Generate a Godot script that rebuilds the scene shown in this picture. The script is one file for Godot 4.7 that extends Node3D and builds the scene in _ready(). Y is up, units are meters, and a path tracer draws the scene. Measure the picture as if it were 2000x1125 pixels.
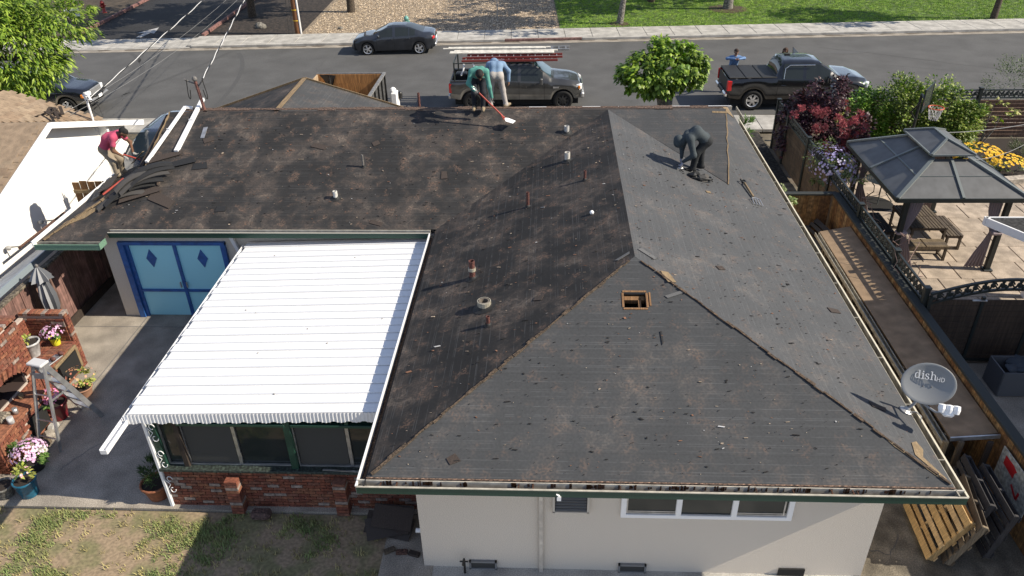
extends Node3D
# A drone's view over a house whose shingles are being torn off. x right, y up, z towards the viewer; the camera stands over (0, 0).
var rng := RandomNumberGenerator.new()
var T := {}
var M := {}
var counts := {}

class MB:
	var st := SurfaceTool.new()
	var smooth := false
	var any := false
	var col := Color(1, 1, 1)
	func _init(s := false):
		smooth = s
		st.begin(Mesh.PRIMITIVE_TRIANGLES)
	func v(p: Vector3, uv := Vector2.ZERO):
		st.set_smooth_group(0 if smooth else -1)
		st.set_color(col)
		st.set_uv(uv)
		st.add_vertex(p)
	func tri(a: Vector3, b: Vector3, c: Vector3, out: Vector3, ua := Vector2.ZERO, ub := Vector2.ZERO, uc := Vector2.ZERO):
		any = true
		if (c - a).cross(b - a).dot(out) < 0.0:
			v(a, ua); v(c, uc); v(b, ub)
		else:
			v(a, ua); v(b, ub); v(c, uc)
	func quad(a: Vector3, b: Vector3, c: Vector3, d: Vector3, out: Vector3, u := Rect2(0, 0, 1, 1)):
		var p := u.position
		var e := u.end
		tri(a, b, c, out, p, Vector2(e.x, p.y), e)
		tri(a, c, d, out, p, e, Vector2(p.x, e.y))
	func box(c: Vector3, s: Vector3, b := Basis.IDENTITY):
		var h := s * 0.5
		for ax in 3:
			for sg in [-1.0, 1.0]:
				var n := Vector3.ZERO
				n[ax] = sg
				var u := Vector3.ZERO
				u[(ax + 1) % 3] = 1
				var w := Vector3.ZERO
				w[(ax + 2) % 3] = 1
				var o: Vector3 = n * h
				u *= h
				w *= h
				quad(c + b * (o - u - w), c + b * (o + u - w), c + b * (o + u + w), c + b * (o - u + w), b * n)
	func cbox(c: Vector3, s: Vector3, r: float, b := Basis.IDENTITY):   # a box with chamfered edges
		var h := s * 0.5
		r = minf(r, 0.45 * minf(s.x, minf(s.y, s.z)))
		var q := h - Vector3(r, r, r)
		for ax in 3:
			var a1 := (ax + 1) % 3
			var a2 := (ax + 2) % 3
			for sg in [-1.0, 1.0]:
				var pts := []
				for k in [[-1, -1], [1, -1], [1, 1], [-1, 1]]:
					var p := Vector3.ZERO
					p[ax] = sg * h[ax]; p[a1] = k[0] * q[a1]; p[a2] = k[1] * q[a2]
					pts.append(c + b * p)
				var n := Vector3.ZERO
				n[ax] = sg
				quad(pts[0], pts[1], pts[2], pts[3], b * n)
				for s2 in [-1.0, 1.0]:
					var e := []
					for k in [[0, -1], [0, 1], [1, 1], [1, -1]]:
						var p := Vector3.ZERO
						p[ax] = sg * (h[ax] if k[0] == 0 else q[ax]); p[a1] = s2 * (q[a1] if k[0] == 0 else h[a1]); p[a2] = k[1] * q[a2]
						e.append(c + b * p)
					var m := Vector3.ZERO
					m[ax] = sg; m[a1] = s2
					quad(e[0], e[1], e[2], e[3], b * m)
		for k in 8:
			var g := Vector3(1 if k & 1 else -1, 1 if k & 2 else -1, 1 if k & 4 else -1)
			tri(c + b * (g * Vector3(h.x, q.y, q.z)), c + b * (g * Vector3(q.x, h.y, q.z)), c + b * (g * Vector3(q.x, q.y, h.z)), b * g)
	func bar(p: Vector3, q: Vector3, w: float, h: float, up := Vector3.UP):   # a rectangular bar from p to q
		var z := (q - p)
		var l := z.length()
		if l < 1e-5:
			return
		z /= l
		var x := up.cross(z)
		if x.length() < 1e-3:
			x = Vector3.RIGHT.cross(z)
		x = x.normalized()
		box((p + q) * 0.5, Vector3(w, h, l), Basis(x, z.cross(x), z))
	func tube(pts: Array, rad, sides := 8, caps := true):
		var prev := []
		var up := Vector3.UP
		for i in pts.size():
			var d: Vector3 = (pts[mini(i + 1, pts.size() - 1)] - pts[maxi(i - 1, 0)]).normalized()
			if absf(d.dot(up)) > 0.95:
				up = Vector3.RIGHT if absf(d.x) < 0.9 else Vector3.BACK
			var x := up.cross(d).normalized()
			var y := d.cross(x)
			up = y
			var r: float = rad[i] if rad is Array else rad
			var ring := []
			for k in sides:
				var a := TAU * k / sides
				ring.append(pts[i] + (x * cos(a) + y * sin(a)) * r)
			if i > 0:
				var m: Vector3 = (pts[i] + pts[i - 1]) * 0.5
				for k in sides:
					var k2 := (k + 1) % sides
					quad(prev[k], prev[k2], ring[k2], ring[k], (prev[k] + ring[k2]) * 0.5 - m)
			if caps and (i == 0 or i == pts.size() - 1):
				var keep := smooth
				smooth = false
				for k in range(1, sides - 1):
					tri(ring[0], ring[k], ring[k + 1], -d if i == 0 else d)
				smooth = keep
			prev = ring
	func lathe(c: Vector3, prof: Array, sides := 16, b := Basis.IDENTITY):   # prof: [radius, height] pairs, turned about b.y
		for i in range(1, prof.size()):
			var p: Array = prof[i - 1]
			var q: Array = prof[i]
			var nr: float = q[1] - p[1]
			var ny: float = p[0] - q[0]
			for k in sides:
				var a := TAU * k / sides
				var a2 := TAU * (k + 1) / sides
				var u := Vector3(cos(a), 0, sin(a))
				var w := Vector3(cos(a2), 0, sin(a2))
				var n := ((u + w) * 0.5 * nr + Vector3.UP * ny)
				var A: Vector3 = c + b * (u * p[0] + Vector3.UP * p[1])
				var B2: Vector3 = c + b * (w * p[0] + Vector3.UP * p[1])
				var C: Vector3 = c + b * (w * q[0] + Vector3.UP * q[1])
				var D: Vector3 = c + b * (u * q[0] + Vector3.UP * q[1])
				if p[0] < 1e-5:
					tri(A, C, D, b * n)
				elif q[0] < 1e-5:
					tri(A, B2, C, b * n)
				else:
					quad(A, B2, C, D, b * n)
	func ball(c: Vector3, r: Vector3, n := 8, b := Basis.IDENTITY):
		var pr := []
		for i in n + 1:
			var a := PI * i / n
			pr.append([sin(a), -cos(a)])
		pr[0][0] = 0.0
		pr[n][0] = 0.0
		lathe(c, pr, n + 4, b * Basis.from_scale(r))
	func poly(pts: Array, out: Vector3, thick := 0.0, uvf = null):   # a flat polygon (convex or not), given thickness against out
		var n := out.normalized()
		var x: Vector3 = (pts[1] - pts[0]).normalized()
		x = (x - n * x.dot(n)).normalized()
		var y := n.cross(x)
		var flat := PackedVector2Array()
		for p in pts:
			flat.append(Vector2((p - pts[0]).dot(x), (p - pts[0]).dot(y)))
		var id := Geometry2D.triangulate_polygon(flat)
		var uv := func(p): return uvf.call(p) if uvf else Vector2.ZERO
		for i in range(0, id.size(), 3):
			var a: Vector3 = pts[id[i]]
			var b: Vector3 = pts[id[i + 1]]
			var c: Vector3 = pts[id[i + 2]]
			tri(a, b, c, n, uv.call(a), uv.call(b), uv.call(c))
			if thick > 0:
				tri(a - n * thick, b - n * thick, c - n * thick, -n)
		if thick > 0:
			var ccw := not Geometry2D.is_polygon_clockwise(flat)
			for i in pts.size():
				var a: Vector3 = pts[i]
				var b: Vector3 = pts[(i + 1) % pts.size()]
				var e := (b - a).cross(n)
				quad(a, b, b - n * thick, a - n * thick, e if ccw else -e, Rect2(0, 0, 0.01, 0.01))
	func mesh() -> ArrayMesh:
		st.generate_normals()
		return st.commit()

func numbered(s: String) -> String:
	var k: int = counts.get(s, 0)
	counts[s] = k + 1
	return s if k == 0 else "%s_%03d" % [s, k]

func meta(o: Node, label := "", category := "", group := "", kind := ""):
	if label: o.set_meta("label", label)
	if category: o.set_meta("category", category)
	if group: o.set_meta("group", group)
	if kind: o.set_meta("kind", kind)

func thing(called: String, label: String, category: String, at := Vector3.ZERO, turn := 0.0, group := "") -> Node3D:
	var o := Node3D.new()
	o.name = numbered(called)
	add_child(o, true)
	o.position = at
	o.rotation.y = turn
	meta(o, label, category, group)
	return o

func put(called: String, b, mat: Material, parent: Node, kind := "") -> MeshInstance3D:
	var o := MeshInstance3D.new()
	o.name = called
	o.mesh = b.mesh() if b is MB else b
	o.material_override = mat
	parent.add_child(o, true)
	if kind: o.set_meta("kind", kind)
	return o

func solo(called: String, b, mat: Material, label: String, category: String, group := "", kind := "") -> MeshInstance3D:
	var o := put(numbered(called), b, mat, self, kind)
	meta(o, label, category, group)
	return o

func struct(called: String, b, mat: Material, parent: Node = self) -> MeshInstance3D:
	return put(numbered(called) if parent == self else called, b, mat, parent, "structure" if parent == self else "")

func dup(o: Node3D, called: String, at: Vector3, turn := 0.0, label := "", group := "") -> Node3D:
	var c: Node3D = o.duplicate()
	c.name = numbered(called)
	add_child(c, true)
	c.position = at
	c.rotation.y = turn
	if label: c.set_meta("label", label)
	if group: c.set_meta("group", group)
	return c

func multi(called: String, mesh: Mesh, mat: Material, xf: Array, cols: Array, parent: Node, kind := "stuff") -> MultiMeshInstance3D:
	var mm := MultiMesh.new()
	mm.transform_format = MultiMesh.TRANSFORM_3D
	mm.use_colors = not cols.is_empty()
	mm.mesh = mesh
	mm.instance_count = xf.size()
	for i in xf.size():
		mm.set_instance_transform(i, xf[i])
		if mm.use_colors: mm.set_instance_color(i, cols[i])
	var o := MultiMeshInstance3D.new()
	o.name = numbered(called) if parent == self else called
	o.multimesh = mm
	o.material_override = mat
	parent.add_child(o, true)
	if kind: o.set_meta("kind", kind)
	return o

func R(a := 0.0, b := 1.0) -> float:
	return rng.randf_range(a, b)

# ---- materials -------------------------------------------------------------
func noise_tex(seed_: int, freq: float, lo: float, hi: float, oct := 4, size := 512, kind := FastNoiseLite.TYPE_SIMPLEX_SMOOTH, warp := 0.0) -> ImageTexture:
	var n := FastNoiseLite.new()
	n.seed = seed_
	n.noise_type = kind
	n.frequency = freq
	n.fractal_octaves = oct
	n.domain_warp_enabled = warp > 0
	n.domain_warp_amplitude = warp
	n.domain_warp_frequency = freq
	var src := n.get_seamless_image(size, size)
	src.convert(Image.FORMAT_L8)
	var d := src.get_data()
	for i in d.size():
		d[i] = int(clampf(lerpf(lo, hi, d[i] / 255.0), 0, 1) * 255.0)
	return ImageTexture.create_from_image(Image.create_from_data(size, size, false, Image.FORMAT_L8, d))

func mk(col: Color, rough := 0.8, tex := "", scale := 1.0, tex2 := "", scale2 := 1.0, metal := 0.0) -> StandardMaterial3D:
	var m := StandardMaterial3D.new()
	m.albedo_color = col.linear_to_srgb()
	m.roughness = rough
	m.metallic = metal
	if tex:
		m.albedo_texture = T[tex]
		m.uv1_triplanar = true
		m.uv1_world_triplanar = true
		m.uv1_scale = Vector3.ONE * scale
	if tex2:
		m.detail_enabled = true
		m.detail_blend_mode = BaseMaterial3D.BLEND_MODE_MUL
		m.detail_albedo = T[tex2]
		m.detail_uv_layer = BaseMaterial3D.DETAIL_UV_2
		m.uv2_triplanar = true
		m.uv2_world_triplanar = true
		m.uv2_scale = Vector3.ONE * scale2
	return m

func bump(m: StandardMaterial3D, tex: String, amount := 1.0) -> StandardMaterial3D:
	m.normal_enabled = true
	m.normal_texture = T[tex]
	m.normal_scale = amount
	return m

func gray(v: float) -> Color:
	return Color(v, v, v)

func vcol(rough := 0.8, tex := "", scale := 1.0) -> StandardMaterial3D:
	var m := mk(Color(1, 1, 1), rough, tex, scale)
	m.vertex_color_use_as_albedo = true
	return m

func nrm(seed_: int, freq: float, strength: float, oct := 4, size := 512) -> ImageTexture:
	var n := FastNoiseLite.new()
	n.seed = seed_
	n.frequency = freq
	n.fractal_octaves = oct
	var im := n.get_seamless_image(size, size)
	im.convert(Image.FORMAT_RGBA8)
	im.bump_map_to_normal_map(strength)
	return ImageTexture.create_from_image(im)

func make_materials():
	T.fine = noise_tex(1, 0.06, 0.62, 1.0, 5)
	T.grain = noise_tex(2, 0.25, 0.6, 1.0, 2)
	T.blotch = noise_tex(3, 0.012, 0.55, 1.0, 5, 512, FastNoiseLite.TYPE_SIMPLEX_SMOOTH, 20.0)
	T.soft = noise_tex(4, 0.008, 0.75, 1.0, 3)
	T.subtle = noise_tex(6, 0.01, 0.84, 1.0, 5, 512, FastNoiseLite.TYPE_SIMPLEX_SMOOTH, 25.0)
	T.strong = noise_tex(5, 0.02, 0.2, 1.05, 5, 512, FastNoiseLite.TYPE_SIMPLEX_SMOOTH, 30.0)
	var wood := Image.create(256, 256, false, Image.FORMAT_L8)
	var wn := FastNoiseLite.new()
	wn.seed = 9
	wn.frequency = 0.02
	for y in 256:
		for x in 256:
			wood.set_pixel(x, y, gray(clampf(0.82 + 0.3 * wn.get_noise_3d(x * 6.0, y * 0.35, 0) + 0.12 * wn.get_noise_3d(x * 25.0, y * 1.5, 7), 0.3, 1)))
	T.wood = ImageTexture.create_from_image(wood)
	T.n_rough = nrm(11, 0.05, 5.0)
	T.n_fine = nrm(12, 0.2, 3.0, 2)
	M.asphalt = mk(Color(0.15, 0.149, 0.147), 0.9, "fine", 0.9, "subtle", 0.11)
	M.asphalt_dark = mk(Color(0.03, 0.03, 0.032), 0.9, "fine", 0.9, "soft", 0.1)
	M.walk = mk(Color(0.78, 0.75, 0.69), 0.9, "soft", 0.3, "fine", 1.3)
	M.concrete = mk(Color(0.58, 0.515, 0.43), 0.9, "soft", 0.3, "fine", 1.1)
	M.concrete_old = mk(Color(0.36, 0.31, 0.23), 0.9, "blotch", 0.3, "fine", 1.0)
	M.stucco = bump(mk(Color(0.98, 0.885, 0.76), 0.95, "fine", 2.6), "n_rough", 0.8)
	M.white_wall = mk(Color(0.82, 0.81, 0.78), 0.9)
	M.white = mk(gray(0.82), 0.45)
	M.white_metal = mk(Color(0.72, 0.725, 0.735), 0.4)
	M.cream = mk(Color(0.54, 0.5, 0.41), 0.6, "soft", 1.0)
	M.green = mk(Color(0.018, 0.075, 0.05), 0.5, "fine", 1.5)
	M.green_pale = mk(Color(0.2, 0.36, 0.25), 0.55, "fine", 1.5)
	M.galv = mk(Color(0.5, 0.46, 0.37), 0.5, "blotch", 0.8)
	M.blue = mk(Color(0.03, 0.13, 0.42), 0.5, "soft", 1.0)
	M.sky_blue = mk(Color(0.33, 0.72, 0.84), 0.5)
	M.glass = mk(Color(0.02, 0.025, 0.025), 0.06)
	M.glass_clear = glassy(Color(0.3, 0.34, 0.36, 0.12))
	M.screen = mk(Color(0.075, 0.075, 0.07), 0.85, "fine", 4.0)
	M.alu = mk(gray(0.6), 0.35, "soft", 1.0, "", 1.0, 0.7)
	M.chrome = mk(gray(0.75), 0.15, "", 1.0, "", 1.0, 1.0)
	M.black = mk(gray(0.014), 0.5)
	M.black_metal = mk(Color(0.016, 0.022, 0.022), 0.42)
	M.rubber = mk(gray(0.016), 0.85, "grain", 3.0)
	M.dark = mk(gray(0.01), 0.95)
	M.felt = mk(gray(0.045), 0.9, "strong", 0.5, "fine", 2.0)
	M.shingle = mk(Color(0.12, 0.09, 0.075), 0.95, "grain", 4.0, "fine", 1.0)
	M.felt_scrap = mk(gray(0.022), 0.7, "fine", 1.0)
	M.ply = mk(Color(0.5, 0.35, 0.19), 0.85, "wood", 1.0, "fine", 2.0)
	M.wood_old = mk(Color(0.2, 0.15, 0.1), 0.9, "wood", 1.2, "fine", 2.0)
	M.wood_dark = mk(Color(0.085, 0.06, 0.045), 0.85, "wood", 1.2, "fine", 1.5)
	M.wood_pale = mk(Color(0.5, 0.36, 0.2), 0.85, "wood", 1.5, "fine", 2.0)
	M.red_paint = mk(Color(0.5, 0.06, 0.035), 0.5, "fine", 3.0)
	M.rust = mk(Color(0.2, 0.1, 0.07), 0.9, "strong", 2.0)
	M.pipe_red = mk(Color(0.26, 0.1, 0.08), 0.8, "strong", 4.0)
	M.pipe_gray = mk(Color(0.33, 0.31, 0.29), 0.6, "strong", 4.0)
	M.mortar = mk(Color(0.7, 0.6, 0.52), 0.95, "grain", 3.0)
	M.soil = mk(Color(0.035, 0.025, 0.02), 0.95, "grain", 3.0)
	M.leaf = vcol(0.5)
	M.leaf.backlight_enabled = true
	M.leaf.backlight = Color(0.5, 0.7, 0.15)
	M.petal = vcol(0.7)
	M.bark = bump(mk(Color(0.17, 0.13, 0.095), 0.95, "strong", 1.5), "n_rough", 1.0)
	M.bark_pale = mk(Color(0.42, 0.39, 0.34), 0.9, "strong", 0.8)
	M.brick_set = []
	for c in [Color(0.5, 0.16, 0.09), Color(0.42, 0.13, 0.08), Color(0.6, 0.24, 0.13), Color(0.68, 0.54, 0.46), Color(0.48, 0.2, 0.13)]:
		M.brick_set.append(mk(c, 0.92, "fine", 3.0, "blotch", 1.5))

func glassy(c: Color) -> StandardMaterial3D:
	var m := StandardMaterial3D.new()
	m.albedo_color = c
	m.transparency = BaseMaterial3D.TRANSPARENCY_ALPHA
	m.roughness = 0.03
	return m

func paint(c: Color, rough := 0.35) -> StandardMaterial3D:
	var m := mk(c, rough, "soft", 0.5)
	m.metallic = 0.35
	m.clearcoat_enabled = true
	m.clearcoat = 1.0
	m.clearcoat_roughness = 0.06
	return m

const SUN := Vector3(1.0, 0.75, 0.09)
const STREET := 2.45   # degrees

func make_view():
	var cam := Camera3D.new()
	cam.name = "camera"
	add_child(cam)
	cam.position = Vector3(0, 10.8, 0)
	cam.basis = Basis.from_euler(Vector3(deg_to_rad(-31.635), deg_to_rad(3.345), deg_to_rad(-1.442)))
	cam.fov = 40.91
	cam.near = 0.1
	cam.far = 900.0
	cam.current = true
	var sky := ProceduralSkyMaterial.new()
	sky.sky_top_color = Color(0.45, 0.505, 0.62)
	sky.sky_horizon_color = Color(0.8, 0.87, 0.94)
	sky.sky_curve = 0.18
	sky.ground_bottom_color = Color(0.25, 0.22, 0.18)
	sky.ground_horizon_color = Color(0.5, 0.5, 0.48)
	sky.sun_angle_max = 0.0
	var s := Sky.new()
	s.sky_material = sky
	var env := Environment.new()
	env.background_mode = Environment.BG_SKY
	env.sky = s
	env.background_energy_multiplier = 1.05
	env.tonemap_mode = Environment.TONE_MAPPER_LINEAR
	env.tonemap_exposure = 1.5
	env.sdfgi_enabled = true
	env.ssao_enabled = true
	env.ssil_enabled = true
	var we := WorldEnvironment.new()
	we.name = "environment"
	we.environment = env
	add_child(we)
	var sun := DirectionalLight3D.new()
	sun.name = "sun"
	sun.light_energy = 1.6
	sun.light_color = Color(1.0, 0.955, 0.88)
	sun.light_angular_distance = 0.5
	sun.shadow_enabled = true
	add_child(sun)
	sun.look_at_from_position(SUN.normalized() * 60.0, Vector3.ZERO)

# ---- textures that carry wear and flat print -------------------------------
func bytes_of(seed_: int, freq: float, oct: int, w: int, h: int, kind := FastNoiseLite.TYPE_SIMPLEX_SMOOTH, warp := 0.0) -> PackedByteArray:
	var n := FastNoiseLite.new()
	n.seed = seed_
	n.frequency = freq
	n.noise_type = kind
	n.fractal_octaves = oct
	n.domain_warp_enabled = warp > 0
	n.domain_warp_amplitude = warp
	n.domain_warp_frequency = freq * 1.5
	var im := n.get_image(w, h, false, false, false)
	im.convert(Image.FORMAT_L8)
	return im.get_data()

func roof_tex(seed_: int, wm: float, hm: float, base: Color, dust: float, line_gain: float) -> StandardMaterial3D:
	# torn-off roofing felt: rolls along the eave, thin printed lines, tan dust, crumbs and scuffs
	var ppm := 105.0
	var w := int(wm * ppm)
	var h := int(hm * ppm)
	var big := bytes_of(seed_, 0.006, 4, w, h, FastNoiseLite.TYPE_SIMPLEX_SMOOTH, 35.0)
	var mid := bytes_of(seed_ + 1, 0.022, 5, w, h, FastNoiseLite.TYPE_SIMPLEX_SMOOTH, 18.0)
	var fin := bytes_of(seed_ + 2, 0.16, 3, w, h)
	var scuff := bytes_of(seed_ + 3, 0.012, 3, w, h, FastNoiseLite.TYPE_PERLIN, 60.0)
	var streak := bytes_of(seed_ + 4, 0.035, 3, w, maxi(2, h / 12))
	var mott := 0.8 if dust > 0.82 else 0.3
	var out := PackedByteArray()
	out.resize(w * h * 3)
	var rl := RandomNumberGenerator.new()
	rl.seed = seed_
	var row_tone := PackedFloat32Array()
	var row_line := PackedFloat32Array()
	row_tone.resize(h)
	row_line.resize(h)
	var course := 0.46 * ppm
	var y0 := 0.0
	while y0 < h:
		var tone := rl.randf_range(0.975, 1.03)
		for y in range(int(y0), mini(h, int(y0 + course))):
			row_tone[y] = tone
		if int(y0) < h: row_tone[int(y0)] *= 0.82
		for k in [0.1, 0.3, 0.38, 0.7]:
			var ly := int(y0 + course * (k + rl.randf_range(-0.015, 0.015)))
			if ly < h: row_line[ly] = rl.randf_range(0.5, 1.3) * line_gain
		y0 += course
	for y in h:
		for x in w:
			var i := y * w + x
			var b := big[i] / 255.0
			var m := mid[i] / 255.0
			var f := fin[i] / 255.0
			var sc := scuff[i] / 255.0
			var stv := streak[(y / 12) * w + x] / 255.0 if y / 12 < h / 12 else 0.5
			var g := row_tone[y] * (0.82 + 0.36 * f) * (1.0 - mott * 0.5 + mott * b)
			var r := base.r * g
			var gg := base.g * g
			var bl := base.b * g
			var ln := row_line[y] * clampf((stv - 0.3) * 3.5, 0.0, 1.0)
			r += 0.05 * ln; gg += 0.052 * ln; bl += 0.054 * ln
			var grit := clampf((f - 0.36) * 4.0, 0.0, 1.6)
			var d := clampf((m * 0.6 + b * 0.55 - 0.56) * 3.4, 0.0, 1.0) * dust * (0.25 + 0.75 * grit)
			if mott > 0.5: d = clampf((m * 0.45 + b * 0.5 + sc * 0.25 - 0.53) * 2.6, 0.0, 1.0) * dust * (0.6 + 0.4 * grit)
			r = lerpf(r, 0.155, d * 0.45); gg = lerpf(gg, 0.117, d * 0.45); bl = lerpf(bl, 0.092, d * 0.45)
			var rd := clampf((m - 0.62) * 6.0, 0.0, 1.0) * clampf((f - 0.42) * 5.0, 0.0, 1.0) * dust
			r = lerpf(r, 0.17, rd * 0.5); gg = lerpf(gg, 0.1, rd * 0.5); bl = lerpf(bl, 0.068, rd * 0.5)
			var ar := 1.0 - clampf(absf(sc - 0.5) * 26.0, 0.0, 1.0)
			ar *= clampf((b - 0.45) * 4.0, 0.0, 1.0) * dust * (0.3 + f)
			r += 0.07 * ar; gg += 0.055 * ar; bl += 0.042 * ar
			i *= 3
			out[i] = int(255.0 * pow(clampf(r, 0, 1), 0.4545))
			out[i + 1] = int(255.0 * pow(clampf(gg, 0, 1), 0.4545))
			out[i + 2] = int(255.0 * pow(clampf(bl, 0, 1), 0.4545))
	var mt := StandardMaterial3D.new()
	mt.albedo_texture = ImageTexture.create_from_image(Image.create_from_data(w, h, false, Image.FORMAT_RGB8, out))
	mt.roughness = 0.82
	mt.metallic_specular = 0.35
	return mt

func lawn_tex() -> StandardMaterial3D:
	var w := 900
	var a := bytes_of(71, 0.012, 4, w, w, FastNoiseLite.TYPE_SIMPLEX_SMOOTH, 25.0)
	var b := bytes_of(72, 0.12, 3, w, w)
	var out := PackedByteArray()
	out.resize(w * w * 3)
	for i in w * w:
		var t := clampf((a[i] / 255.0 - 0.42) * 4.0, 0.0, 1.0)
		var f := 0.55 + 0.8 * (b[i] / 255.0)
		var c := Color(0.28, 0.21, 0.135).lerp(Color(0.18, 0.165, 0.08), t)
		out[i * 3] = int(255.0 * pow(clampf(c.r * f, 0, 1), 0.4545))
		out[i * 3 + 1] = int(255.0 * pow(clampf(c.g * f, 0, 1), 0.4545))
		out[i * 3 + 2] = int(255.0 * pow(clampf(c.b * f, 0, 1), 0.4545))
	var m := StandardMaterial3D.new()
	m.albedo_texture = ImageTexture.create_from_image(Image.create_from_data(w, w, false, Image.FORMAT_RGB8, out))
	m.roughness = 0.95
	return m

# ---- the setting -----------------------------------------------------------
func sheet(called: String, x0: float, z0: float, x1: float, z1: float, y: float, mat: Material, thick := 0.0, parent: Node = self) -> MeshInstance3D:
	var b := MB.new()
	if thick > 0:
		b.box(Vector3((x0 + x1) / 2, y - thick / 2, (z0 + z1) / 2), Vector3(absf(x1 - x0), thick, absf(z1 - z0)))
	else:
		b.quad(Vector3(x0, y, z0), Vector3(x1, y, z0), Vector3(x1, y, z1), Vector3(x0, y, z1), Vector3.UP)
	return struct(called, b, mat, parent)

func grass_blade_mesh(n: int, h: float, w: float, spread: float) -> ArrayMesh:
	var b := MB.new()
	for i in n:
		var a := R(0, TAU)
		var at := Vector3(R(-1, 1), 0, R(-1, 1)) * spread
		var lean := Vector3(cos(a), 0, sin(a))
		var s := Vector3(-lean.z, 0, lean.x) * w
		var hh := h * R(0.6, 1.2)
		b.tri(at - s, at + s, at + lean * hh * R(0.2, 0.8) + Vector3.UP * hh, Vector3.UP + lean)
	return b.mesh()

func make_ground():
	var earth := sheet("ground", -260, -320, 260, 60, -0.14, mk(Color(0.42, 0.36, 0.26), 0.95, "blotch", 0.1, "fine", 0.8))
	var ang := deg_to_rad(STREET)
	var far := func(o: Node3D):
		o.rotation.y = ang
		o.position += Vector3(0, 0, -43.4)
	# the street, far kerb and pavement: local z = 0 is the far edge of the asphalt
	var road := sheet("street", -120, 12.3, 120, 0, -0.1, M.asphalt)
	far.call(road)
	var crack := mk(gray(0.075), 0.95)
	var mark := mk(gray(0.105), 0.9, "fine", 1.5)
	var stains := MB.new()
	for arc in [[-22.6, 0.3, -20.9, 5.4, -22.0, 11.6, 0.2], [-23.3, 0.2, -19.4, 4.8, -20.6, 11.8, 0.2], [-17.7, 0.4, -19.2, 6.5, -22.8, 12.0, 0.24], [-17.2, 0.6, -15.1, 4.5, -15.5, 11.9, 0.2]]:
		var prev = null
		for k in 15:
			var t := k / 14.0
			var q := Vector2(arc[0], arc[1]).lerp(Vector2(arc[2], arc[3]), t).lerp(Vector2(arc[2], arc[3]).lerp(Vector2(arc[4], arc[5]), t), t)
			var p := Vector3(q.x, -0.095, q.y)
			if prev != null:
				var s: Vector3 = (p - prev).cross(Vector3.UP).normalized() * arc[6] * 0.5
				stains.quad(prev - s, prev + s, p + s, p - s, Vector3.UP)
			prev = p
	var sm := struct("tyre_marks", stains, mark)
	far.call(sm)
	var cr := MB.new()
	for c in [[6.0, 1.0, 8.5, 9.0], [14.0, 2.0, 21.0, 6.5], [16.0, 5.5, 24.0, 8.5], [1.2, 4.0, 0.2, 8.0], [11.5, 4.5, 13.5, 8.0], [-12.0, 2.5, -12.4, 7.0]]:
		var p := Vector3(c[0], -0.095, c[1])
		for k in 9:
			var t := (k + 1) / 9.0
			var q := Vector3(lerpf(c[0], c[2], t) + R(-0.25, 0.25), -0.095, lerpf(c[1], c[3], t))
			var s := (q - p).cross(Vector3.UP).normalized() * 0.028
			cr.quad(p - s, p + s, q + s, q - s, Vector3.UP)
			p = q
	far.call(struct("road_cracks", cr, crack))
	var oil := MB.new()
	for e in [[-7.5, 2.4, 0.9, 0.5], [-10.5, 9.5, 1.3, 0.5], [3.5, 9.8, 1.1, 0.4], [15.0, 3.0, 1.5, 0.35], [8.0, 10.2, 1.4, 0.6], [-3.0, 5.5, 0.5, 0.3], [19.0, 9.0, 2.0, 0.5]]:
		var pts := []
		for k in 14:
			var a := TAU * k / 14
			pts.append(Vector3(e[0] + cos(a) * e[2] * R(0.6, 1.1), -0.097, e[1] + sin(a) * e[3] * R(0.6, 1.1)))
		oil.poly(pts, Vector3.UP)
	far.call(struct("road_stains", oil, mk(gray(0.13), 0.85, "fine", 0.9)))
	var grime := MB.new()
	for k in 60:
		var x0 := -45.0 + k * 1.5
		grime.quad(Vector3(x0, -0.083, -0.48), Vector3(x0 + R(0.6, 1.5), -0.083, -0.48), Vector3(x0 + R(0.6, 1.4), -0.083, -0.48 + R(0.05, 0.22)), Vector3(x0 + 0.2, -0.083, -0.48 + R(0.04, 0.2)), Vector3.UP)
	far.call(struct("gutter_grime", grime, mk(Color(0.14, 0.105, 0.07), 0.95, "grain", 2.0)))
	far.call(sheet("gutter_pan", -120, 0, 120, -0.5, -0.085, M.concrete, 0.2))
	# the kerb: dropped at the drive, red beside the fire lane
	var kerb := Node3D.new()
	kerb.name = "kerb"
	add_child(kerb)
	meta(kerb, "", "", "", "structure")
	far.call(kerb)
	var red := mk(Color(0.3, 0.17, 0.15), 0.85, "blotch", 0.7)
	for seg in [[-120, -28.2, 0.05, 0], [-28.2, -20.2, -0.045, 0], [-20.2, -2.6, 0.05, 0], [-2.6, 1.7, 0.05, 1], [1.7, 120, 0.05, 0]]:
		var b := MB.new()
		b.cbox(Vector3((seg[0] + seg[1]) / 2.0, seg[2] - 0.1, -0.58), Vector3(seg[1] - seg[0] - 0.01, 0.2, 0.15), 0.025)
		put("kerb_length", b, red if seg[3] else M.walk, kerb)
	var walk := Node3D.new()
	walk.name = "pavement"
	add_child(walk)
	meta(walk, "", "", "", "structure")
	far.call(walk)
	var x := -60.0
	while x < 60.0:
		var l := 1.52 if x > -28.3 or x < -20.0 else 1.52
		var drop := x > -28.8 and x < -20.5
		var b := MB.new()
		b.cbox(Vector3(x + l / 2, (0.045 if not drop else -0.03) - 0.06 + R(-0.002, 0.002), -1.72), Vector3(l - 0.022, 0.12, 2.11), 0.008)
		put("slab", b, M.walk, walk)
		x += l
	# the far side: drive, dirt, wood chips and park lawn
	far.call(sheet("far_drive", -28.0, -2.8, -20.4, -40, -0.02, M.asphalt_dark))
	far.call(sheet("dirt_strip", -90, -2.8, -28.0, -60, -0.01, mk(Color(0.16, 0.12, 0.08), 0.95, "blotch", 0.2, "fine", 1.0)))
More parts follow.
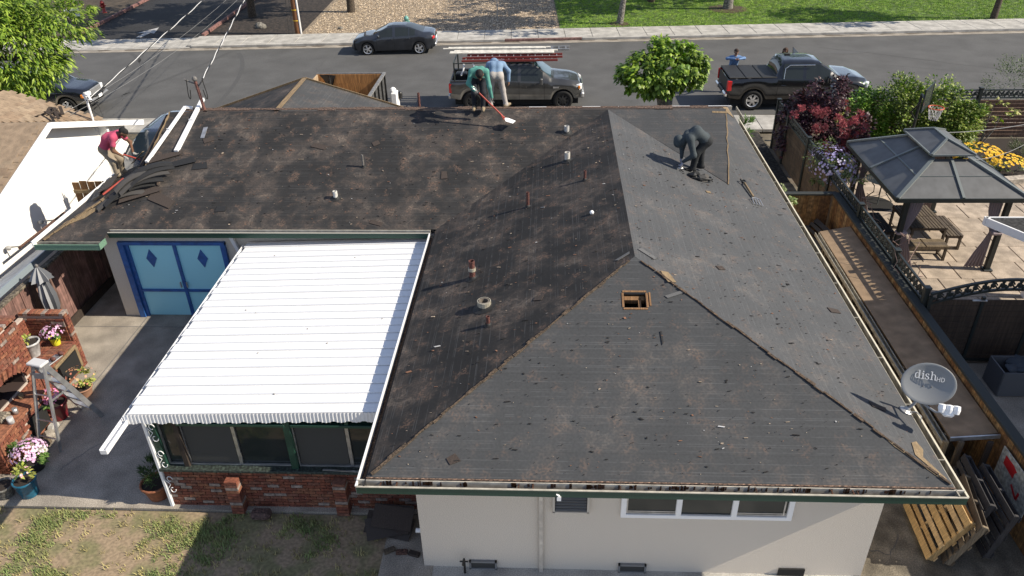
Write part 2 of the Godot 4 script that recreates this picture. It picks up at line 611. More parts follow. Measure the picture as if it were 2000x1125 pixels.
	far.call(sheet("mulch_bed", -20.4, -2.8, -14.6, -60, -0.008, mk(Color(0.11, 0.08, 0.06), 0.95, "strong", 0.4, "grain", 1.5)))
	far.call(sheet("chip_ground", -14.6, -2.8, 0.6, -60, -0.012, mk(Color(0.62, 0.49, 0.35), 0.95, "blotch", 0.5, "grain", 0.7)))
	far.call(sheet("park_lawn", 0.6, -2.8, 120, -90, -0.004, mk(Color(0.17, 0.3, 0.04), 0.95, "blotch", 0.22, "grain", 0.8)))
	var rk := mk(Color(0.32, 0.16, 0.14), 0.85, "blotch", 0.8)
	for e in [[-28.1, "drive_kerb"], [-20.3, "drive_kerb"]]:
		var b := MB.new()
		b.cbox(Vector3(e[0], 0.05, -20.0), Vector3(0.16, 0.22, 34.3), 0.02)
		far.call(struct(e[1], b, rk))
	var ar := MB.new()
	ar.poly([Vector3(-24.35, -0.015, -3.0), Vector3(-24.05, -0.015, -3.0), Vector3(-23.93, -0.015, -4.1), Vector3(-23.62, -0.015, -3.9), Vector3(-23.95, -0.015, -5.5), Vector3(-24.75, -0.015, -4.1), Vector3(-24.3, -0.015, -4.15)], Vector3.UP)
	far.call(struct("painted_arrow", ar, mk(gray(0.62), 0.8, "blotch", 1.5)))
	# wood chips, leaf litter and grass that nobody could count
	var chip := MB.new()
	chip.box(Vector3.ZERO, Vector3(0.06, 0.008, 0.026))
	var xf := []
	var cl := []
	for i in 17000:
		var p := Vector3(R(-14.4, 0.5), -0.002, -R(2.9, 13.5))
		xf.append(Transform3D(Basis.from_euler(Vector3(R(-0.5, 0.5), R(0, TAU), R(-0.5, 0.5))).scaled(Vector3.ONE * R(0.6, 1.5)), p))
		var t := R()
		cl.append(Color(0.7, 0.57, 0.42) * R(0.6, 1.2) if t > 0.25 else Color(0.42, 0.31, 0.2) * R(0.6, 1.2))
	var chips := multi("wood_chips", chip.mesh(), vcol(0.95), xf, cl, self)
	meta(chips, "pale wood chips and dry litter strewn over the lot across the street", "wood chips")
	far.call(chips)
	xf = []
	cl = []
	for i in 14000:
		var p := Vector3(R(0.7, 34), -0.004, -R(2.85, 13))
		xf.append(Transform3D(Basis(Vector3.UP, R(0, TAU)).scaled(Vector3(1, R(0.6, 1.3), 1)), p))
		cl.append(Color(0.2, 0.38, 0.035).lerp(Color(0.32, 0.45, 0.07), R()) * R(0.7, 1.2))
	var park := multi("park_grass", grass_blade_mesh(9, 0.07, 0.012, 0.09), vcol(0.8), xf, cl, self)
	meta(park, "bright green mown grass of the park beyond the far pavement", "grass")
	far.call(park)
	# near side of the street
	sheet("near_gutter", -60, -31.0, 60, -31.4, -0.088, M.concrete, 0.1)
	var nk := MB.new()
	nk.cbox(Vector3(0, -0.04, -30.92), Vector3(120, 0.19, 0.16), 0.025)
	struct("near_kerb", nk, M.walk)
	var nw := Node3D.new()
	nw.name = "near_pavement"
	add_child(nw)
	meta(nw, "", "", "", "structure")
	for k in 30:
		var b := MB.new()
		b.cbox(Vector3(-24.0 + k * 1.5, -0.01, -30.08), Vector3(1.48, 0.12, 1.5), 0.008)
		put("slab", b, M.walk, nw)
	sheet("front_yard", -40, -29.3, 8.1, -24.3, -0.03, mk(Color(0.3, 0.25, 0.17), 0.95, "blotch", 0.3, "fine", 1.0))
	sheet("front_drive", -14.6, -29.3, -4.2, -20.0, -0.02, M.concrete)
	# the back garden: patio slab, walk, lawn
	sheet("patio_slab", -12.15, -24.0, -2.0, -9.68, 0.0, M.concrete, 0.1)
	sheet("garden_walk", -2.85, -9.66, -1.95, -4.0, -0.01, M.concrete, 0.09)
	var lb := MB.new()
	lb.quad(Vector3(-15, -0.05, -9.66), Vector3(-2.86, -0.05, -9.66), Vector3(-2.86, -0.05, -2), Vector3(-15, -0.05, -2), Vector3.UP, Rect2(0, 0, 1.3, 0.9))
	struct("back_lawn", lb, lawn_tex())
	var pc := MB.new()
	for c in [[-6.9, -12.8, -8.2, -12.3], [-8.2, -12.3, -9.3, -11.2], [-9.3, -11.2, -9.6, -10.6]]:
		var p := Vector3(c[0], 0.004, c[1])
		for k in 6:
			var t := (k + 1) / 6.0
			var q := Vector3(lerpf(c[0], c[2], t) + R(-0.03, 0.03), 0.004, lerpf(c[1], c[3], t) + R(-0.04, 0.04))
			var s := (q - p).cross(Vector3.UP).normalized() * 0.007
			pc.quad(p - s, p + s, q + s, q - s, Vector3.UP)
			p = q
	for j in [[-10.3, -16.0, -10.3, -9.7], [-12.1, -15.55, -7.0, -15.55]]:
		pc.box(Vector3((j[0] + j[2]) / 2, 0.003, (j[1] + j[3]) / 2), Vector3(maxf(0.015, absf(j[2] - j[0])), 0.003, maxf(0.015, absf(j[3] - j[1]))))
	struct("patio_joints", pc, mk(gray(0.13), 0.95))
	xf = []
	cl = []
	var patch := FastNoiseLite.new()
	patch.seed = 31
	patch.frequency = 0.55
	patch.fractal_octaves = 3
	var n := 0
	while n < 9000:
		var p := Vector3(R(-12.5, -2.9), -0.05, R(-9.62, -6.9))
		var v := patch.get_noise_2d(p.x, p.z)
		if v > R(-0.02, 0.42) or R() < 0.05:
			xf.append(Transform3D(Basis(Vector3.UP, R(0, TAU)).scaled(Vector3.ONE * R(0.6, 1.35)), p))
			cl.append((Color(0.15, 0.22, 0.07) if v > 0.08 else Color(0.34, 0.29, 0.13)).lerp(Color(0.33, 0.3, 0.12), R(0, 0.7)) * R(0.7, 1.25))
		n += 1
	var weeds := multi("dry_lawn_grass", grass_blade_mesh(12, 0.055, 0.008, 0.06), vcol(0.85), xf, cl, self)
	meta(weeds, "patchy half dead grass and weeds on the bare back garden soil", "grass")
	# right hand side yard
	sheet("side_yard", 5.0, -24.3, 8.2, -4.0, -0.015, M.concrete_old)
	sheet("front_walk", -1.95, -8.6, 5.2, 8.0, -0.02, M.walk)
	var sc := MB.new()
	for c in [[5.15, -9.2, 5.75, -9.0], [5.75, -9.0, 6.05, -9.45]]:
		var p := Vector3(c[0], -0.01, c[1])
		for k in 6:
			var t := (k + 1) / 6.0
			var q := Vector3(lerpf(c[0], c[2], t) + R(-0.03, 0.03), -0.01, lerpf(c[1], c[3], t) + R(-0.03, 0.03))
			var s := (q - p).cross(Vector3.UP).normalized() * 0.006
			sc.quad(p - s, p + s, q + s, q - s, Vector3.UP)
			p = q
	struct("side_yard_crack", sc, mk(gray(0.07), 0.95))
	sheet("rock_bed", 5.9, -29.2, 8.05, -24.4, -0.02, mk(Color(0.05, 0.045, 0.04), 0.95, "strong", 0.6))
	# neighbour's patio of stamped concrete slabs
	sheet("terrace_bed", 8.0, -27.5, 26, -14.45, -0.05, mk(Color(0.2, 0.16, 0.12), 0.95, "grain", 1.0))
	var terrace := Node3D.new()
	terrace.name = "terrace"
	add_child(terrace)
	meta(terrace, "", "", "", "structure")
	var tm := []
	for k in 4:
		tm.append(mk(Color(0.78, 0.64, 0.5) * [1.0, 0.93, 1.06, 0.97][k], 0.85, "soft", 0.5, "fine", 1.2))
	for i in 9:
		for j in 11:
			var b := MB.new()
			var ox := 0.45 if j % 2 else 0.0
			b.cbox(Vector3(8.65 + i * 0.9 + ox * 0.6, -0.03 + R(-0.002, 0.002), -14.95 - j * 0.9), Vector3(0.885, 0.07, 0.885), 0.012)
			put("slab", b, tm[rng.randi() % 4], terrace)
	sheet("gate_yard", 8.0, -14.4, 18, -4.0, -0.02, M.concrete)

const EY := 2.6
const RY := 3.976
func yF(z: float) -> float: return EY + 0.33 * (-8.0 - z)
func yR(x: float) -> float: return EY + 0.33 * (5.68 - x)
func yL(x: float) -> float: return EY + 0.33 * (x + 2.66)
func yG(z: float) -> float: return EY + 0.3185 * (-15.86 - z)
func yS(x: float) -> float: return 2.5 + 0.43 * (x + 11.97)
func pF(x, z) -> Vector3: return Vector3(x, yF(z), z)
func pR(x, z) -> Vector3: return Vector3(x, yR(x), z)
func pL(x, z) -> Vector3: return Vector3(x, yL(x), z)
func pG(x, z) -> Vector3: return Vector3(x, yG(z), z)
func pS(x, z) -> Vector3: return Vector3(x, yS(x), z)
var NF := Vector3(0, 1, 0.33).normalized()
var NR := Vector3(0.33, 1, 0).normalized()
var NL := Vector3(-0.33, 1, 0).normalized()
var NG := Vector3(0, 1, 0.3185).normalized()
var NS := Vector3(-0.43, 1, 0).normalized()

func frame_on(n: Vector3, turn: float) -> Basis:   # a frame that lies on a slope, y along its normal
	var x := Vector3(cos(turn), 0, -sin(turn))
	x = (x - n * x.dot(n)).normalized()
	return Basis(x, n, x.cross(n))

func wall_box(h: Node3D, a: Vector3, b: Vector3, called := "wall", mat: Material = null):
	var m := MB.new()
	m.box((a + b) * 0.5, (b - a).abs())
	put(called, m, mat if mat else M.stucco, h)

func make_house():
	var h := thing("house", "long single storey stucco house with torn off roof down to black felt, in the middle", "house")
	var S: Material = M.stucco
	wall_box(h, Vector3(-2.1, -0.1, -8.57), Vector3(5.12, 2.42, -8.75))
	wall_box(h, Vector3(5.122, -0.1, -8.576), Vector3(4.95, 2.42, -24.0))
	wall_box(h, Vector3(-2.102, -0.1, -8.572), Vector3(-1.95, 2.42, -16.0))
	# garage wall with its opening
	wall_box(h, Vector3(-10.87, -0.1, -16.06), Vector3(-10.46, 2.5, -16.24))
	wall_box(h, Vector3(-7.83, -0.1, -16.06), Vector3(-2.1, 2.5, -16.24))
	wall_box(h, Vector3(-10.46, 2.16, -16.062), Vector3(-7.83, 2.5, -16.242))
	wall_box(h, Vector3(-10.872, -0.1, -16.06), Vector3(-10.7, 2.5, -24.0))
	wall_box(h, Vector3(-10.87, -0.1, -23.9), Vector3(5.12, 2.42, -24.05))
	# roof slopes, each with its own felt
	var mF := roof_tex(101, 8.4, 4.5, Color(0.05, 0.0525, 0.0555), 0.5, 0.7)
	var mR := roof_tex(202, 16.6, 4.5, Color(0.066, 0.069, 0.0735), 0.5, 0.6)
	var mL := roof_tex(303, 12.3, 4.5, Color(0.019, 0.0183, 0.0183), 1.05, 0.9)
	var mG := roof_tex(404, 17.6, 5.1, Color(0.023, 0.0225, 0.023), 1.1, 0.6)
	var uvF := func(p: Vector3): return Vector2((p.x + 2.66) / 8.4, (-8.0 - p.z) * 1.053 / 4.5)
	var uvR := func(p: Vector3): return Vector2((-p.z - 8.0) / 16.6, (5.68 - p.x) * 1.053 / 4.5)
	var uvL := func(p: Vector3): return Vector2((-p.z - 8.0) / 12.3, (p.x + 2.66) * 1.053 / 4.5)
	var uvG := func(p: Vector3): return Vector2((p.x + 12.0) / 17.6, (-15.4 - p.z) * 1.05 / 5.1)
	var f := MB.new()
	var hx0 := 1.26
	var hx1 := 1.63
	var hz0 := -11.05
	var hz1 := -11.35
	f.poly([pF(-2.66, -8), pF(hx0, -8), pF(hx0, -8.0 - (hx0 + 2.66))], NF, 0.045, uvF)
	f.poly([pF(hx1, -8), pF(5.68, -8), pF(hx1, -8.0 - (5.68 - hx1))], NF, 0.045, uvF)
	f.poly([pF(hx0, -8), pF(hx1, -8), pF(hx1, hz0), pF(hx0, hz0)], NF, 0.045, uvF)
	f.poly([pF(hx0, hz1), pF(hx1, hz1), pF(hx1, -8.0 - (5.68 - hx1)), pF(1.51, -12.17), pF(hx0, -8.0 - (hx0 + 2.66))], NF, 0.045, uvF)
	put("roof_slope", f, mF, h)
	f = MB.new()
	f.poly([pR(5.68, -8), pR(5.68, -24.5), pR(1.51, -20.18), pR(1.51, -12.17)], NR, 0.045, uvR)
	put("roof_slope", f, mR, h)
	f = MB.new()
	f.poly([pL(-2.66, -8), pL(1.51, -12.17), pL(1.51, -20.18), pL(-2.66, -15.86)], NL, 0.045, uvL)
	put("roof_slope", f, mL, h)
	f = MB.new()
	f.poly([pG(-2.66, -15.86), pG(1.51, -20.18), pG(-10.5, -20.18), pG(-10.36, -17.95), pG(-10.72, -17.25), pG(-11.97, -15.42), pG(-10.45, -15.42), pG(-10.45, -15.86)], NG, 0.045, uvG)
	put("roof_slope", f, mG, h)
	f = MB.new()
	f.poly([Vector3(1.51, RY, -20.18), Vector3(4.62, RY, -20.18), Vector3(4.27, yG(-17.32) + 0.012, -17.32)], NG, 0.045, func(p: Vector3): return Vector2((p.x - 1.0) / 8.4, (-16.9 - p.z) * 1.05 / 4.5))
	put("roof_slope", f, mF, h)
	f = MB.new()
	f.poly([pS(-11.97, -15.42), pS(-10.74, -17.2), pS(-10.5, -19.3), pS(-11.97, -19.3)], NS, 0.04, func(p: Vector3): return Vector2((-p.z - 12.0) / 17.6, (p.x + 12.0) / 5.1))
	put("roof_skirt", f, mG, h)
	# street side: back slope, gable wing
	f = MB.new()
	var nb := Vector3(0, 1, -0.3185).normalized()
	f.poly([Vector3(-10.5, RY, -20.18), Vector3(4.62, RY, -20.18), Vector3(4.4, 3.2, -22.6), Vector3(5.68, EY, -24.5), Vector3(-10.5, EY, -24.5)], nb, 0.045)
	put("back_slope", f, mk(Color(0.14, 0.085, 0.06), 0.95, "strong", 0.8, "fine", 2.0), h)
	var wr := roof_tex(505, 4.4, 4.4, Color(0.05, 0.052, 0.055), 0.6, 0.8)
	f = MB.new()
	f.poly([Vector3(-7.6, 3.95, -20.3), Vector3(-7.6, 3.95, -23.3), Vector3(-3.4, 2.6, -23.3), Vector3(-3.4, 2.6, -20.3)], Vector3(0.32, 1, 0), 0.045, func(p: Vector3): return Vector2((-p.z - 20.0) / 4.4, (-3.4 - p.x) / 4.4))
	put("wing_slope", f, wr, h)
	f = MB.new()
	f.poly([Vector3(-7.6, 3.95, -20.3), Vector3(-7.6, 3.95, -23.3), Vector3(-11.8, 2.6, -23.3), Vector3(-11.8, 2.6, -20.3)], Vector3(-0.32, 1, 0), 0.045, func(p: Vector3): return Vector2((-p.z - 16.0) / 17.6, (p.x + 11.8) / 5.1))
	put("wing_slope", f, mG, h)
	f = MB.new()
	f.poly([Vector3(-11.7, 2.58, -23.2), Vector3(-7.6, 3.89, -23.2), Vector3(-3.5, 2.58, -23.2)], Vector3(0, 0, -1), 0.08)
	f.box(Vector3(-7.6, 1.2, -23.25), Vector3(8.0, 2.75, 0.16))
	put("gable_wall", f, S, h)
	f = MB.new()
	for e in [[-3.4, 2.6], [-11.8, 2.6]]:
		f.bar(Vector3(-7.6, 3.93, -23.32), Vector3(e[0], e[1] - 0.02, -23.32), 0.03, 0.14)
	put("rake_board", f, M.ply, h)
	f = MB.new()
	f.bar(Vector3(-7.55, 3.965, -20.3), Vector3(-7.6, 3.965, -23.3), 0.14, 0.012)
	put("ridge_strip", f, M.ply, h)
	# left gable wall between the two roofs and the right dutch gable
	f = MB.new()
	f.poly([Vector3(-10.62, 2.5, -17.3), Vector3(-10.62, 2.95, -17.3), Vector3(-10.62, 3.9, -20.18), Vector3(-10.62, 2.62, -24.2), Vector3(-10.62, 2.5, -24.2)], Vector3(-1, 0, 0), 0.1)
	put("gable_wall", f, M.wood_dark, h)
	f = MB.new()
	f.poly([Vector3(4.3, 3.0, -17.4), Vector3(4.3, 3.92, -20.18), Vector3(4.3, 3.0, -22.9)], Vector3(1, 0, 0), 0.08)
	put("gable_wall", f, M.wood_old, h)
	f = MB.new()
	var prev := Vector3(4.63, RY, -20.18)
	for k in 12:
		var t := (k + 1) / 12.0
		var q := Vector3(4.63, RY - 0.005, -20.18).lerp(Vector3(4.27, yG(-17.32) + 0.015, -17.3), t) + Vector3(R(-0.02, 0.02), 0.004, 0)
		f.bar(prev, q, R(0.015, 0.032), 0.015, NG)
		prev = q
	f.bar(Vector3(4.25, RY - 0.045, -20.05), Vector3(4.64, RY - 0.05, -20.02), 0.07, 0.02, NG)
	put("broken_edge", f, M.ply, h)
	f = MB.new()
	prev = Vector3(-10.5, RY, -20.18)
	for k in 12:
		var t := (k + 1) / 12.0
		var q := Vector3(-10.5, RY, -20.18).lerp(pG(-10.36, -17.95) + Vector3.UP * 0.005, t) + Vector3(R(-0.025, 0.025), 0.004, 0)
		f.bar(prev, q, R(0.02, 0.05), 0.02, NG)
		prev = q
	put("broken_edge", f, M.ply, h)
	# bared hip and ridge boards, torn
	var torn := func(called: String, a: Vector3, b: Vector3, n: int, w: float, skip: float, mat: Material, seed_: int):
		rng.seed = seed_
		var m := MB.new()
		var pp := a
		for k in n:
			var t := (k + 1) / float(n)
			var q: Vector3 = a.lerp(b, t)
			if R() > skip:
				var s := Vector3(R(-0.015, 0.015), 0.013 + R(0, 0.006), R(-0.015, 0.015))
				m.bar(pp + s, q + s, w * R(0.4, 1.3), 0.014)
			pp = q
		put(called, m, mat, h)
	torn.call("bared_hip", pF(-2.6, -8.06), pF(1.4, -12.06), 34, 0.05, 0.0, mk(Color(0.2, 0.14, 0.09), 0.95, "strong", 2.0), 5)
	torn.call("bared_hip", pF(5.62, -8.06), pF(1.62, -12.06), 34, 0.045, 0.0, mk(Color(0.17, 0.115, 0.075), 0.95, "strong", 2.0), 6)
	torn.call("bared_hip", pG(-11.9, -15.5), pG(-10.8, -17.1), 14, 0.12, 0.0, M.ply, 7)
	torn.call("ridge_dust", Vector3(4.2, RY, -20.3), Vector3(-10.2, RY, -20.34), 30, 0.2, 0.0, mk(Color(0.22, 0.14, 0.1), 0.95, "strong", 1.5), 9)
	for e in 4:
		var q: Array = [[[4.85, -8.84], [5.03, -8.6], [5.25, -8.4], [5.56, -8.1], [5.45, -8.22], [5.1, -8.6]], [[5.3, -8.52], [5.36, -8.8], [5.46, -8.86], [5.5, -8.7], [5.42, -8.52], [5.62, -8.15], [5.57, -8.13]], [[-11.5, -16.0], [-11.2, -16.2], [-10.9, -16.62], [-11.15, -16.5], [-11.45, -16.15]], [[5.4, -24.2], [5.62, -24.3], [5.62, -23.3], [5.5, -23.6]]][e]
		var n: Vector3 = [NF, NR, NG, NR][e]
		var pts := []
		for c in q: pts.append((pF(c[0], c[1]) if e == 0 else (pG(c[0], c[1]) if e == 2 else pR(c[0], c[1]))) + n * 0.012)
		f = MB.new()
		f.poly(pts, n, 0.008)
		put("bare_plywood", f, M.wood_pale, h)
	# hole where the attic vent was
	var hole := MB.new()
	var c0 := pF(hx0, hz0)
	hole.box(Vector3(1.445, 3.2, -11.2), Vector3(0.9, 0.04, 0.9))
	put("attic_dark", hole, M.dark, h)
	hole = MB.new()
	for e in [[hx0 - 0.02, hz0 + 0.03, hx1 + 0.02, hz0 + 0.03], [hx0 - 0.02, hz1 - 0.03, hx1 + 0.02, hz1 - 0.03], [hx0 - 0.02, hz0, hx0 - 0.02, hz1], [hx1 + 0.02, hz0, hx1 + 0.02, hz1]]:
		hole.bar(pF(e[0], e[1]) - NF * 0.03, pF(e[2], e[3]) - NF * 0.03, 0.035, 0.085, NF)
	hole.bar(pF(1.27, -11.3) - NF * 0.12, pF(1.62, -11.3) - NF * 0.12, 0.09, 0.1, NF)
	hole.bar(pF(1.53, -11.05) - NF * 0.12, pF(1.53, -11.3) - NF * 0.12, 0.045, 0.1, NF)
	hole.bar(pF(1.7, -11.08) + NF * 0.005, pF(1.7, -11.36) + NF * 0.005, 0.03, 0.02, NF)
	put("vent_hole_frame", hole, mk(Color(0.5, 0.27, 0.12), 0.85, "wood", 1.0, "fine", 2.0), h)
	make_gutters(h)
	make_windows(h)
	# garage door
	var g := Node3D.new()
	g.name = "garage_door"
	h.add_child(g)
	var fr := MB.new()
	fr.box(Vector3(-10.4, 1.07, -16.03), Vector3(0.14, 2.18, 0.1))
	fr.box(Vector3(-7.88, 1.07, -16.03), Vector3(0.12, 2.18, 0.1))
	fr.box(Vector3(-9.14, 2.13, -16.028), Vector3(2.64, 0.08, 0.1))
	fr.box(Vector3(-9.12, 1.05, -16.075), Vector3(0.075, 2.1, 0.05))
	fr.box(Vector3(-9.12, 0.76, -16.073), Vector3(2.4, 0.06, 0.05))
	fr.box(Vector3(-10.29, 1.05, -16.071), Vector3(0.07, 2.1, 0.06))
	put("door_frame", fr, M.blue, g)
	for k in 4:
		var p := MB.new()
		var x0: float = [-9.72, -8.52][k % 2]
		p.cbox(Vector3(x0, 0.36 if k < 2 else 1.44, -16.12), Vector3(1.2, 0.72 if k < 2 else 1.36, 0.05), 0.01)
		put("door_panel", p, M.sky_blue, g)
	for x0 in [-9.78, -8.5]:
		var p := MB.new()
		p.poly([Vector3(x0, 1.92, -16.08), Vector3(x0 + 0.13, 1.67, -16.08), Vector3(x0, 1.42, -16.08), Vector3(x0 - 0.13, 1.67, -16.08)], Vector3(0, 0, 1), 0.03)
		put("diamond_ornament", p, M.blue, g)
	for e in [[-9.2, 0.95], [-9.04, 0.95]]:
		var hd := MB.new()
		hd.cbox(Vector3(e[0], e[1], -16.03), Vector3(0.03, 0.16, 0.04), 0.008)
		put("door_handle", hd, M.alu, g)
	# downspouts and odd pipes on the walls
	var ds := MB.new()
	ds.cbox(Vector3(-0.13, 1.15, -8.53), Vector3(0.075, 2.4, 0.06), 0.012)
	put("downspout", ds, M.cream if false else mk(Color(0.66, 0.6, 0.52), 0.6, "soft", 1.0), h)
	ds = MB.new()
	ds.bar(Vector3(-7.62, 2.4, -15.95), Vector3(-7.5, 1.9, -16.0), 0.08, 0.08, Vector3.BACK)
	put("downspout", ds, M.white_metal, h)
	ds = MB.new(true)
	ds.tube([Vector3(-1.4, -0.02, -8.45), Vector3(-1.4, 0.32, -8.45), Vector3(-1.4, 0.36, -8.3)], 0.02, 8)
	ds.tube([Vector3(-1.47, 0.3, -8.42), Vector3(-1.33, 0.3, -8.42)], 0.014, 6)
	put("garden_tap", ds, M.black, h)
	for x0 in [-1.1, 1.38]:
		var v := MB.new()
		v.box(Vector3(x0, 0.07, -8.555), Vector3(0.42, 0.15, 0.03))
		put("foundation_vent", v, M.screen, h)
		v = MB.new()
		for e in [[0, 0.085, 0.46, 0.03], [0, -0.085, 0.46, 0.03], [-0.215, 0, 0.03, 0.2], [0.215, 0, 0.03, 0.2]]:
			v.box(Vector3(x0 + e[0], 0.07 + e[1], -8.545), Vector3(e[2], e[3], 0.045))
		put("vent_frame", v, mk(gray(0.2), 0.6), h)
	var bv := MB.new()
	bv.box(Vector3(3.98, 0.06, -8.55), Vector3(0.42, 0.16, 0.03))
	put("foundation_vent", bv, M.dark, h)

func make_gutters(h: Node3D):
	# front, right, left and garage gutters: an outer board, a floor and the stained fascia behind
	var inner := mk(Color(0.62, 0.58, 0.5), 0.7, "soft", 1.2)
	var stain := mk(Color(0.12, 0.05, 0.025), 0.9, "strong", 2.0)
	var run := func(a: Vector3, b: Vector3, inw: Vector3, face: Material, lip: Material, fascia: Material):
		var m := MB.new()
		m.bar(a + Vector3(0, -0.075, 0), b + Vector3(0, -0.075, 0), 0.012, 0.13)
		put("gutter_front", m, face, h)
		m = MB.new()
		m.bar(a - inw * 0.002 + Vector3(0, -0.004, 0), b - inw * 0.002 + Vector3(0, -0.004, 0), 0.028, 0.012)
		put("gutter_lip", m, lip, h)
		m = MB.new()
		m.bar(a + inw * 0.065 + Vector3(0, -0.13, 0), b + inw * 0.065 + Vector3(0, -0.13, 0), 0.115, 0.01)
		put("gutter_floor", m, mk(Color(0.16, 0.1, 0.065), 0.95, "strong", 2.0), h)
		m = MB.new()
		m.bar(a + inw * 0.118 + Vector3(0, -0.06, 0), b + inw * 0.118 + Vector3(0, -0.06, 0), 0.02, 0.15)
		put("fascia", m, fascia, h)
	run.call(Vector3(-2.79, 2.57, -7.865), Vector3(5.81, 2.57, -7.865), Vector3(0, 0, -1), M.green, M.cream, inner)
	run.call(Vector3(5.81, 2.57, -7.87), Vector3(5.81, 2.57, -23.3), Vector3(-1, 0, 0), M.galv, mk(Color(0.62, 0.57, 0.44), 0.5), M.galv)
	run.call(Vector3(-2.79, 2.57, -7.87), Vector3(-2.79, 2.57, -15.72), Vector3(1, 0, 0), M.white_metal, M.white_metal, M.dark)
	run.call(Vector3(-2.79, 2.57, -15.73), Vector3(-10.44, 2.57, -15.73), Vector3(0, 0, -1), M.green, mk(Color(0.42, 0.4, 0.34), 0.6), inner)
	run.call(Vector3(-10.46, 2.47, -15.3), Vector3(-12.02, 2.47, -15.3), Vector3(0, 0, -1), M.green_pale, M.green_pale, M.galv)
	run.call(Vector3(-1.2, 2.57, -24.64), Vector3(5.81, 2.57, -24.64), Vector3(0, 0, 1), M.cream, M.white, inner)
	var m := MB.new()
	m.box(Vector3(-10.45, 2.42, -15.44), Vector3(0.012, 0.15, 0.3))
	put("gutter_end", m, M.green_pale, h)
	m = MB.new()
	m.bar(Vector3(-12.03, 2.49, -15.28), Vector3(-12.03, 2.49, -19.3), 0.03, 0.14)
	put("rake_board", m, M.white, h)
	m = MB.new()
	m.box(Vector3(5.97, 2.5, -24.0), Vector3(0.03, 0.12, 1.2))
	put("gutter_front", m, M.galv, h)
	# rust runs on the fascia boards behind the gutters
	rng.seed = 40
	m = MB.new()
	for k in 110:
		var x := R(-2.5, 5.2)
		if R() < 0.5: x = snappedf(x, 0.6) + R(-0.1, 0.1)
		m.box(Vector3(x, 2.53 + R(0, 0.02), -7.97), Vector3(R(0.01, 0.03) if k % 4 else R(0.03, 0.08), R(0.03, 0.1), 0.004))
	for k in 10:
		m.box(Vector3(R(-2.5, 5.5), 2.555, -7.93), Vector3(0.02, 0.016, 0.12))
	put("rust_stain", m, stain, h)
	for k in 12:
		m = MB.new()
		m.box(Vector3(5.74, 2.565, -8.6 - k * 1.25), Vector3(0.13, 0.014, 0.02))
		put("gutter_strap", m, M.galv, h)
	# metal drip edge along the eaves
	m = MB.new()
	m.box(Vector3(1.51, 2.607, -7.994), Vector3(8.34, 0.02, 0.02))
	put("drip_edge", m, mk(Color(0.4, 0.25, 0.17), 0.8, "strong", 1.5), h)
	# soffit
	m = MB.new()
	for s in [[-2.66, 5.68, -8.0, -8.57], [5.12, 5.68, -8.57, -24.4], [-2.66, -2.1, -8.57, -15.8], [-10.45, -2.66, -15.86, -16.06]]:
		m.box(Vector3((s[0] + s[1]) / 2, 2.44, (s[2] + s[3]) / 2), Vector3(absf(s[1] - s[0]) - 0.01, 0.02, absf(s[3] - s[2]) - 0.01))
	put("soffit", m, M.stucco, h)
	m = MB.new()
	m.box(Vector3(-11.3, 2.36, -17.3), Vector3(1.2, 0.05, 3.9))
	put("soffit", m, M.wood_dark, h)

func make_windows(h: Node3D):
	var w := Node3D.new()
	w.name = "window"
	h.add_child(w)
	var x0 := 1.12
	var x1 := 3.77
	var yb := 1.3
	var yt := 2.2
	var fr := MB.new()
	for e in [[x0, x1, yb, yb + 0.075], [x0, x1, yt - 0.02, yt + 0.03], [x0, x0 + 0.085, yb, yt], [x1 - 0.085, x1, yb, yt], [x0 + 0.85, x0 + 0.94, yb, yt], [x0 + 1.71, x0 + 1.8, yb, yt]]:
		fr.cbox(Vector3((e[0] + e[1]) / 2, (e[2] + e[3]) / 2, -8.545 + R(0, 0.003)), Vector3(e[1] - e[0], e[3] - e[2], 0.06), 0.008)
	put("window_frame", fr, M.white, w)
	for k in 3:
		var g := MB.new()
		var a: float = [x0 + 0.085, x0 + 0.94, x0 + 1.8][k]
		var b: float = [x0 + 0.85, x0 + 1.71, x1 - 0.085][k]
		g.box(Vector3((a + b) / 2, 1.78, -8.56), Vector3(b - a, 0.83, 0.012))
		put("pane", g, M.glass, w)
		if k != 1:
			var s := MB.new()
			s.box(Vector3((a + b) / 2, yb + 0.095, -8.548), Vector3(b - a, 0.025, 0.02))
			s.box(Vector3(a + 0.012 if k == 0 else b - 0.05, 1.77, -8.547), Vector3(0.022, 0.8, 0.02))
			s.box(Vector3((a + b) / 2, yb + 0.125, -8.551), Vector3(b - a, 0.02, 0.012))
			put("sash", s, M.alu, w)
	# louvred gable vent box under the eave
	var v := Node3D.new()
	v.name = "wall_vent"
	h.add_child(v)
	var f := MB.new()
	f.box(Vector3(0.34, 1.7, -8.56), Vector3(0.52, 0.58, 0.03))
	put("vent_backing", f, M.dark, v)
	f = MB.new()
	for e in [[0.07, 0.03], [0.61, 0.03]]:
		f.box(Vector3(e[0], 1.7, -8.535), Vector3(0.035, 0.6, 0.07))
	f.box(Vector3(0.34, 1.41, -8.535), Vector3(0.58, 0.02, 0.07))
	put("vent_frame", f, mk(Color(0.5, 0.46, 0.4), 0.7), v)
	for k in 9:
		var s := MB.new()
		s.box(Vector3(0.34, 1.44 + k * 0.062, -8.535), Vector3(0.49, 0.012, 0.035), Basis(Vector3.RIGHT, 0.5))
		put("slat", s, mk(gray(0.16), 0.5), v)
	f = MB.new()
	f.box(Vector3(0.14, 2.41, -7.85), Vector3(0.06, 0.08, 0.012))
	f.bar(Vector3(0.1, 2.5, -7.85), Vector3(0.15, 2.47, -7.85), 0.03, 0.01)
	put("white_tag", f, M.white, h)

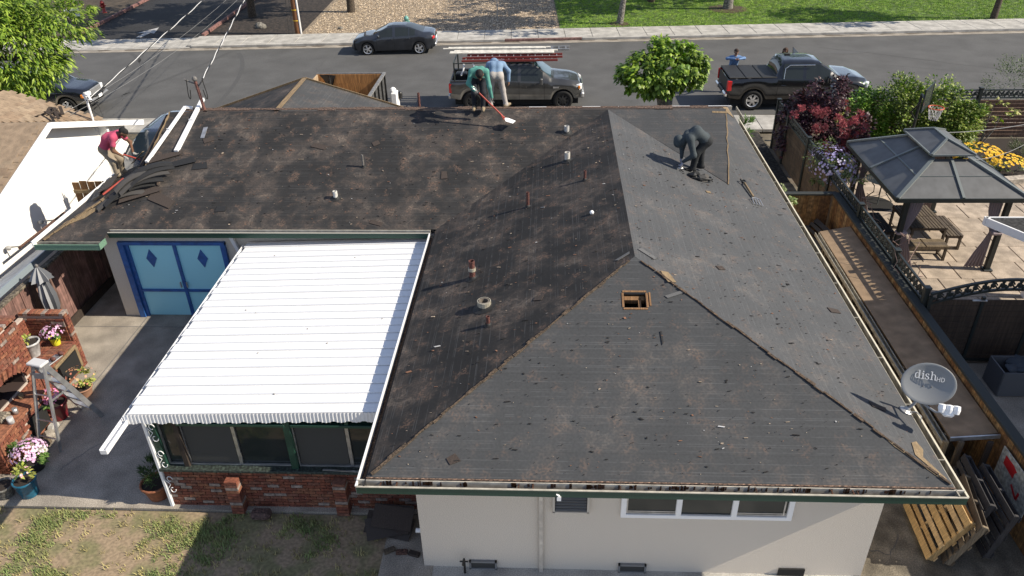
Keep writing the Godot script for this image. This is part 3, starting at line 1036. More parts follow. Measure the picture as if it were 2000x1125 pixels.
func bricks_wall(parent: Node3D, o: Vector3, u: Vector3, n: Vector3, len_: float, hgt: float, budget: int, holes: Array = [], bl := 0.205, bh := 0.062) -> int:
	# brick courses on a wall face: o is its lower corner, u runs along it, n out of it
	var j := 0.011
	var row := 0
	var y := 0.0
	var used := 0
	var rest := MB.new()
	var shared := {}
	while y + bh < hgt + 0.01:
		var x := -(bl * 0.5 if row % 2 else 0.0)
		while x < len_:
			var a := maxf(x, 0.0)
			var b := minf(x + bl, len_)
			var ok := b - a > 0.03
			for hl in holes:
				var cx := (a + b) / 2
				if hl.size() > 4:
					if y + bh < hl[2] or pow((cx - hl[0]) / hl[1], 2) + pow((y + bh * 0.5 - hl[2]) / hl[3], 2) < 1.0: ok = ok and y > hl[2] + 0.5 if absf(cx - hl[0]) < hl[1] else ok
				elif cx > hl[0] and cx < hl[1] and y + bh / 2 > hl[2] and y + bh / 2 < hl[3]: ok = false
			if ok:
				var bb := Basis(u, Vector3.UP, n)
				var c := o + u * ((a + b) / 2) + Vector3.UP * (y + bh / 2) + n * (0.004 + R(0, 0.006))
				var s := Vector3(b - a - 0.004, bh - 0.004, 0.05)
				if used < budget:
					var key := int(s.x * 100)
					if not shared.has(key):
						var m := MB.new()
						m.box(Vector3.ZERO, s)
						shared[key] = m.mesh()
					var t := R()
					var k := 3 if t < 0.1 else (2 if t < 0.3 else (1 if t < 0.55 else (4 if t < 0.72 else 0)))
					var br := put("brick", shared[key], M.brick_set[k], parent)
					br.transform = Transform3D(bb, c)
					used += 1
				else:
					rest.box(c, s, bb)
			x += bl + j
		y += bh + j
		row += 1
	if rest.any:
		put("bricks", rest, M.brick_set[0], parent, "stuff")
	return used

func make_porch():
	var h := thing("porch", "enclosed back porch with low red brick wall and green framed windows under the white awning", "porch", Vector3.ZERO)
	var core := MB.new()
	core.box(Vector3(-4.52, 0.43, -9.93), Vector3(4.82, 0.96, 0.22))
	core.box(Vector3(-6.83, 0.43, -12.9), Vector3(0.18, 0.96, 5.7))
	put("wall", core, M.mortar, h)
	bricks_wall(h, Vector3(-6.93, -0.02, -9.82), Vector3.RIGHT, Vector3.BACK, 4.83, 0.92, 280)
	for x0 in [-5.66, -3.72]:
		var p := MB.new()
		p.box(Vector3(x0, 0.39, -9.72), Vector3(0.2, 0.8, 0.2))
		put("pier", p, M.mortar, h)
		for k in 11:
			var b := MB.new()
			b.box(Vector3(x0 + R(-0.004, 0.004), 0.03 + k * 0.073, -9.71), Vector3(0.225, 0.062, 0.225))
			put("brick", b, M.brick_set[[0, 2, 4, 1, 3][(k * 3 + int(x0)) % 5]], h)
	var sill := MB.new()
	sill.cbox(Vector3(-4.5, 0.935, -9.86), Vector3(4.92, 0.06, 0.3), 0.01)
	sill.cbox(Vector3(-6.83, 0.935, -12.85), Vector3(0.26, 0.06, 5.7), 0.01)
	put("sill", sill, mk(Color(0.06, 0.085, 0.07), 0.7, "strong", 1.5), h)
	for x0 in [-6.87, -4.5, -2.15]:
		var p := MB.new()
		p.cbox(Vector3(x0, 1.55, -9.86), Vector3(0.13, 1.2, 0.16), 0.01)
		put("post", p, M.green, h)
	for x0 in [-5.5, -3.45]:
		var p := MB.new()
		p.cbox(Vector3(x0, 2.06, -9.85), Vector3(0.07, 0.2, 0.12), 0.008)
		put("post", p, M.green, h)
	var p2 := MB.new()
	p2.cbox(Vector3(-6.46, 1.5, -9.862), Vector3(0.1, 1.1, 0.14), 0.01)
	put("post", p2, M.wood_dark, h)
	p2 = MB.new()
	p2.cbox(Vector3(-5.47, 1.97, -9.845), Vector3(1.9, 0.06, 0.15), 0.008)
	p2.cbox(Vector3(-3.3, 1.97, -9.845), Vector3(2.25, 0.06, 0.15), 0.008)
	p2.cbox(Vector3(-4.5, 2.12, -9.86), Vector3(4.9, 0.07, 0.16), 0.008)
	put("transom_bar", p2, M.green, h)
	var bays := [[-6.8, -6.52, 0], [-6.41, -5.5, 1], [-5.47, -4.57, 0], [-4.43, -3.5, 1], [-3.47, -2.2, 0]]
	for bay in bays:
		var g := MB.new()
		g.box(Vector3((bay[0] + bay[1]) / 2, 1.46, -9.9), Vector3(bay[1] - bay[0], 0.96, 0.01))
		var win := put("window", g, M.glass, h)
		if bay[2]:
			g = MB.new()
			g.box(Vector3((bay[0] + bay[1]) / 2, 1.46, -9.87), Vector3(bay[1] - bay[0] - 0.06, 0.9, 0.006))
			put("insect_screen", g, M.screen, win)
		g = MB.new()
		for e in [[bay[0], 1.46, 0.03, 0.97], [bay[1], 1.46, 0.03, 0.97]]:
			g.box(Vector3(e[0], e[1], -9.868), Vector3(e[2], e[3], 0.035))
		g.box(Vector3((bay[0] + bay[1]) / 2, 0.985, -9.866), Vector3(bay[1] - bay[0], 0.03, 0.035))
		put("window_frame", g, M.alu, win)
	for k in 4:
		var g := MB.new()
		var a: float = [-6.4, -5.44, -4.4, -3.4][k]
		g.box(Vector3(a + 0.44, 2.07, -9.885), Vector3(0.86, 0.15, 0.01))
		put("transom_pane", g, M.glass, h)
	var sd := MB.new()
	for k in 4:
		sd.box(Vector3(-6.86, 1.55, -10.0 - k * 1.9), Vector3(0.12, 1.2, 0.12))
	sd.box(Vector3(-6.86, 2.15, -12.85), Vector3(0.13, 0.08, 5.7))
	put("side_frame", sd, M.green, h)
	sd = MB.new()
	sd.box(Vector3(-6.86, 1.52, -12.85), Vector3(0.012, 1.15, 5.6))
	put("side_pane", sd, M.glass, h)
	sd = MB.new()
	sd.box(Vector3(-4.5, 0.05, -12.9), Vector3(4.5, 0.04, 5.6))
	put("floor", sd, M.wood_dark, h)
	# metal track lying on the sill
	var tr := MB.new()
	tr.bar(Vector3(-4.0, 0.98, -9.76), Vector3(-3.1, 0.98, -9.72), 0.03, 0.015)
	solo("metal_strip", tr, M.alu, "thin bright metal strip lying on the porch window sill", "metal strip")

func make_awning():
	var h := thing("patio_awning", "white ribbed metal awning sloping over the back porch, with scalloped front edge", "awning")
	var yl := 2.2
	var yr := 2.33
	var xl := -7.19
	var xr := -2.85
	var z0 := -9.74
	var nP := 24
	var pw := (15.95 + z0) / nP
	var prof := [[0.0, 0.0], [0.003, 0.022], [0.02, 0.022], [0.027, 0.003], [0.13, 0.003], [0.134, 0.007], [0.142, 0.007], [0.146, 0.003], [0.25, 0.0], [0.2605, -0.004]]
	var pm := MB.new()
	for i in range(1, prof.size()):
		var a: Array = prof[i - 1]
		var b: Array = prof[i]
		var za := -a[0] as float
		var zb := -b[0] as float
		var n := Vector3(0, zb - za, 0).abs() + Vector3(0, 0.01, (b[1] - a[1]) * 1.0)
		pm.quad(Vector3(xl, yl + a[1], za), Vector3(xr, yr + a[1], za), Vector3(xr, yr + b[1], zb), Vector3(xl, yl + b[1], zb), n)
	for i in prof.size():   # closed end towards the patio
		if i == 0: continue
		pm.quad(Vector3(xl, yl - 0.03, -prof[i - 1][0]), Vector3(xl, yl + prof[i - 1][1], -prof[i - 1][0]), Vector3(xl, yl + prof[i][1], -prof[i][0]), Vector3(xl, yl - 0.03, -prof[i][0]), Vector3.LEFT)
	var pmesh := pm.mesh()
	for k in nP:
		var p := put("roof_panel", pmesh, M.white_metal, h)
		p.position = Vector3(-0.03 if k % 2 else 0.0, 0, z0 - k * 0.2588)
	# scalloped, fluted front edge
	var f := MB.new()
	var n := 34
	for k in n:
		var t0 := k / float(n)
		var t1 := (k + 1) / float(n)
		var fl := 4
		for q in fl:
			var a := lerpf(t0, t1, q / float(fl))
			var b := lerpf(t0, t1, (q + 1) / float(fl))
			var d0 := 0.012 if q % 2 == 0 else 0.0
			var d1 := 0.0 if q % 2 == 0 else 0.012
			var s0 := 0.14 + 0.035 * sin(PI * fposmod(a * n / 2.0, 1.0))
			var s1 := 0.14 + 0.035 * sin(PI * (1.0 if q == fl - 1 and (k % 2) else fposmod(b * n / 2.0, 1.0)))
			var A := Vector3(lerpf(xl - 0.05, xr, a), lerpf(yl, yr, a) + 0.03, z0 + 0.02 + d0)
			var B := Vector3(lerpf(xl - 0.05, xr, b), lerpf(yl, yr, b) + 0.03, z0 + 0.02 + d1)
			f.quad(A, B, B + Vector3(0, -s1 - 0.03, 0.01), A + Vector3(0, -s0 - 0.03, 0.01), Vector3.BACK)
	put("scalloped_edge", f, M.white_metal, h)
	# box gutter along the low side, running out past the front
	var g := MB.new()
	var ga := Vector3(-7.25, 2.14, -15.9)
	var gb := Vector3(-7.25, 2.08, -8.98)
	for e in [[-0.055, 0.0, 0.012, 0.09], [0.055, 0.0, 0.012, 0.09], [0.0, -0.045, 0.12, 0.012]]:
		var off := Vector3(e[0], e[1], 0)
		g.bar(ga + off, gb + off, e[2], e[3])
	g.box(gb + Vector3(0, -0.01, 0), Vector3(0.11, 0.08, 0.01))
	put("box_gutter", g, M.white_metal, h)
	var post := MB.new()
	post.cbox(Vector3(-6.97, 1.06, -9.77), Vector3(0.06, 2.16, 0.06), 0.01)
	put("post", post, M.white_metal, h)
	post = MB.new(true)
	for k in 3:
		var y := 0.55 + k * 0.62
		for s in [-1.0, 1.0]:
			var pts := []
			for q in 11:
				var a := q / 10.0 * TAU * 0.8
				pts.append(Vector3(-6.91 + 0.06 + 0.055 * cos(a) * (1 - q * 0.04), y + s * 0.13 + s * 0.07 * sin(a) * (1 - q * 0.03), -9.76))
			post.tube(pts, 0.009, 5)
		post.tube([Vector3(-6.93, y - 0.1, -9.76), Vector3(-6.86, y, -9.76), Vector3(-6.93, y + 0.1, -9.76)], 0.008, 5)
	put("scroll_ornament", post, M.white_metal, h)
	rng.seed = 61
	var bits := MB.new()
	for k in 9:
		var x := R(-6.9, -3.0)
		bits.box(Vector3(x, lerpf(yl, yr, (x - xl) / (xr - xl)) + 0.014, R(-15.6, -9.9)), Vector3(R(0.015, 0.04), 0.006, R(0.01, 0.025)), Basis(Vector3.UP, R(0, 3)))
	meta(solo("awning_litter", bits, mk(Color(0.16, 0.13, 0.1), 0.95), "dark leaf and shingle bits scattered on the white awning", "litter"), "", "", "", "stuff")
	var bm := MB.new()
	for x in [-7.05, -5.2, -3.4]:
		bm.box(Vector3(x, lerpf(yl, yr, (x - xl) / (xr - xl)) - 0.06, -12.95), Vector3(0.05, 0.08, 5.8))
	put("beam", bm, M.white, h)

# ---- vehicles: x forward, y up, z to the right hand side --------------------
func pl(a: Array, x: float) -> float:
	if x <= a[0][0]: return a[0][1]
	for i in range(1, a.size()):
		if x <= a[i][0]:
			return lerpf(a[i - 1][1], a[i][1], (x - a[i - 1][0]) / maxf(1e-4, a[i][0] - a[i - 1][0]))
	return a[-1][1]

func car_section(s: Dictionary, x: float) -> Array:
	var w := pl(s.w, x)
	var wr := minf(pl(s.wr, x), w * 0.97)
	var belt := pl(s.belt, x)
	var top := maxf(pl(s.top, x), belt + 0.012)
	var lo: float = pl(s.sill, x)
	for a in s.arches:
		var d: float = absf(x - a[0])
		if d < a[2]: lo = maxf(lo, a[1] + sqrt(a[2] * a[2] - d * d))
	lo = minf(lo, belt - 0.08)
	var gh := top - belt
	return [Vector3(x, lo, w * 0.95), Vector3(x, lerpf(lo, belt, 0.3), w * 0.99), Vector3(x, lerpf(lo, belt, 0.7), w), Vector3(x, belt - 0.02, w * 0.985),
		Vector3(x, belt + minf(0.012, gh * 0.3), lerpf(w * 0.965, wr, 0.0 if gh > 0.2 else 0.35)), Vector3(x, belt + gh * 0.86, wr * 1.0), Vector3(x, belt + gh * 0.96, wr * 0.9), Vector3(x, belt + gh * 0.995, wr * 0.5), Vector3(x, top, 0)]

func make_wheel(parent: Node3D, at: Vector3, r: float, wd: float, rim_mat: Material, spokes: int, rr := 0.66):
	var wn := Node3D.new()
	wn.name = "wheel"
	parent.add_child(wn, true)
	wn.position = at
	var side := signf(at.z)
	var bb := Basis(Vector3.RIGHT, side * PI / 2)
	var t := MB.new(true)
	t.lathe(Vector3.ZERO, [[r * rr, -wd * 0.5], [r * 0.9, -wd * 0.5], [r, -wd * 0.3], [r, wd * 0.3], [r * 0.93, wd * 0.47], [r * 0.8, wd * 0.5], [r * rr, wd * 0.44]], 24, bb)
	put("tyre", t, M.rubber, wn)
	t = MB.new()
	t.lathe(Vector3.ZERO, [[r * rr, wd * 0.46], [r * rr * 0.9, wd * 0.4], [r * rr * 0.88, wd * 0.1]], 24, bb)
	for k in spokes:
		for q in [-0.13, 0.13]:
			var a: float = TAU * k / spokes + q
			var a2: float = TAU * k / spokes + q * 0.55
			t.bar(bb * Vector3(cos(a) * r * rr * 0.9, wd * 0.36, sin(a) * r * rr * 0.9), bb * Vector3(cos(a2 + q) * r * 0.12, wd * 0.42, sin(a2 + q) * r * 0.12), 0.045, 0.03, bb * Vector3.UP)
	t.lathe(Vector3.ZERO, [[r * 0.17, wd * 0.3], [r * 0.15, wd * 0.45], [0.0, wd * 0.46]], 12, bb)
	put("rim", t, rim_mat, wn)
	t = MB.new()
	t.lathe(Vector3.ZERO, [[r * rr * 0.9, wd * 0.12], [0.0, wd * 0.12]], 16, bb)
	put("brake", t, M.dark, wn)

func make_car(called: String, label: String, category: String, s: Dictionary, at: Vector3, turn: float) -> Node3D:
	var c := thing(called, label, category, at, turn)
	var xs := []
	var x: float = s.x0
	while x < s.x1:
		xs.append(x)
		x += 0.07
	xs.append(s.x1)
	for e in s.cuts: xs.append(e)
	xs.sort()
	var body := MB.new(true)
	var shield := MB.new(true)
	var side := [MB.new(), MB.new()]
	var lower := MB.new(true)
	var prev := []
	var open: Array = s.get("open", [9, 9])
	for i in xs.size():
		var sec := car_section(s, xs[i])
		if i > 0 and xs[i] - xs[i - 1] > 0.002:
			var xm: float = (xs[i] + xs[i - 1]) / 2
			for k in 8:
				if k >= 4 and xm > open[0] and xm < open[1]: continue
				var tgt := [body, body]
				if k == 4:
					for wnd in s.windows:
						if xm > wnd[0] and xm < wnd[1]: tgt = side
				if k >= 5:
					for wnd in s.shields:
						if xm > wnd[0] and xm < wnd[1] and (k >= 6 or wnd.size() > 2): tgt = [shield, shield]
				if k == 0 and s.has("two_tone"): tgt = [lower, lower]
				for sg in 2:
					var f := Vector3(1, 1, 1.0 if sg == 0 else -1.0)
					var out: Vector3 = (sec[k] + prev[k + 1]) * 0.5 - Vector3(xm, 0.55, 0)
					tgt[sg].quad(prev[k] * f, sec[k] * f, sec[k + 1] * f, prev[k + 1] * f, out * f)
		if i == 0 or i == xs.size() - 1:
			var d := Vector3.LEFT if i == 0 else Vector3.RIGHT
			for k in 8:
				if k >= 4 and xs[i] >= open[0] and xs[i] <= open[1]: continue
				var m0 := Vector3(1, 1, -1)
				body.quad(sec[k], sec[k + 1], sec[k + 1] * m0, sec[k] * m0, d)
		prev = sec
	put("body", body, s.paint, c)
	if lower.any: put("lower_body", lower, s.two_tone, c)
	if shield.any: put("windscreen", shield, s.get("glass", M.glass), c)
	for b in side:
		if b.any: put("side_window", b, M.glass, c)
	var under := MB.new()
	under.box(Vector3((s.x0 + s.x1) / 2, 0.5, 0), Vector3(s.x1 - s.x0 - 0.35, 0.5, pl(s.w, 0) * 1.72))
	put("underbody", under, M.dark, c)
	for a in s.arches:
		for sg in [-1.0, 1.0]:
			make_wheel(c, Vector3(a[0], a[1], sg * (pl(s.w, a[0]) - s.tw * 0.5 - 0.01)), s.wheel_r, s.tw, s.rim, s.spokes, s.get("rr", 0.66))
	var seam := MB.new()
	for e in s.seams:
		var sec := car_section(s, e)
		for k in 3:
			for sg in [-1.0, 1.0]:
				var f := Vector3(1, 1, sg)
				seam.bar(sec[k] * f + Vector3(0, 0, 0.001 * sg), sec[k + 1] * f + Vector3(0, 0, 0.001 * sg), 0.012, 0.006, Vector3(0, 0, 1))
	if seam.any: put("door_gap", seam, M.dark, c)
	for e in s.handles:
		for sg in [-1.0, 1.0]:
			var hd := MB.new()
			hd.cbox(Vector3(e[0], e[1], sg * (pl(s.w, e[0]) + 0.012)), Vector3(0.2, 0.045, 0.04), 0.012)
			put("door_handle", hd, s.get("handle_mat", s.paint), c)
	for sg in [-1.0, 1.0]:
		var mr := MB.new()
		mr.cbox(Vector3(s.mirror[0], s.mirror[1], sg * (s.mirror[2] + 0.1)), Vector3(0.12, 0.18 * s.mirror[3], 0.22), 0.03)
		mr.bar(Vector3(s.mirror[0], s.mirror[1] - 0.05, sg * (s.mirror[2] - 0.08)), Vector3(s.mirror[0], s.mirror[1] - 0.03, sg * s.mirror[2]), 0.05, 0.04)
		put("wing_mirror", mr, s.get("mirror_mat", s.paint), c)
		var hl := MB.new()
		for e in s.head: hl.cbox(Vector3(e[0], e[1], sg * e[2]), Vector3(e[3], e[4], e[5]), 0.03, Basis(Vector3.UP, -sg * e[6]))
		if hl.any: put("headlight", hl, M.lamp, c)
		var tl := MB.new()
		for e in s.tail: tl.cbox(Vector3(e[0], e[1], sg * e[2]), Vector3(e[3], e[4], e[5]), 0.02, Basis(Vector3.UP, sg * e[6]))
		if tl.any: put("tail_light", tl, M.red_lamp, c)
	return c

func make_vehicles():
	M.lamp = mk(Color(0.72, 0.74, 0.76), 0.12)
	M.red_lamp = mk(Color(0.5, 0.02, 0.02), 0.2)
	M.amber = mk(Color(0.8, 0.25, 0.03), 0.2)
	M.rim = mk(gray(0.72), 0.3, "", 1.0, "", 1.0, 0.75)
	var ang := deg_to_rad(STREET)
	# dark grey saloon across the street, facing left
	var s := {
		"x0": -2.24, "x1": 2.26, "cuts": [-1.98, -1.05, -0.9, -0.3, -0.24, 0.62, 0.55, 1.3, -1.3, -0.42, 0.5],
		"top": [[-2.24, 0.8], [-2.2, 1.0], [-1.95, 1.08], [-1.62, 1.1], [-0.95, 1.36], [-0.6, 1.42], [0.0, 1.425], [0.3, 1.38], [1.1, 0.99], [1.6, 0.93], [2.05, 0.8], [2.2, 0.68], [2.26, 0.55]],
		"belt": [[-2.24, 0.7], [-2.1, 0.95], [-1.6, 0.98], [-0.4, 0.94], [0.9, 0.89], [1.6, 0.82], [2.1, 0.7], [2.26, 0.5]],
		"w": [[-2.24, 0.62], [-2.15, 0.76], [-1.8, 0.87], [-0.5, 0.905], [0.9, 0.905], [1.7, 0.88], [2.1, 0.76], [2.26, 0.55]],
		"wr": [[-2.24, 0.5], [-1.7, 0.68], [-0.7, 0.58], [0.1, 0.6], [0.9, 0.72], [1.2, 0.76], [2.0, 0.62], [2.26, 0.4]],
		"sill": [[-2.24, 0.38], [-1.9, 0.25], [1.9, 0.22], [2.26, 0.3]],
		"arches": [[-1.38, 0.31, 0.37], [1.38, 0.31, 0.37]], "wheel_r": 0.325, "tw": 0.22, "rim": M.rim, "spokes": 5, "rr": 0.72,
		"windows": [[-1.2, -0.88], [-0.83, -0.12], [-0.03, 0.68]], "shields": [[-1.6, -0.72], [0.26, 1.06]],
		"paint": paint(Color(0.035, 0.04, 0.05)), "seams": [-0.98, -0.075, 0.86], "handles": [[-0.82, 0.84], [0.12, 0.82]], "mirror": [0.72, 0.98, 0.9, 0.8],
		"head": [[2.06, 0.64, 0.6, 0.16, 0.13, 0.3, 0.5]], "tail": [[-2.12, 0.83, 0.66, 0.12, 0.15, 0.24, 0.35]]}
	var c := make_car("saloon_car", "dark grey four door saloon parked against the far kerb, facing left", "car", s, Vector3(-8.45, -0.1, -42.2), PI + ang)
	var b := MB.new()
	b.cbox(Vector3(-2.235, 0.72, 0), Vector3(0.02, 0.12, 0.5), 0.005)
	put("number_plate", b, M.white, c)
	b = MB.new()
	b.cbox(Vector3(-2.23, 0.45, 0), Vector3(0.1, 0.2, 1.5), 0.04)
	put("bumper", b, M.alu, c)
	# grey crew cab pickup by the near kerb, facing right, silver lower body
	s = {
		"x0": -2.85, "x1": 2.75, "cuts": [-2.8, -1.05, -0.95, 0.06, 0.14, 1.05, 0.98, 1.6],
		"top": [[-2.85, 1.3], [-1.02, 1.3], [-1.0, 1.55], [-0.85, 1.9], [-0.5, 1.94], [0.5, 1.93], [0.75, 1.88], [1.42, 1.36], [1.5, 1.32], [2.2, 1.24], [2.6, 1.14], [2.72, 0.95], [2.75, 0.75]],
		"belt": [[-2.85, 1.27], [-1.0, 1.27], [0.0, 1.24], [1.3, 1.2], [2.3, 1.08], [2.65, 0.95], [2.75, 0.7]],
		"w": [[-2.85, 0.96], [-2.7, 0.98], [1.8, 0.985], [2.5, 0.93], [2.7, 0.86], [2.75, 0.8]],
		"wr": [[-2.85, 0.9], [-1.0, 0.72], [-0.8, 0.72], [0.6, 0.72], [1.4, 0.82], [2.3, 0.78], [2.75, 0.6]],
		"sill": [[-2.85, 0.55], [-2.5, 0.48], [2.0, 0.45], [2.75, 0.5]],
		"arches": [[-1.93, 0.4, 0.49], [1.92, 0.4, 0.49]], "wheel_r": 0.42, "tw": 0.27, "rim": mk(gray(0.03), 0.4), "spokes": 8, "rr": 0.6,
		"windows": [[-0.85, 0.02], [0.12, 1.08]], "shields": [[0.72, 1.44]], "open": [-2.9, -1.03],
		"paint": paint(Color(0.06, 0.06, 0.058)), "two_tone": paint(Color(0.3, 0.285, 0.25)), "seams": [-0.97, 0.07, 1.14], "handles": [[-0.75, 1.0], [0.3, 1.0]], "handle_mat": M.black, "mirror": [1.0, 1.28, 1.02, 1.5], "mirror_mat": paint(Color(0.12, 0.12, 0.12)),
		"glass": mk(Color(0.03, 0.06, 0.07), 0.05), "head": [[2.6, 0.9, 0.72, 0.2, 0.3, 0.3, 0.3]], "tail": [[-2.84, 0.98, 0.88, 0.14, 0.42, 0.16, 0.0]]}
	c = make_car("pickup_truck", "grey crew cab pickup with ladder rack, parked in front of the house behind two roofers", "pickup truck", s, Vector3(-1.45, -0.1, -33.15), ang * 0.3)
	var bed := MB.new()
	for sg in [-1.0, 1.0]:
		bed.box(Vector3(-1.93, 1.02, sg * 0.83), Vector3(1.78, 0.5, 0.06))
		bed.box(Vector3(-1.93, 1.275, sg * 0.89), Vector3(1.8, 0.03, 0.17))
	bed.box(Vector3(-1.93, 0.8, 0), Vector3(1.8, 0.05, 1.66))
	bed.box(Vector3(-2.82, 1.02, 0), Vector3(0.06, 0.52, 1.8))
	bed.box(Vector3(-1.06, 1.05, 0), Vector3(0.05, 0.5, 1.7))
	put("cargo_bed", bed, M.black, c)
	b = MB.new()
	b.cbox(Vector3(2.74, 0.62, 0), Vector3(0.16, 0.24, 1.86), 0.05)
	b.cbox(Vector3(-2.9, 0.6, 0), Vector3(0.14, 0.2, 1.9), 0.05)
	put("bumper", b, M.alu, c)
	b = MB.new()
	for sg in [-1.0, 1.0]:
		b.cbox(Vector3(2.61, 0.95, sg * 0.89), Vector3(0.1, 0.13, 0.06), 0.02)
	put("indicator", b, M.amber, c)
	b = MB.new()
	b.cbox(Vector3(2.74, 0.88, 0), Vector3(0.06, 0.28, 1.1), 0.03)
	put("grille", b, M.chrome, c)
	b = MB.new()
	b.cbox(Vector3(1.62, 0.98, 0.985), Vector3(0.24, 0.07, 0.012), 0.004)
	put("badge", b, M.alu, c)
	b = MB.new(true)
	for px in [-2.65, -1.15]:
		for sg in [-1.0, 1.0]:
			b.tube([Vector3(px, 1.28, sg * 0.88), Vector3(px, 2.02, sg * 0.86)], 0.03, 8)
		b.tube([Vector3(px, 2.03, -0.95), Vector3(px, 2.03, 0.95)], 0.03, 8)
	b.tube([Vector3(0.7, 2.03, -0.8), Vector3(0.7, 2.03, 0.8)], 0.025, 8)
	for sg in [-1.0, 1.0]:
		b.tube([Vector3(-2.65, 2.0, sg * 0.86), Vector3(0.75, 2.01, sg * 0.72)], 0.022, 8)
		b.tube([Vector3(0.7, 1.9, sg * 0.72), Vector3(0.7, 2.03, sg * 0.72)], 0.02, 6)
	put("ladder_rack", b, M.black_metal, c)
	b = MB.new()
	b.box(Vector3(0.0, 1.985, 0), Vector3(1.1, 0.05, 1.2))
	for k in 5: b.box(Vector3(-0.45 + k * 0.22, 2.02, 0), Vector3(0.1, 0.04, 1.25))
	put("roof_tray", b, M.black, c)
	var ladder := func(label: String, p: Vector3, len_: float, wd: float, mat: Material, rung: Material, tilt: float):
		var o := thing("extension_ladder", label, "ladder", p, ang * 0.3, "ladders on the grey pickup")
		for sg in [-1.0, 1.0]:
			var r1 := MB.new()
			r1.cbox(Vector3(0, tilt * sg * 0.1, sg * wd / 2), Vector3(len_, 0.085, 0.035), 0.006)
			put("rail", r1, mat, o)
		for k in int(len_ / 0.3):
			var r2 := MB.new()
			r2.box(Vector3(-len_ / 2 + 0.16 + k * 0.3, 0, 0), Vector3(0.035, 0.03, wd))
			put("rung", r2, rung, o)
	var redl := mk(Color(0.33, 0.05, 0.04), 0.5, "fine", 2.0)
	ladder.call("red railed fibreglass ladder nearest the viewer on the pickup's rack", Vector3(-1.55, 2.12, -32.55), 4.0, 0.42, redl, M.alu, 0.0)
	ladder.call("second red railed ladder, lying lower on the pickup's rack", Vector3(-1.75, 2.02, -32.42), 4.0, 0.42, redl, M.alu, 0.0)
	ladder.call("bare aluminium ladder farthest back on the pickup's rack", Vector3(-1.2, 2.12, -33.7), 3.9, 0.42, M.alu, M.alu, 0.0)
	for k in 4:
		var pipe := MB.new()
		var px: float = [0.0, -0.15, 0.35, 0.15][k]
		pipe.cbox(Vector3(-2.1 - px, [2.2, 2.2, 2.23, 2.2][k], -32.85 - k * 0.26), Vector3(4.4, 0.05, [0.3, 0.12, 0.1, 0.14][k]), 0.01)
		solo("white_trim", pipe, mk(Color(0.8, 0.76, 0.66), 0.5, "soft", 1.0), ["broad white trim board on the pickup's rack, just behind the red ladders", "narrow pale trim length on the rack, second behind the red ladders", "thin pale trim length on the rack, third behind the red ladders", "pale trim length lying farthest back on the pickup's rack"][k], "trim board", "trim on the rack")
	rng.seed = 90
	var junk := MB.new()
	junk.cbox(Vector3(-3.9, 1.0, -33.3), Vector3(0.5, 0.5, 0.5), 0.05)
	junk.ball(Vector3(-3.3, 1.08, -33.1), Vector3(0.3, 0.2, 0.3), 8)
	solo("tool_bag", junk, M.black, "black tool bags heaped in the bed of the grey pickup", "tool bag")
	junk = MB.new(true)
	for k in 2:
		junk.tube([Vector3(-3.85 + k * 0.42, 1.3, -32.6), Vector3(-3.75 + k * 0.42, 1.5, -32.62), Vector3(-3.7 + k * 0.42, 1.72, -32.66), Vector3(-3.78 + k * 0.42, 1.76, -32.8)], 0.035, 8)
	solo("white_bracket", junk, M.white, "white curved ladder brackets at the tail of the grey pickup", "bracket")
	# black crew cab pickup with covered bed
	s = {
		"x0": -2.95, "x1": 2.95, "cuts": [-0.98, -0.92, 0.1, 0.18, 1.1, 1.02, 1.6],
		"top": [[-2.95, 1.36], [-0.98, 1.4], [-0.9, 1.7], [-0.72, 1.95], [-0.4, 1.98], [0.5, 1.96], [0.8, 1.9], [1.5, 1.42], [1.6, 1.38], [2.3, 1.32], [2.75, 1.2], [2.9, 1.0], [2.95, 0.8]],
		"belt": [[-2.95, 1.3], [-1.0, 1.33], [0.0, 1.28], [1.4, 1.25], [2.4, 1.14], [2.85, 1.0], [2.95, 0.75]],
		"w": [[-2.95, 0.94], [-2.8, 1.0], [1.9, 1.02], [2.6, 0.97], [2.85, 0.86], [2.95, 0.74]],
		"wr": [[-2.95, 0.86], [-1.0, 0.84], [-0.8, 0.74], [0.6, 0.74], [1.5, 0.86], [2.4, 0.8], [2.95, 0.55]],
		"sill": [[-2.95, 0.55], [-2.5, 0.48], [2.0, 0.44], [2.95, 0.5]],
		"arches": [[-1.88, 0.42, 0.5], [1.85, 0.42, 0.5]], "wheel_r": 0.425, "tw": 0.28, "rim": M.rim, "spokes": 6, "rr": 0.62,
		"windows": [[-0.75, 0.06], [0.18, 1.15]], "shields": [[0.78, 1.5], [-0.97, -0.75]], "open": [-3.0, -0.99],
		"paint": paint(Color(0.012, 0.014, 0.018), 0.25), "seams": [-0.93, 0.12, 1.2], "handles": [[-0.7, 1.05], [0.35, 1.05]], "mirror": [1.05, 1.32, 1.05, 1.4],
		"head": [[2.72, 1.0, 0.78, 0.24, 0.2, 0.3, 0.45]], "tail": [[-2.9, 1.05, 0.93, 0.2, 0.42, 0.14, 0.1]]}
	c = make_car("pickup_truck", "black crew cab pickup with a covered bed, partly hidden by the purple smoke bush", "pickup truck", s, Vector3(10.25, -0.1, -33.0), ang * 0.4)
	for k in 3:
		b = MB.new()
		b.cbox(Vector3(-2.6 + k * 0.66, 1.36, 0), Vector3(0.64, 0.06, 1.84), 0.02)
		put("bed_cover_panel", b, mk(gray(0.03), 0.55, "fine", 2.0), c)
	b = MB.new()
	b.cbox(Vector3(-3.0, 0.66, 0.7), Vector3(0.16, 0.2, 0.5), 0.05)
	b.cbox(Vector3(-3.0, 0.66, -0.7), Vector3(0.16, 0.2, 0.5), 0.05)
	put("chrome_bumper", b, M.chrome, c)
	b = MB.new()
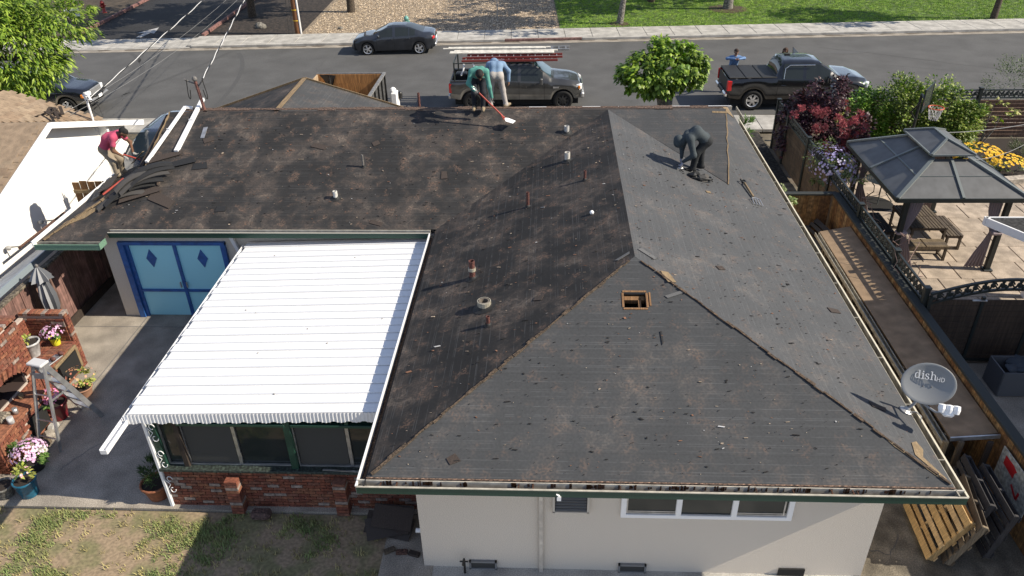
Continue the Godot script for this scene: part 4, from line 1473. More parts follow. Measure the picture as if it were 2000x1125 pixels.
	b.cbox(Vector3(-3.0, 0.68, 0), Vector3(0.14, 0.18, 0.9), 0.04)
	b.box(Vector3(-2.955, 1.02, 0), Vector3(0.02, 0.5, 1.6))
	put("tailgate", b, M.black, c)
	b = MB.new()
	b.cbox(Vector3(1.9, 1.08, 0.99), Vector3(0.36, 0.06, 0.012), 0.004)
	put("badge", b, M.alu, c)
	b = MB.new()
	b.cbox(Vector3(-0.35, 2.0, -0.3), Vector3(0.25, 0.06, 0.12), 0.03)
	put("roof_aerial", b, M.black, c)
	b = MB.new(true)
	var wf := [Vector3(-0.72, 1.32, 1.0), Vector3(-0.68, 1.72, 0.88), Vector3(-0.5, 1.84, 0.84), Vector3(0.5, 1.84, 0.84)]
	b.tube(wf, 0.018, 6)
	put("chrome_trim", b, M.chrome, c)
	b = MB.new()
	b.poly([Vector3(0.2, 1.28, -1.1), Vector3(0.2, 2.0, -1.35), Vector3(1.0, 1.28, -1.75)], Vector3(0.3, 0, 1), 0.05)
	b.poly([Vector3(0.2, 0.5, -1.05), Vector3(0.2, 1.28, -1.1), Vector3(1.0, 1.28, -1.75), Vector3(1.0, 0.5, -1.7)], Vector3(0.3, 0, 1), 0.08)
	put("open_door", b, s.paint, c)
	# black and silver off-roader under the big tree, facing right
	s = {
		"x0": -2.4, "x1": 2.4, "cuts": [-1.4, -0.5, -0.42, 0.5, 0.58, 1.0],
		"top": [[-2.4, 1.2], [-2.3, 1.6], [-2.1, 1.78], [-1.5, 1.83], [0.2, 1.82], [0.5, 1.76], [1.12, 1.22], [1.3, 1.16], [1.9, 1.1], [2.25, 1.02], [2.36, 0.85], [2.4, 0.7]],
		"belt": [[-2.4, 1.05], [-2.0, 1.12], [1.0, 1.08], [1.9, 0.98], [2.3, 0.85], [2.4, 0.65]],
		"w": [[-2.4, 0.84], [-2.2, 0.92], [1.6, 0.93], [2.15, 0.88], [2.35, 0.78], [2.4, 0.7]],
		"wr": [[-2.4, 0.66], [-1.8, 0.7], [0.3, 0.7], [1.1, 0.8], [2.0, 0.74], [2.4, 0.55]],
		"sill": [[-2.4, 0.5], [2.0, 0.45], [2.4, 0.48]],
		"arches": [[-1.45, 0.38, 0.44], [1.43, 0.38, 0.44]], "wheel_r": 0.375, "tw": 0.25, "rim": M.rim, "spokes": 5, "rr": 0.6,
		"windows": [[-2.0, -1.15], [-1.05, -0.3], [-0.2, 0.7]], "shields": [[0.42, 1.14], [-2.36, -2.15]],
		"paint": paint(Color(0.012, 0.014, 0.022), 0.25), "two_tone": paint(Color(0.36, 0.33, 0.27)), "seams": [-1.1, -0.25, 0.85], "handles": [[-0.9, 0.98], [0.0, 0.98]], "mirror": [0.72, 1.18, 0.95, 1.1],
		"head": [[2.3, 0.82, 0.62, 0.16, 0.24, 0.34, 0.3]], "tail": [[-2.38, 1.0, 0.8, 0.1, 0.3, 0.14, 0.0]]}
	c = make_car("off_roader", "black off roader with silver lower body and chrome grille, parked under the big leafy tree", "car", s, Vector3(-22.55, -0.1, -32.75), ang)
	b = MB.new()
	for k in 5: b.box(Vector3(2.4, 0.72 + k * 0.055, 0), Vector3(0.05, 0.02, 0.86))
	b.cbox(Vector3(2.37, 0.83, 0), Vector3(0.05, 0.3, 0.9), 0.03)
	put("grille", b, mk(gray(0.4), 0.25, "", 1.0, "", 1.0, 0.6), c)
	b = MB.new()
	b.cbox(Vector3(2.42, 0.56, 0), Vector3(0.2, 0.12, 1.66), 0.05)
	put("bumper", b, M.alu, c)
	b = MB.new()
	b.cbox(Vector3(2.38, 0.7, 0.55), Vector3(0.18, 0.14, 0.4), 0.04)
	b.cbox(Vector3(2.38, 0.7, -0.55), Vector3(0.18, 0.14, 0.4), 0.04)
	b.cbox(Vector3(2.46, 0.64, 0), Vector3(0.1, 0.12, 0.8), 0.04)
	put("bumper_guard", b, M.black, c)
	b = MB.new()
	b.cbox(Vector3(2.53, 0.6, 0), Vector3(0.01, 0.13, 0.3), 0.003)
	put("number_plate", b, M.white, c)
	b = MB.new()
	for sg in [-1.0, 1.0]: b.cbox(Vector3(2.18, 0.8, sg * 0.86), Vector3(0.14, 0.16, 0.1), 0.03)
	put("indicator", b, M.amber, c)
	# dark blue estate car in the drive behind the roofer in pink, facing the viewer
	s = {
		"x0": -2.4, "x1": 2.4, "cuts": [-1.4, -0.5, -0.42, 0.5, 0.58, 1.0],
		"top": [[-2.4, 1.1], [-2.3, 1.5], [-2.1, 1.66], [-1.5, 1.72], [0.0, 1.7], [0.3, 1.64], [1.2, 1.12], [1.35, 1.06], [1.9, 0.98], [2.25, 0.88], [2.36, 0.74], [2.4, 0.6]],
		"belt": [[-2.4, 1.0], [-2.0, 1.05], [1.0, 1.0], [1.9, 0.88], [2.3, 0.74], [2.4, 0.55]],
		"w": [[-2.4, 0.84], [-2.2, 0.92], [1.6, 0.94], [2.15, 0.86], [2.35, 0.74], [2.4, 0.6]],
		"wr": [[-2.4, 0.62], [-1.8, 0.66], [0.1, 0.66], [1.15, 0.8], [2.0, 0.7], [2.4, 0.5]],
		"sill": [[-2.4, 0.45], [2.0, 0.3], [2.4, 0.34]],
		"arches": [[-1.45, 0.35, 0.4], [1.43, 0.35, 0.4]], "wheel_r": 0.345, "tw": 0.23, "rim": M.rim, "spokes": 5,
		"windows": [[-2.0, -1.15], [-1.05, -0.3], [-0.2, 0.75]], "shields": [[0.22, 1.22], [-2.36, -2.15]],
		"paint": paint(Color(0.012, 0.022, 0.05), 0.25), "seams": [-1.1, -0.25, 0.85], "handles": [[-0.9, 0.9], [0.0, 0.9]], "mirror": [0.85, 1.08, 0.95, 0.9],
		"glass": mk(Color(0.012, 0.02, 0.03), 0.05), "head": [[2.22, 0.68, 0.62, 0.2, 0.14, 0.3, 0.4]], "tail": [[-2.38, 1.0, 0.8, 0.1, 0.3, 0.14, 0.0]]}
	make_car("estate_car", "dark blue car in the drive, its windscreen showing behind the roofer in pink", "car", s, Vector3(-13.72, -0.05, -25.3), -PI / 2)
	# dump trailer with plywood sides in the drive
	var t := thing("dump_trailer", "dump trailer with tall orange plywood sides and dark ribbed end, beyond the gable roof", "trailer", Vector3(-8.05, -0.05, -28.6))
	var x0 := -1.35
	var x1 := 1.38
	var z0 := -1.85
	var z1 := 1.75
	var hb := 2.05
	var inside := mk(Color(0.62, 0.3, 0.1), 0.8, "wood", 0.6)
	b = MB.new()
	b.box(Vector3(0, 1.3, z0 + 0.03), Vector3(x1 - x0, 1.55, 0.04))
	put("side_panel", b, inside, t)
	b = MB.new()
	b.box(Vector3(0, 1.3, z1 - 0.03), Vector3(x1 - x0, 1.55, 0.04))
	put("side_panel", b, inside, t)
	b = MB.new()
	b.box(Vector3(x0 + 0.03, 1.3, -0.05), Vector3(0.05, 1.55, z1 - z0 - 0.12))
	put("end_panel", b, mk(Color(0.6, 0.44, 0.28), 0.8, "wood", 0.6), t)
	b = MB.new()
	b.box(Vector3(x1 - 0.03, 1.3, -0.05), Vector3(0.05, 1.55, z1 - z0 - 0.12))
	put("end_panel", b, mk(gray(0.1), 0.6, "blotch", 1.0), t)
	for k in 6:
		b = MB.new()
		b.box(Vector3(x1 + 0.02, 1.3, z0 + 0.12 + k * 0.66), Vector3(0.07, 1.6, 0.08))
		put("rib", b, M.black, t)
	b = MB.new()
	b.box(Vector3(x1 + 0.01, hb + 0.06, -0.05), Vector3(0.12, 0.06, z1 - z0))
	b.box(Vector3(0, hb + 0.05, z0), Vector3(x1 - x0, 0.03, 0.06))
	put("top_rail", b, mk(gray(0.3), 0.6, "blotch", 1.0), t)
	b = MB.new()
	b.box(Vector3(0, 0.5, -0.05), Vector3(x1 - x0, 0.08, z1 - z0))
	put("floor", b, M.wood_dark, t)
	for zz in [-0.6, 0.4]:
		make_wheel(t, Vector3(x1 - 0.2, 0.35, zz), 0.35, 0.22, M.rim, 5)
		make_wheel(t, Vector3(x0 + 0.2, 0.35, -absf(zz)), 0.35, 0.22, M.rim, 5)
	b = MB.new()
	b.cbox(Vector3(x1 + 0.35, 0.95, z0 + 0.1), Vector3(0.3, 0.9, 0.4), 0.06)
	b.cbox(Vector3(x1 + 0.3, 0.45, z0 + 0.1), Vector3(0.8, 0.1, 0.1), 0.02)
	b.ball(Vector3(x1 + 0.3, 1.4, z0 + 0.1), Vector3(0.14, 0.16, 0.16), 8)
	put("pump_box", b, M.white, t)
	b = MB.new()
	b.cbox(Vector3(x1 + 0.55, 1.22, z0 + 0.05), Vector3(0.2, 0.3, 0.2), 0.05)
	put("jack", b, M.black, t)
	b = MB.new()
	rng.seed = 17
	for k in 90:
		b.box(Vector3(R(x0 + 0.1, x1 - 0.1), 0.58 + R(0, 0.25), R(z0 + 0.1, z1 - 0.1)), Vector3(R(0.2, 0.8), 0.012, R(0.1, 0.35)), Basis.from_euler(Vector3(R(-0.4, 0.4), R(0, 3), R(-0.4, 0.4))))
	solo("torn_shingles", b, M.shingle, "heap of torn shingles lying in the dump trailer", "shingles", "", "stuff").position = t.position
	b = MB.new()
	for k in 7:
		b.tri(Vector3(-1.3 + R(0, 0.6), 2.08, -1.78), Vector3(-1.2 + R(0, 0.5), 1.2 + R(0, 0.5), -1.72 + R(0, 0.1)), Vector3(-0.7 + R(-0.2, 0.2), 2.06, -1.7), Vector3.BACK)
	solo("black_tarpaulin", b, M.black, "black plastic sheet bunched in the trailer's far left corner", "tarpaulin").position = t.position

# ---- people: joints with radii, joined by a smooth minimum and meshed with surface nets ----
func body_mesh(mb: MB, bones: Array, cell: float, k: float):
	# a bone is [a, b, ra, rb, colour, flatten?]
	var lo := Vector3.ONE * 1e9
	var hi := -lo
	for b in bones:
		var m: float = maxf(b[2], b[3]) + cell * 4
		for p in [b[0], b[1]]:
			lo = lo.min(p - Vector3.ONE * m)
			hi = hi.max(p + Vector3.ONE * m)
	var n := Vector3i(((hi - lo) / cell).ceil()) + Vector3i.ONE
	var nx := n.x
	var nxy := n.x * n.y
	var d := PackedFloat32Array()
	d.resize(nxy * n.z)
	d.fill(9.0)
	var near := PackedFloat32Array()
	near.resize(d.size())
	near.fill(9.0)
	var who := PackedByteArray()
	who.resize(d.size())
	for bi in bones.size():
		var b: Array = bones[bi]
		var a: Vector3 = b[0]
		var e: Vector3 = b[1] - a
		var l2 := maxf(e.length_squared(), 1e-9)
		var ra: float = b[2]
		var rb: float = b[3]
		var m := maxf(ra, rb) + k + cell * 2.0
		var p0 := Vector3i((a.min(b[1]) - Vector3.ONE * m - lo) / cell).clamp(Vector3i.ZERO, n - Vector3i.ONE)
		var p1 := Vector3i((a.max(b[1]) + Vector3.ONE * m - lo) / cell + Vector3.ONE).clamp(Vector3i.ZERO, n - Vector3i.ONE)
		for z in range(p0.z, p1.z + 1):
			for y in range(p0.y, p1.y + 1):
				var row := z * nxy + y * nx
				for x in range(p0.x, p1.x + 1):
					var q := lo + Vector3(x, y, z) * cell - a
					var t := clampf(q.dot(e) / l2, 0.0, 1.0)
					var v := (q - e * t).length() - lerpf(ra, rb, t)
					var i := row + x
					if v < near[i]:
						near[i] = v
						who[i] = bi
					var o := d[i]
					var h := maxf(k - absf(o - v), 0.0) / k
					d[i] = minf(o, v) - h * h * k * 0.25
	var idx := {}
	var pts := []
	var cols := []
	var offs := [0, 1, nx, nx + 1, nxy, nxy + 1, nxy + nx, nxy + nx + 1]
	var cor := [Vector3(0, 0, 0), Vector3(1, 0, 0), Vector3(0, 1, 0), Vector3(1, 1, 0), Vector3(0, 0, 1), Vector3(1, 0, 1), Vector3(0, 1, 1), Vector3(1, 1, 1)]
	var edges := [[0, 1], [2, 3], [4, 5], [6, 7], [0, 2], [1, 3], [4, 6], [5, 7], [0, 4], [1, 5], [2, 6], [3, 7]]
	for z in n.z - 1:
		for y in n.y - 1:
			for x in n.x - 1:
				var i := z * nxy + y * nx + x
				if absf(d[i]) > cell * 4.0: continue
				var mask := 0
				for c in 8:
					if d[i + offs[c]] < 0.0: mask |= 1 << c
				if mask == 0 or mask == 255: continue
				var s := Vector3.ZERO
				var cn := 0
				for ed in edges:
					var va := d[i + offs[ed[0]]]
					var vb := d[i + offs[ed[1]]]
					if (va < 0.0) != (vb < 0.0):
						s += cor[ed[0]].lerp(cor[ed[1]], va / (va - vb))
						cn += 1
				idx[i] = pts.size()
				pts.append(lo + (Vector3(x, y, z) + s / cn) * cell)
				cols.append(bones[who[i]][4])
	for i in idx:
		var x: int = i % nx
		var y: int = (i / nx) % n.y
		var z: int = i / nxy
		for ax in 3:
			var st_: int = [1, nx, nxy][ax]
			var u: int = [nx, nxy, 1][ax]
			var w: int = [nxy, 1, nx][ax]
			if (d[i] < 0.0) == (d[i + st_] < 0.0): continue
			if not (idx.has(i - u) and idx.has(i - w) and idx.has(i - u - w)): continue
			var dirv := Vector3.ZERO
			dirv[ax] = 1.0 if d[i] < 0.0 else -1.0
			var id := [idx[i], idx[i - u], idx[i - u - w], idx[i - w]]
			for tr in [[0, 1, 2], [0, 2, 3]]:
				var A: Vector3 = pts[id[tr[0]]]
				var B: Vector3 = pts[id[tr[1]]]
				var C: Vector3 = pts[id[tr[2]]]
				var seq: Array = tr if (C - A).cross(B - A).dot(dirv) >= 0.0 else [tr[0], tr[2], tr[1]]
				mb.any = true
				for q in seq:
					mb.col = cols[id[q]]
					mb.v(pts[id[q]])

func add_hand(mb: MB, wrist: Vector3, dir: Vector3, side: Vector3, skin: Color, curl := 0.6):
	# palm, four unequal bent fingers and a thumb; dir runs along the hand, side towards the thumb
	var f := dir.normalized()
	var s := (side - f * side.dot(f)).normalized()
	var nrm_ := f.cross(s)
	var bones := []
	for q in [-0.026, 0.0, 0.024]:
		bones.append([wrist, wrist + f * 0.085 + s * q, 0.024, 0.017, skin])
	var ln := [0.062, 0.074, 0.078, 0.07]
	for k in 4:
		var b0 := wrist + f * 0.085 + s * (-0.033 + k * 0.021)
		var d1 := (f - nrm_ * curl * 0.5).normalized()
		var b1: Vector3 = b0 + d1 * ln[k] * 0.5
		var d2 := (f * 0.4 - nrm_ * curl * 1.3).normalized()
		bones.append([b0, b1, 0.0095, 0.009, skin])
		bones.append([b1, b1 + d2 * ln[k] * 0.5, 0.009, 0.008, skin])
	var t0 := wrist + f * 0.03 + s * 0.026
	var t1 := t0 + (f * 0.5 + s * 0.8).normalized() * 0.04
	bones.append([t0, t1, 0.013, 0.0105, skin])
	bones.append([t1, t1 + (f * 0.9 - nrm_ * 0.5).normalized() * 0.035, 0.0105, 0.009, skin])
	body_mesh(mb, bones, 0.007, 0.008)

func make_person(label: String, at: Vector3, J: Dictionary, C: Dictionary, hood := false, group := "") -> Node3D:
	# J: joints relative to at; C: colours
	var p := thing("person", label, "person", at, 0.0, group)
	var mb := MB.new(true)
	var b := []
	var sh: Color = C.shirt
	var pa: Color = C.pants
	var hip: Vector3 = J.hip
	var neck: Vector3 = J.neck
	var lat: Vector3 = J.lat     # to the person's left
	var sp := (neck - hip)
	var mid: Vector3 = hip + sp * 0.5 + J.get("arch", Vector3.ZERO)
	# torso
	var g: float = C.get("girth", 1.0)
	for q in [-1.0, 1.0]:
		b.append([hip + lat * 0.07 * q, mid + lat * 0.07 * q, 0.118 * g, 0.115 * g, sh])
		b.append([mid + lat * 0.07 * q, neck - sp * 0.14 + lat * 0.1 * q, 0.115 * g, 0.11 * g, sh])
		b.append([hip + lat * 0.075 * q - sp * 0.08, hip + lat * 0.075 * q + sp * 0.05, 0.12, 0.118, pa])
		var S: Vector3 = neck - sp * 0.1 + lat * 0.185 * q
		var A: Array = J.armL if q > 0 else J.armR
		var sleeve: Color = C.get("sleeve", sh)
		var el: Vector3 = A[0]
		var wr: Vector3 = A[1]
		b.append([neck - sp * 0.06, S, 0.085, 0.078, sh])
		if C.get("short_sleeve", false):
			var cut := S.lerp(el, 0.55)
			b.append([S, cut, 0.078, 0.066, sh])
			b.append([cut, el, 0.05, 0.043, C.skin])
			b.append([el, wr, 0.043, 0.031, C.skin])
		else:
			b.append([S, el, 0.08 * g, 0.062 * g, sleeve])
			b.append([el, wr, 0.06 * g, 0.042, sleeve])
		var L: Array = J.legL if q > 0 else J.legR
		var H: Vector3 = hip + lat * 0.095 * q - sp * 0.06
		b.append([H, L[0], 0.112 * g, 0.085 * g, pa])
		b.append([L[0], L[1], 0.084 * g, 0.066 * g, pa])
		var fd: Vector3 = L[2]
		b.append([L[1] - Vector3(0, 0.02, 0), L[1] + fd * 0.17 - Vector3(0, 0.045, 0), 0.05, 0.04, C.shoe])
		b.append([L[1] - Vector3(0, 0.045, 0) - fd * 0.06, L[1] + fd * 0.05 - Vector3(0, 0.05, 0), 0.042, 0.042, C.shoe])
	var head: Vector3 = J.head
	b.append([neck - sp * 0.05, neck.lerp(head, 0.6), 0.058, 0.055, sh if hood else C.skin])
	body_mesh(mb, b, 0.019, 0.05)
	# head
	var fw: Vector3 = (J.face as Vector3).normalized()
	var up: Vector3 = (head - neck).normalized()
	up = (up - fw * up.dot(fw)).normalized()
	var rt := fw.cross(up)
	var hb := []
	var sk: Color = C.skin
	hb.append([head + up * 0.015 - fw * 0.015, head + up * 0.015 + fw * 0.015, 0.098, 0.09, sk])
	hb.append([head - up * 0.05 + fw * 0.035, head - up * 0.085 + fw * 0.062, 0.062, 0.036, sk])
	hb.append([head + fw * 0.1 - up * 0.01, head + fw * 0.118 - up * 0.032, 0.011, 0.016, sk])
	for q in [-1.0, 1.0]:
		hb.append([head + rt * 0.09 * q - up * 0.02, head + rt * 0.094 * q + up * 0.015, 0.016, 0.018, sk])
		hb.append([head + rt * 0.034 * q + fw * 0.088 + up * 0.008, head + rt * 0.036 * q + fw * 0.09 + up * 0.008, 0.013, 0.013, Color(0.03, 0.02, 0.02)])
	hb.append([head - rt * 0.02 + fw * 0.086 - up * 0.058, head + rt * 0.02 + fw * 0.086 - up * 0.058, 0.009, 0.009, Color(0.3, 0.12, 0.1)])
	var hc: Color = C.hair
	if hood:
		hb.append([head + up * 0.03 - fw * 0.03, head + up * 0.0 + fw * 0.03, 0.122, 0.118, hc])
		hb.append([head - fw * 0.05 - up * 0.06, neck, 0.1, 0.1, hc])
	else:
		hb.append([head + up * 0.04 - fw * 0.03, head + up * 0.055 + fw * 0.02, 0.103, 0.085, hc])
		hb.append([head - fw * 0.055 - up * 0.02, head - fw * 0.045 + up * 0.05, 0.07, 0.085, hc])
		if C.get("long_hair", false):
			for q in [-1.0, 1.0]: hb.append([head + rt * 0.07 * q + up * 0.05, head + rt * 0.09 * q - up * 0.16 - fw * 0.03, 0.05, 0.045, hc])
	body_mesh(mb, hb, 0.0095, 0.018)
	var gl: Color = C.get("glove", C.skin)
	for q in [-1.0, 1.0]:
		var A: Array = J.armL if q > 0 else J.armR
		var hd: Vector3 = (A[1] - A[0]).normalized()
		if A.size() > 2: hd = A[2]
		add_hand(mb, A[1], hd, fw if absf(fw.dot(hd)) < 0.85 else -lat * q, gl, 0.9)
	put("body", mb, M.cloth, p)
	if C.has("belt"):
		var bm := MB.new(true)
		var y := sp.normalized()
		var z := lat.cross(y)
		bm.lathe(hip + sp * 0.07, [[1.0, -0.022], [1.06, -0.02], [1.06, 0.02], [1.0, 0.022]], 20, Basis(lat * 0.195, y, z * 0.125))
		put("belt", bm, mk(C.belt, 0.7), p)
	return p

func make_people():
	M.cloth = bump(vcol(0.85, "grain", 2.5), "n_rough", 0.9)
	var skin := Color(0.3, 0.16, 0.1)
	# roofer in teal, on the ridge, facing the viewer and bent over a long handled shovel
	var X := Vector3.RIGHT
	make_person("roofer in a teal shirt bent over a long red shovel on the ridge", Vector3(-2.03, 4.02, -20.12), {
		"hip": Vector3(0.1, 0.83, -0.1), "neck": Vector3(0.16, 1.13, 0.32), "head": Vector3(0.19, 1.07, 0.5), "face": Vector3(0.15, -0.75, 0.65), "lat": X, "arch": Vector3(0, 0.09, -0.04),
		"armL": [Vector3(0.42, 0.72, 0.38), Vector3(0.47, 0.44, 0.36), Vector3(0.1, -0.9, 0.2)], "armR": [Vector3(-0.12, 0.83, 0.42), Vector3(0.04, 0.68, 0.52), Vector3(0.8, -0.5, 0.1)],
		"legL": [Vector3(0.22, 0.46, 0.05), Vector3(0.2, 0.08, 0.04), Vector3(0.1, 0, 0.99)], "legR": [Vector3(-0.02, 0.46, 0.05), Vector3(-0.03, 0.08, -0.02), Vector3(-0.1, 0, 0.99)]},
		{"shirt": Color(0.13, 0.42, 0.35), "pants": Color(0.012, 0.016, 0.028), "skin": skin, "hair": Color(0.012, 0.01, 0.01), "shoe": Color(0.4, 0.31, 0.2), "glove": Color(0.16, 0.16, 0.16), "girth": 0.9}, false, "")
	# roofer in light blue, back to the viewer
	make_person("roofer in a pale blue hooded top and light trousers, back to the viewer", Vector3(-1.52, 3.96, -20.52), {
		"hip": Vector3(0.04, 0.87, 0.04), "neck": Vector3(0.02, 1.08, -0.36), "head": Vector3(-0.02, 1.02, -0.55), "face": Vector3(0.1, -0.6, -0.8), "lat": -X, "arch": Vector3(0, 0.08, 0.05),
		"armL": [Vector3(-0.3, 0.82, -0.36), Vector3(-0.2, 0.58, -0.5)], "armR": [Vector3(0.36, 0.9, -0.25), Vector3(0.36, 0.64, -0.22)],
		"legL": [Vector3(-0.12, 0.45, -0.03), Vector3(-0.13, 0.08, 0.0), Vector3(-0.2, 0, -0.98)], "legR": [Vector3(0.2, 0.46, -0.02), Vector3(0.28, 0.08, 0.02), Vector3(0.6, 0, -0.8)]},
		{"shirt": Color(0.26, 0.4, 0.6), "pants": Color(0.62, 0.57, 0.53), "skin": skin, "hair": Color(0.26, 0.4, 0.6), "shoe": Color(0.4, 0.31, 0.2), "girth": 0.92}, true, "")
	# roofer in pink at the left edge, in profile facing right
	var Z := Vector3.BACK
	make_person("roofer in a pink tee shirt and khaki trousers prying at the left roof edge", Vector3(-11.72, 2.62, -18.98), {
		"hip": Vector3(-0.16, 0.8, -0.02), "neck": Vector3(0.27, 1.17, 0.0), "head": Vector3(0.47, 1.21, 0.02), "face": Vector3(0.8, -0.55, 0.15), "lat": -Z, "arch": Vector3(-0.06, 0.08, 0),
		"armL": [Vector3(0.42, 0.86, -0.25), Vector3(0.5, 0.62, -0.1), Vector3(0.8, -0.5, 0.1)], "armR": [Vector3(0.2, 0.8, 0.27), Vector3(0.38, 0.62, 0.18), Vector3(0.8, -0.5, -0.1)],
		"legL": [Vector3(0.08, 0.43, -0.12), Vector3(0.02, 0.09, -0.16), Vector3(0.95, 0, 0.2)], "legR": [Vector3(0.02, 0.43, 0.12), Vector3(0.04, 0.08, 0.14), Vector3(0.95, 0, 0.25)]},
		{"shirt": Color(0.7, 0.1, 0.2), "short_sleeve": true, "pants": Color(0.4, 0.33, 0.24), "skin": Color(0.24, 0.12, 0.07), "hair": Color(0.01, 0.009, 0.009), "shoe": Color(0.42, 0.35, 0.25), "glove": Color(0.42, 0.42, 0.4), "girth": 1.1, "belt": Color(0.25, 0.2, 0.14)}, false, "")
	# roofer in a dark hood on the right slope, in profile facing left, bent far over
	make_person("roofer in a dark grey hood bent double on the right slope", Vector3(3.47, 3.38, -17.55), {
		"hip": Vector3(0.18, 0.72, -0.05), "neck": Vector3(-0.27, 0.84, 0.03), "head": Vector3(-0.45, 0.71, 0.05), "face": Vector3(-0.45, -0.85, 0.15), "lat": Z, "arch": Vector3(0.0, 0.14, 0),
		"armL": [Vector3(-0.12, 0.46, 0.3), Vector3(-0.33, 0.27, 0.2), Vector3(-0.4, -0.9, 0)], "armR": [Vector3(-0.33, 0.5, -0.16), Vector3(-0.35, 0.29, 0.0), Vector3(-0.2, -0.95, 0.1)],
		"legL": [Vector3(-0.02, 0.45, 0.1), Vector3(-0.08, 0.07, 0.12), Vector3(-0.95, 0.1, 0.2)], "legR": [Vector3(0.12, 0.44, -0.12), Vector3(0.16, 0.05, -0.12), Vector3(-0.95, 0.1, 0.1)]},
		{"shirt": Color(0.065, 0.085, 0.095), "pants": Color(0.022, 0.026, 0.028), "skin": skin, "hair": Color(0.065, 0.085, 0.095), "shoe": Color(0.015, 0.015, 0.016), "glove": Color(0.5, 0.5, 0.6), "girth": 1.08}, true, "")
	# man leaning on the black pickup's bed, and a woman behind its open door
	make_person("man in a pale blue shirt leaning on the covered bed of the black pickup", Vector3(8.0, 0.08, -34.45), {
		"hip": Vector3(0, 0.95, -0.12), "neck": Vector3(0, 1.43, 0.06), "head": Vector3(0.02, 1.64, 0.12), "face": Vector3(0.15, -0.05, 1), "lat": X,
		"armL": [Vector3(0.38, 1.38, 0.16), Vector3(0.1, 1.42, 0.42), Vector3(-0.9, 0, 0.3)], "armR": [Vector3(-0.36, 1.38, 0.16), Vector3(-0.08, 1.42, 0.42), Vector3(0.9, 0, 0.3)],
		"legL": [Vector3(0.12, 0.5, -0.05), Vector3(0.12, 0.08, -0.1), Vector3(0.1, 0, 1)], "legR": [Vector3(-0.12, 0.5, -0.05), Vector3(-0.12, 0.08, -0.1), Vector3(-0.1, 0, 1)]},
		{"shirt": Color(0.2, 0.36, 0.66), "pants": Color(0.03, 0.04, 0.06), "skin": Color(0.42, 0.24, 0.17), "hair": Color(0.06, 0.035, 0.02), "shoe": Color(0.02, 0.02, 0.02)})
	make_person("person with brown hair standing behind the open door of the black pickup", Vector3(10.35, -0.1, -35.2), {
		"hip": Vector3(0, 0.92, 0), "neck": Vector3(0, 1.42, 0.0), "head": Vector3(0.0, 1.63, 0.03), "face": Vector3(-0.5, 0, 1), "lat": X,
		"armL": [Vector3(0.25, 1.12, 0.05), Vector3(0.2, 0.9, 0.2)], "armR": [Vector3(-0.25, 1.12, 0.05), Vector3(-0.2, 0.9, 0.2)],
		"legL": [Vector3(0.1, 0.48, 0.02), Vector3(0.1, 0.08, 0), Vector3(0.1, 0, 1)], "legR": [Vector3(-0.1, 0.48, 0.02), Vector3(-0.1, 0.08, 0), Vector3(-0.1, 0, 1)]},
		{"shirt": Color(0.03, 0.03, 0.035), "pants": Color(0.03, 0.04, 0.06), "skin": Color(0.42, 0.24, 0.17), "hair": Color(0.07, 0.03, 0.015), "shoe": Color(0.02, 0.02, 0.02), "long_hair": true})

# ---- things on the roof -----------------------------------------------------
func vent(called: String, label: String, p: Vector3, n: Vector3, h: float, r: float, mat: Material, cap := 0, group := ""):
	var o := thing(called, label, "vent pipe", p, 0.0, group)
	var b := MB.new()
	b.lathe(Vector3.ZERO, [[r, -0.06], [r, h], [r * 0.78, h], [r * 0.78, h - 0.09], [0.0, h - 0.09]], 14)
	put("pipe", b, mat, o)
	b = MB.new()
	b.lathe(Vector3(0, 0.008, 0), [[r * 2.3, 0.0], [r * 1.6, 0.012], [r * 1.05, 0.05], [r, 0.05]], 14, frame_on(n, 0))
	put("flashing", b, M.felt_scrap, o)
	if cap == 1:
		b = MB.new()
		b.lathe(Vector3.ZERO, [[r * 1.25, h * 0.45], [r * 1.25, h * 0.62], [r, h * 0.62]], 14)
		b.lathe(Vector3.ZERO, [[r, h * 0.45], [r * 1.25, h * 0.45]], 14)
		put("collar", b, M.galv, o)
	if cap == 2:
		b = MB.new()
		b.lathe(Vector3.ZERO, [[r, h * 0.3], [r * 1.28, h * 0.32], [r * 1.28, h], [r * 1.1, h + 0.004]], 18)
		put("sleeve", b, M.galv, o)

func scrap(called: String, label: String, cat: String, p: Vector3, n: Vector3, w: float, l: float, turn: float, mat: Material, lift := 0.0, group := "", tilt := 0.0):
	var b := MB.new()
	var j := [Vector2(-w / 2, -l / 2), Vector2(w / 2, -l / 2), Vector2(w / 2, l / 2), Vector2(-w / 2, l / 2)]
	var pts := []
	var fr := frame_on(n, turn)
	fr = fr * Basis(Vector3.RIGHT, tilt)
	for q in j:
		var v: Vector2 = q + Vector2(R(-0.12, 0.12) * w, R(-0.1, 0.1) * l)
		pts.append(fr * Vector3(v.x, 0, v.y))
	b.poly(pts, fr.y, 0.009)
	var o := solo(called, b, mat, label, cat, group)
	o.position = p + n * (0.016 + lift)

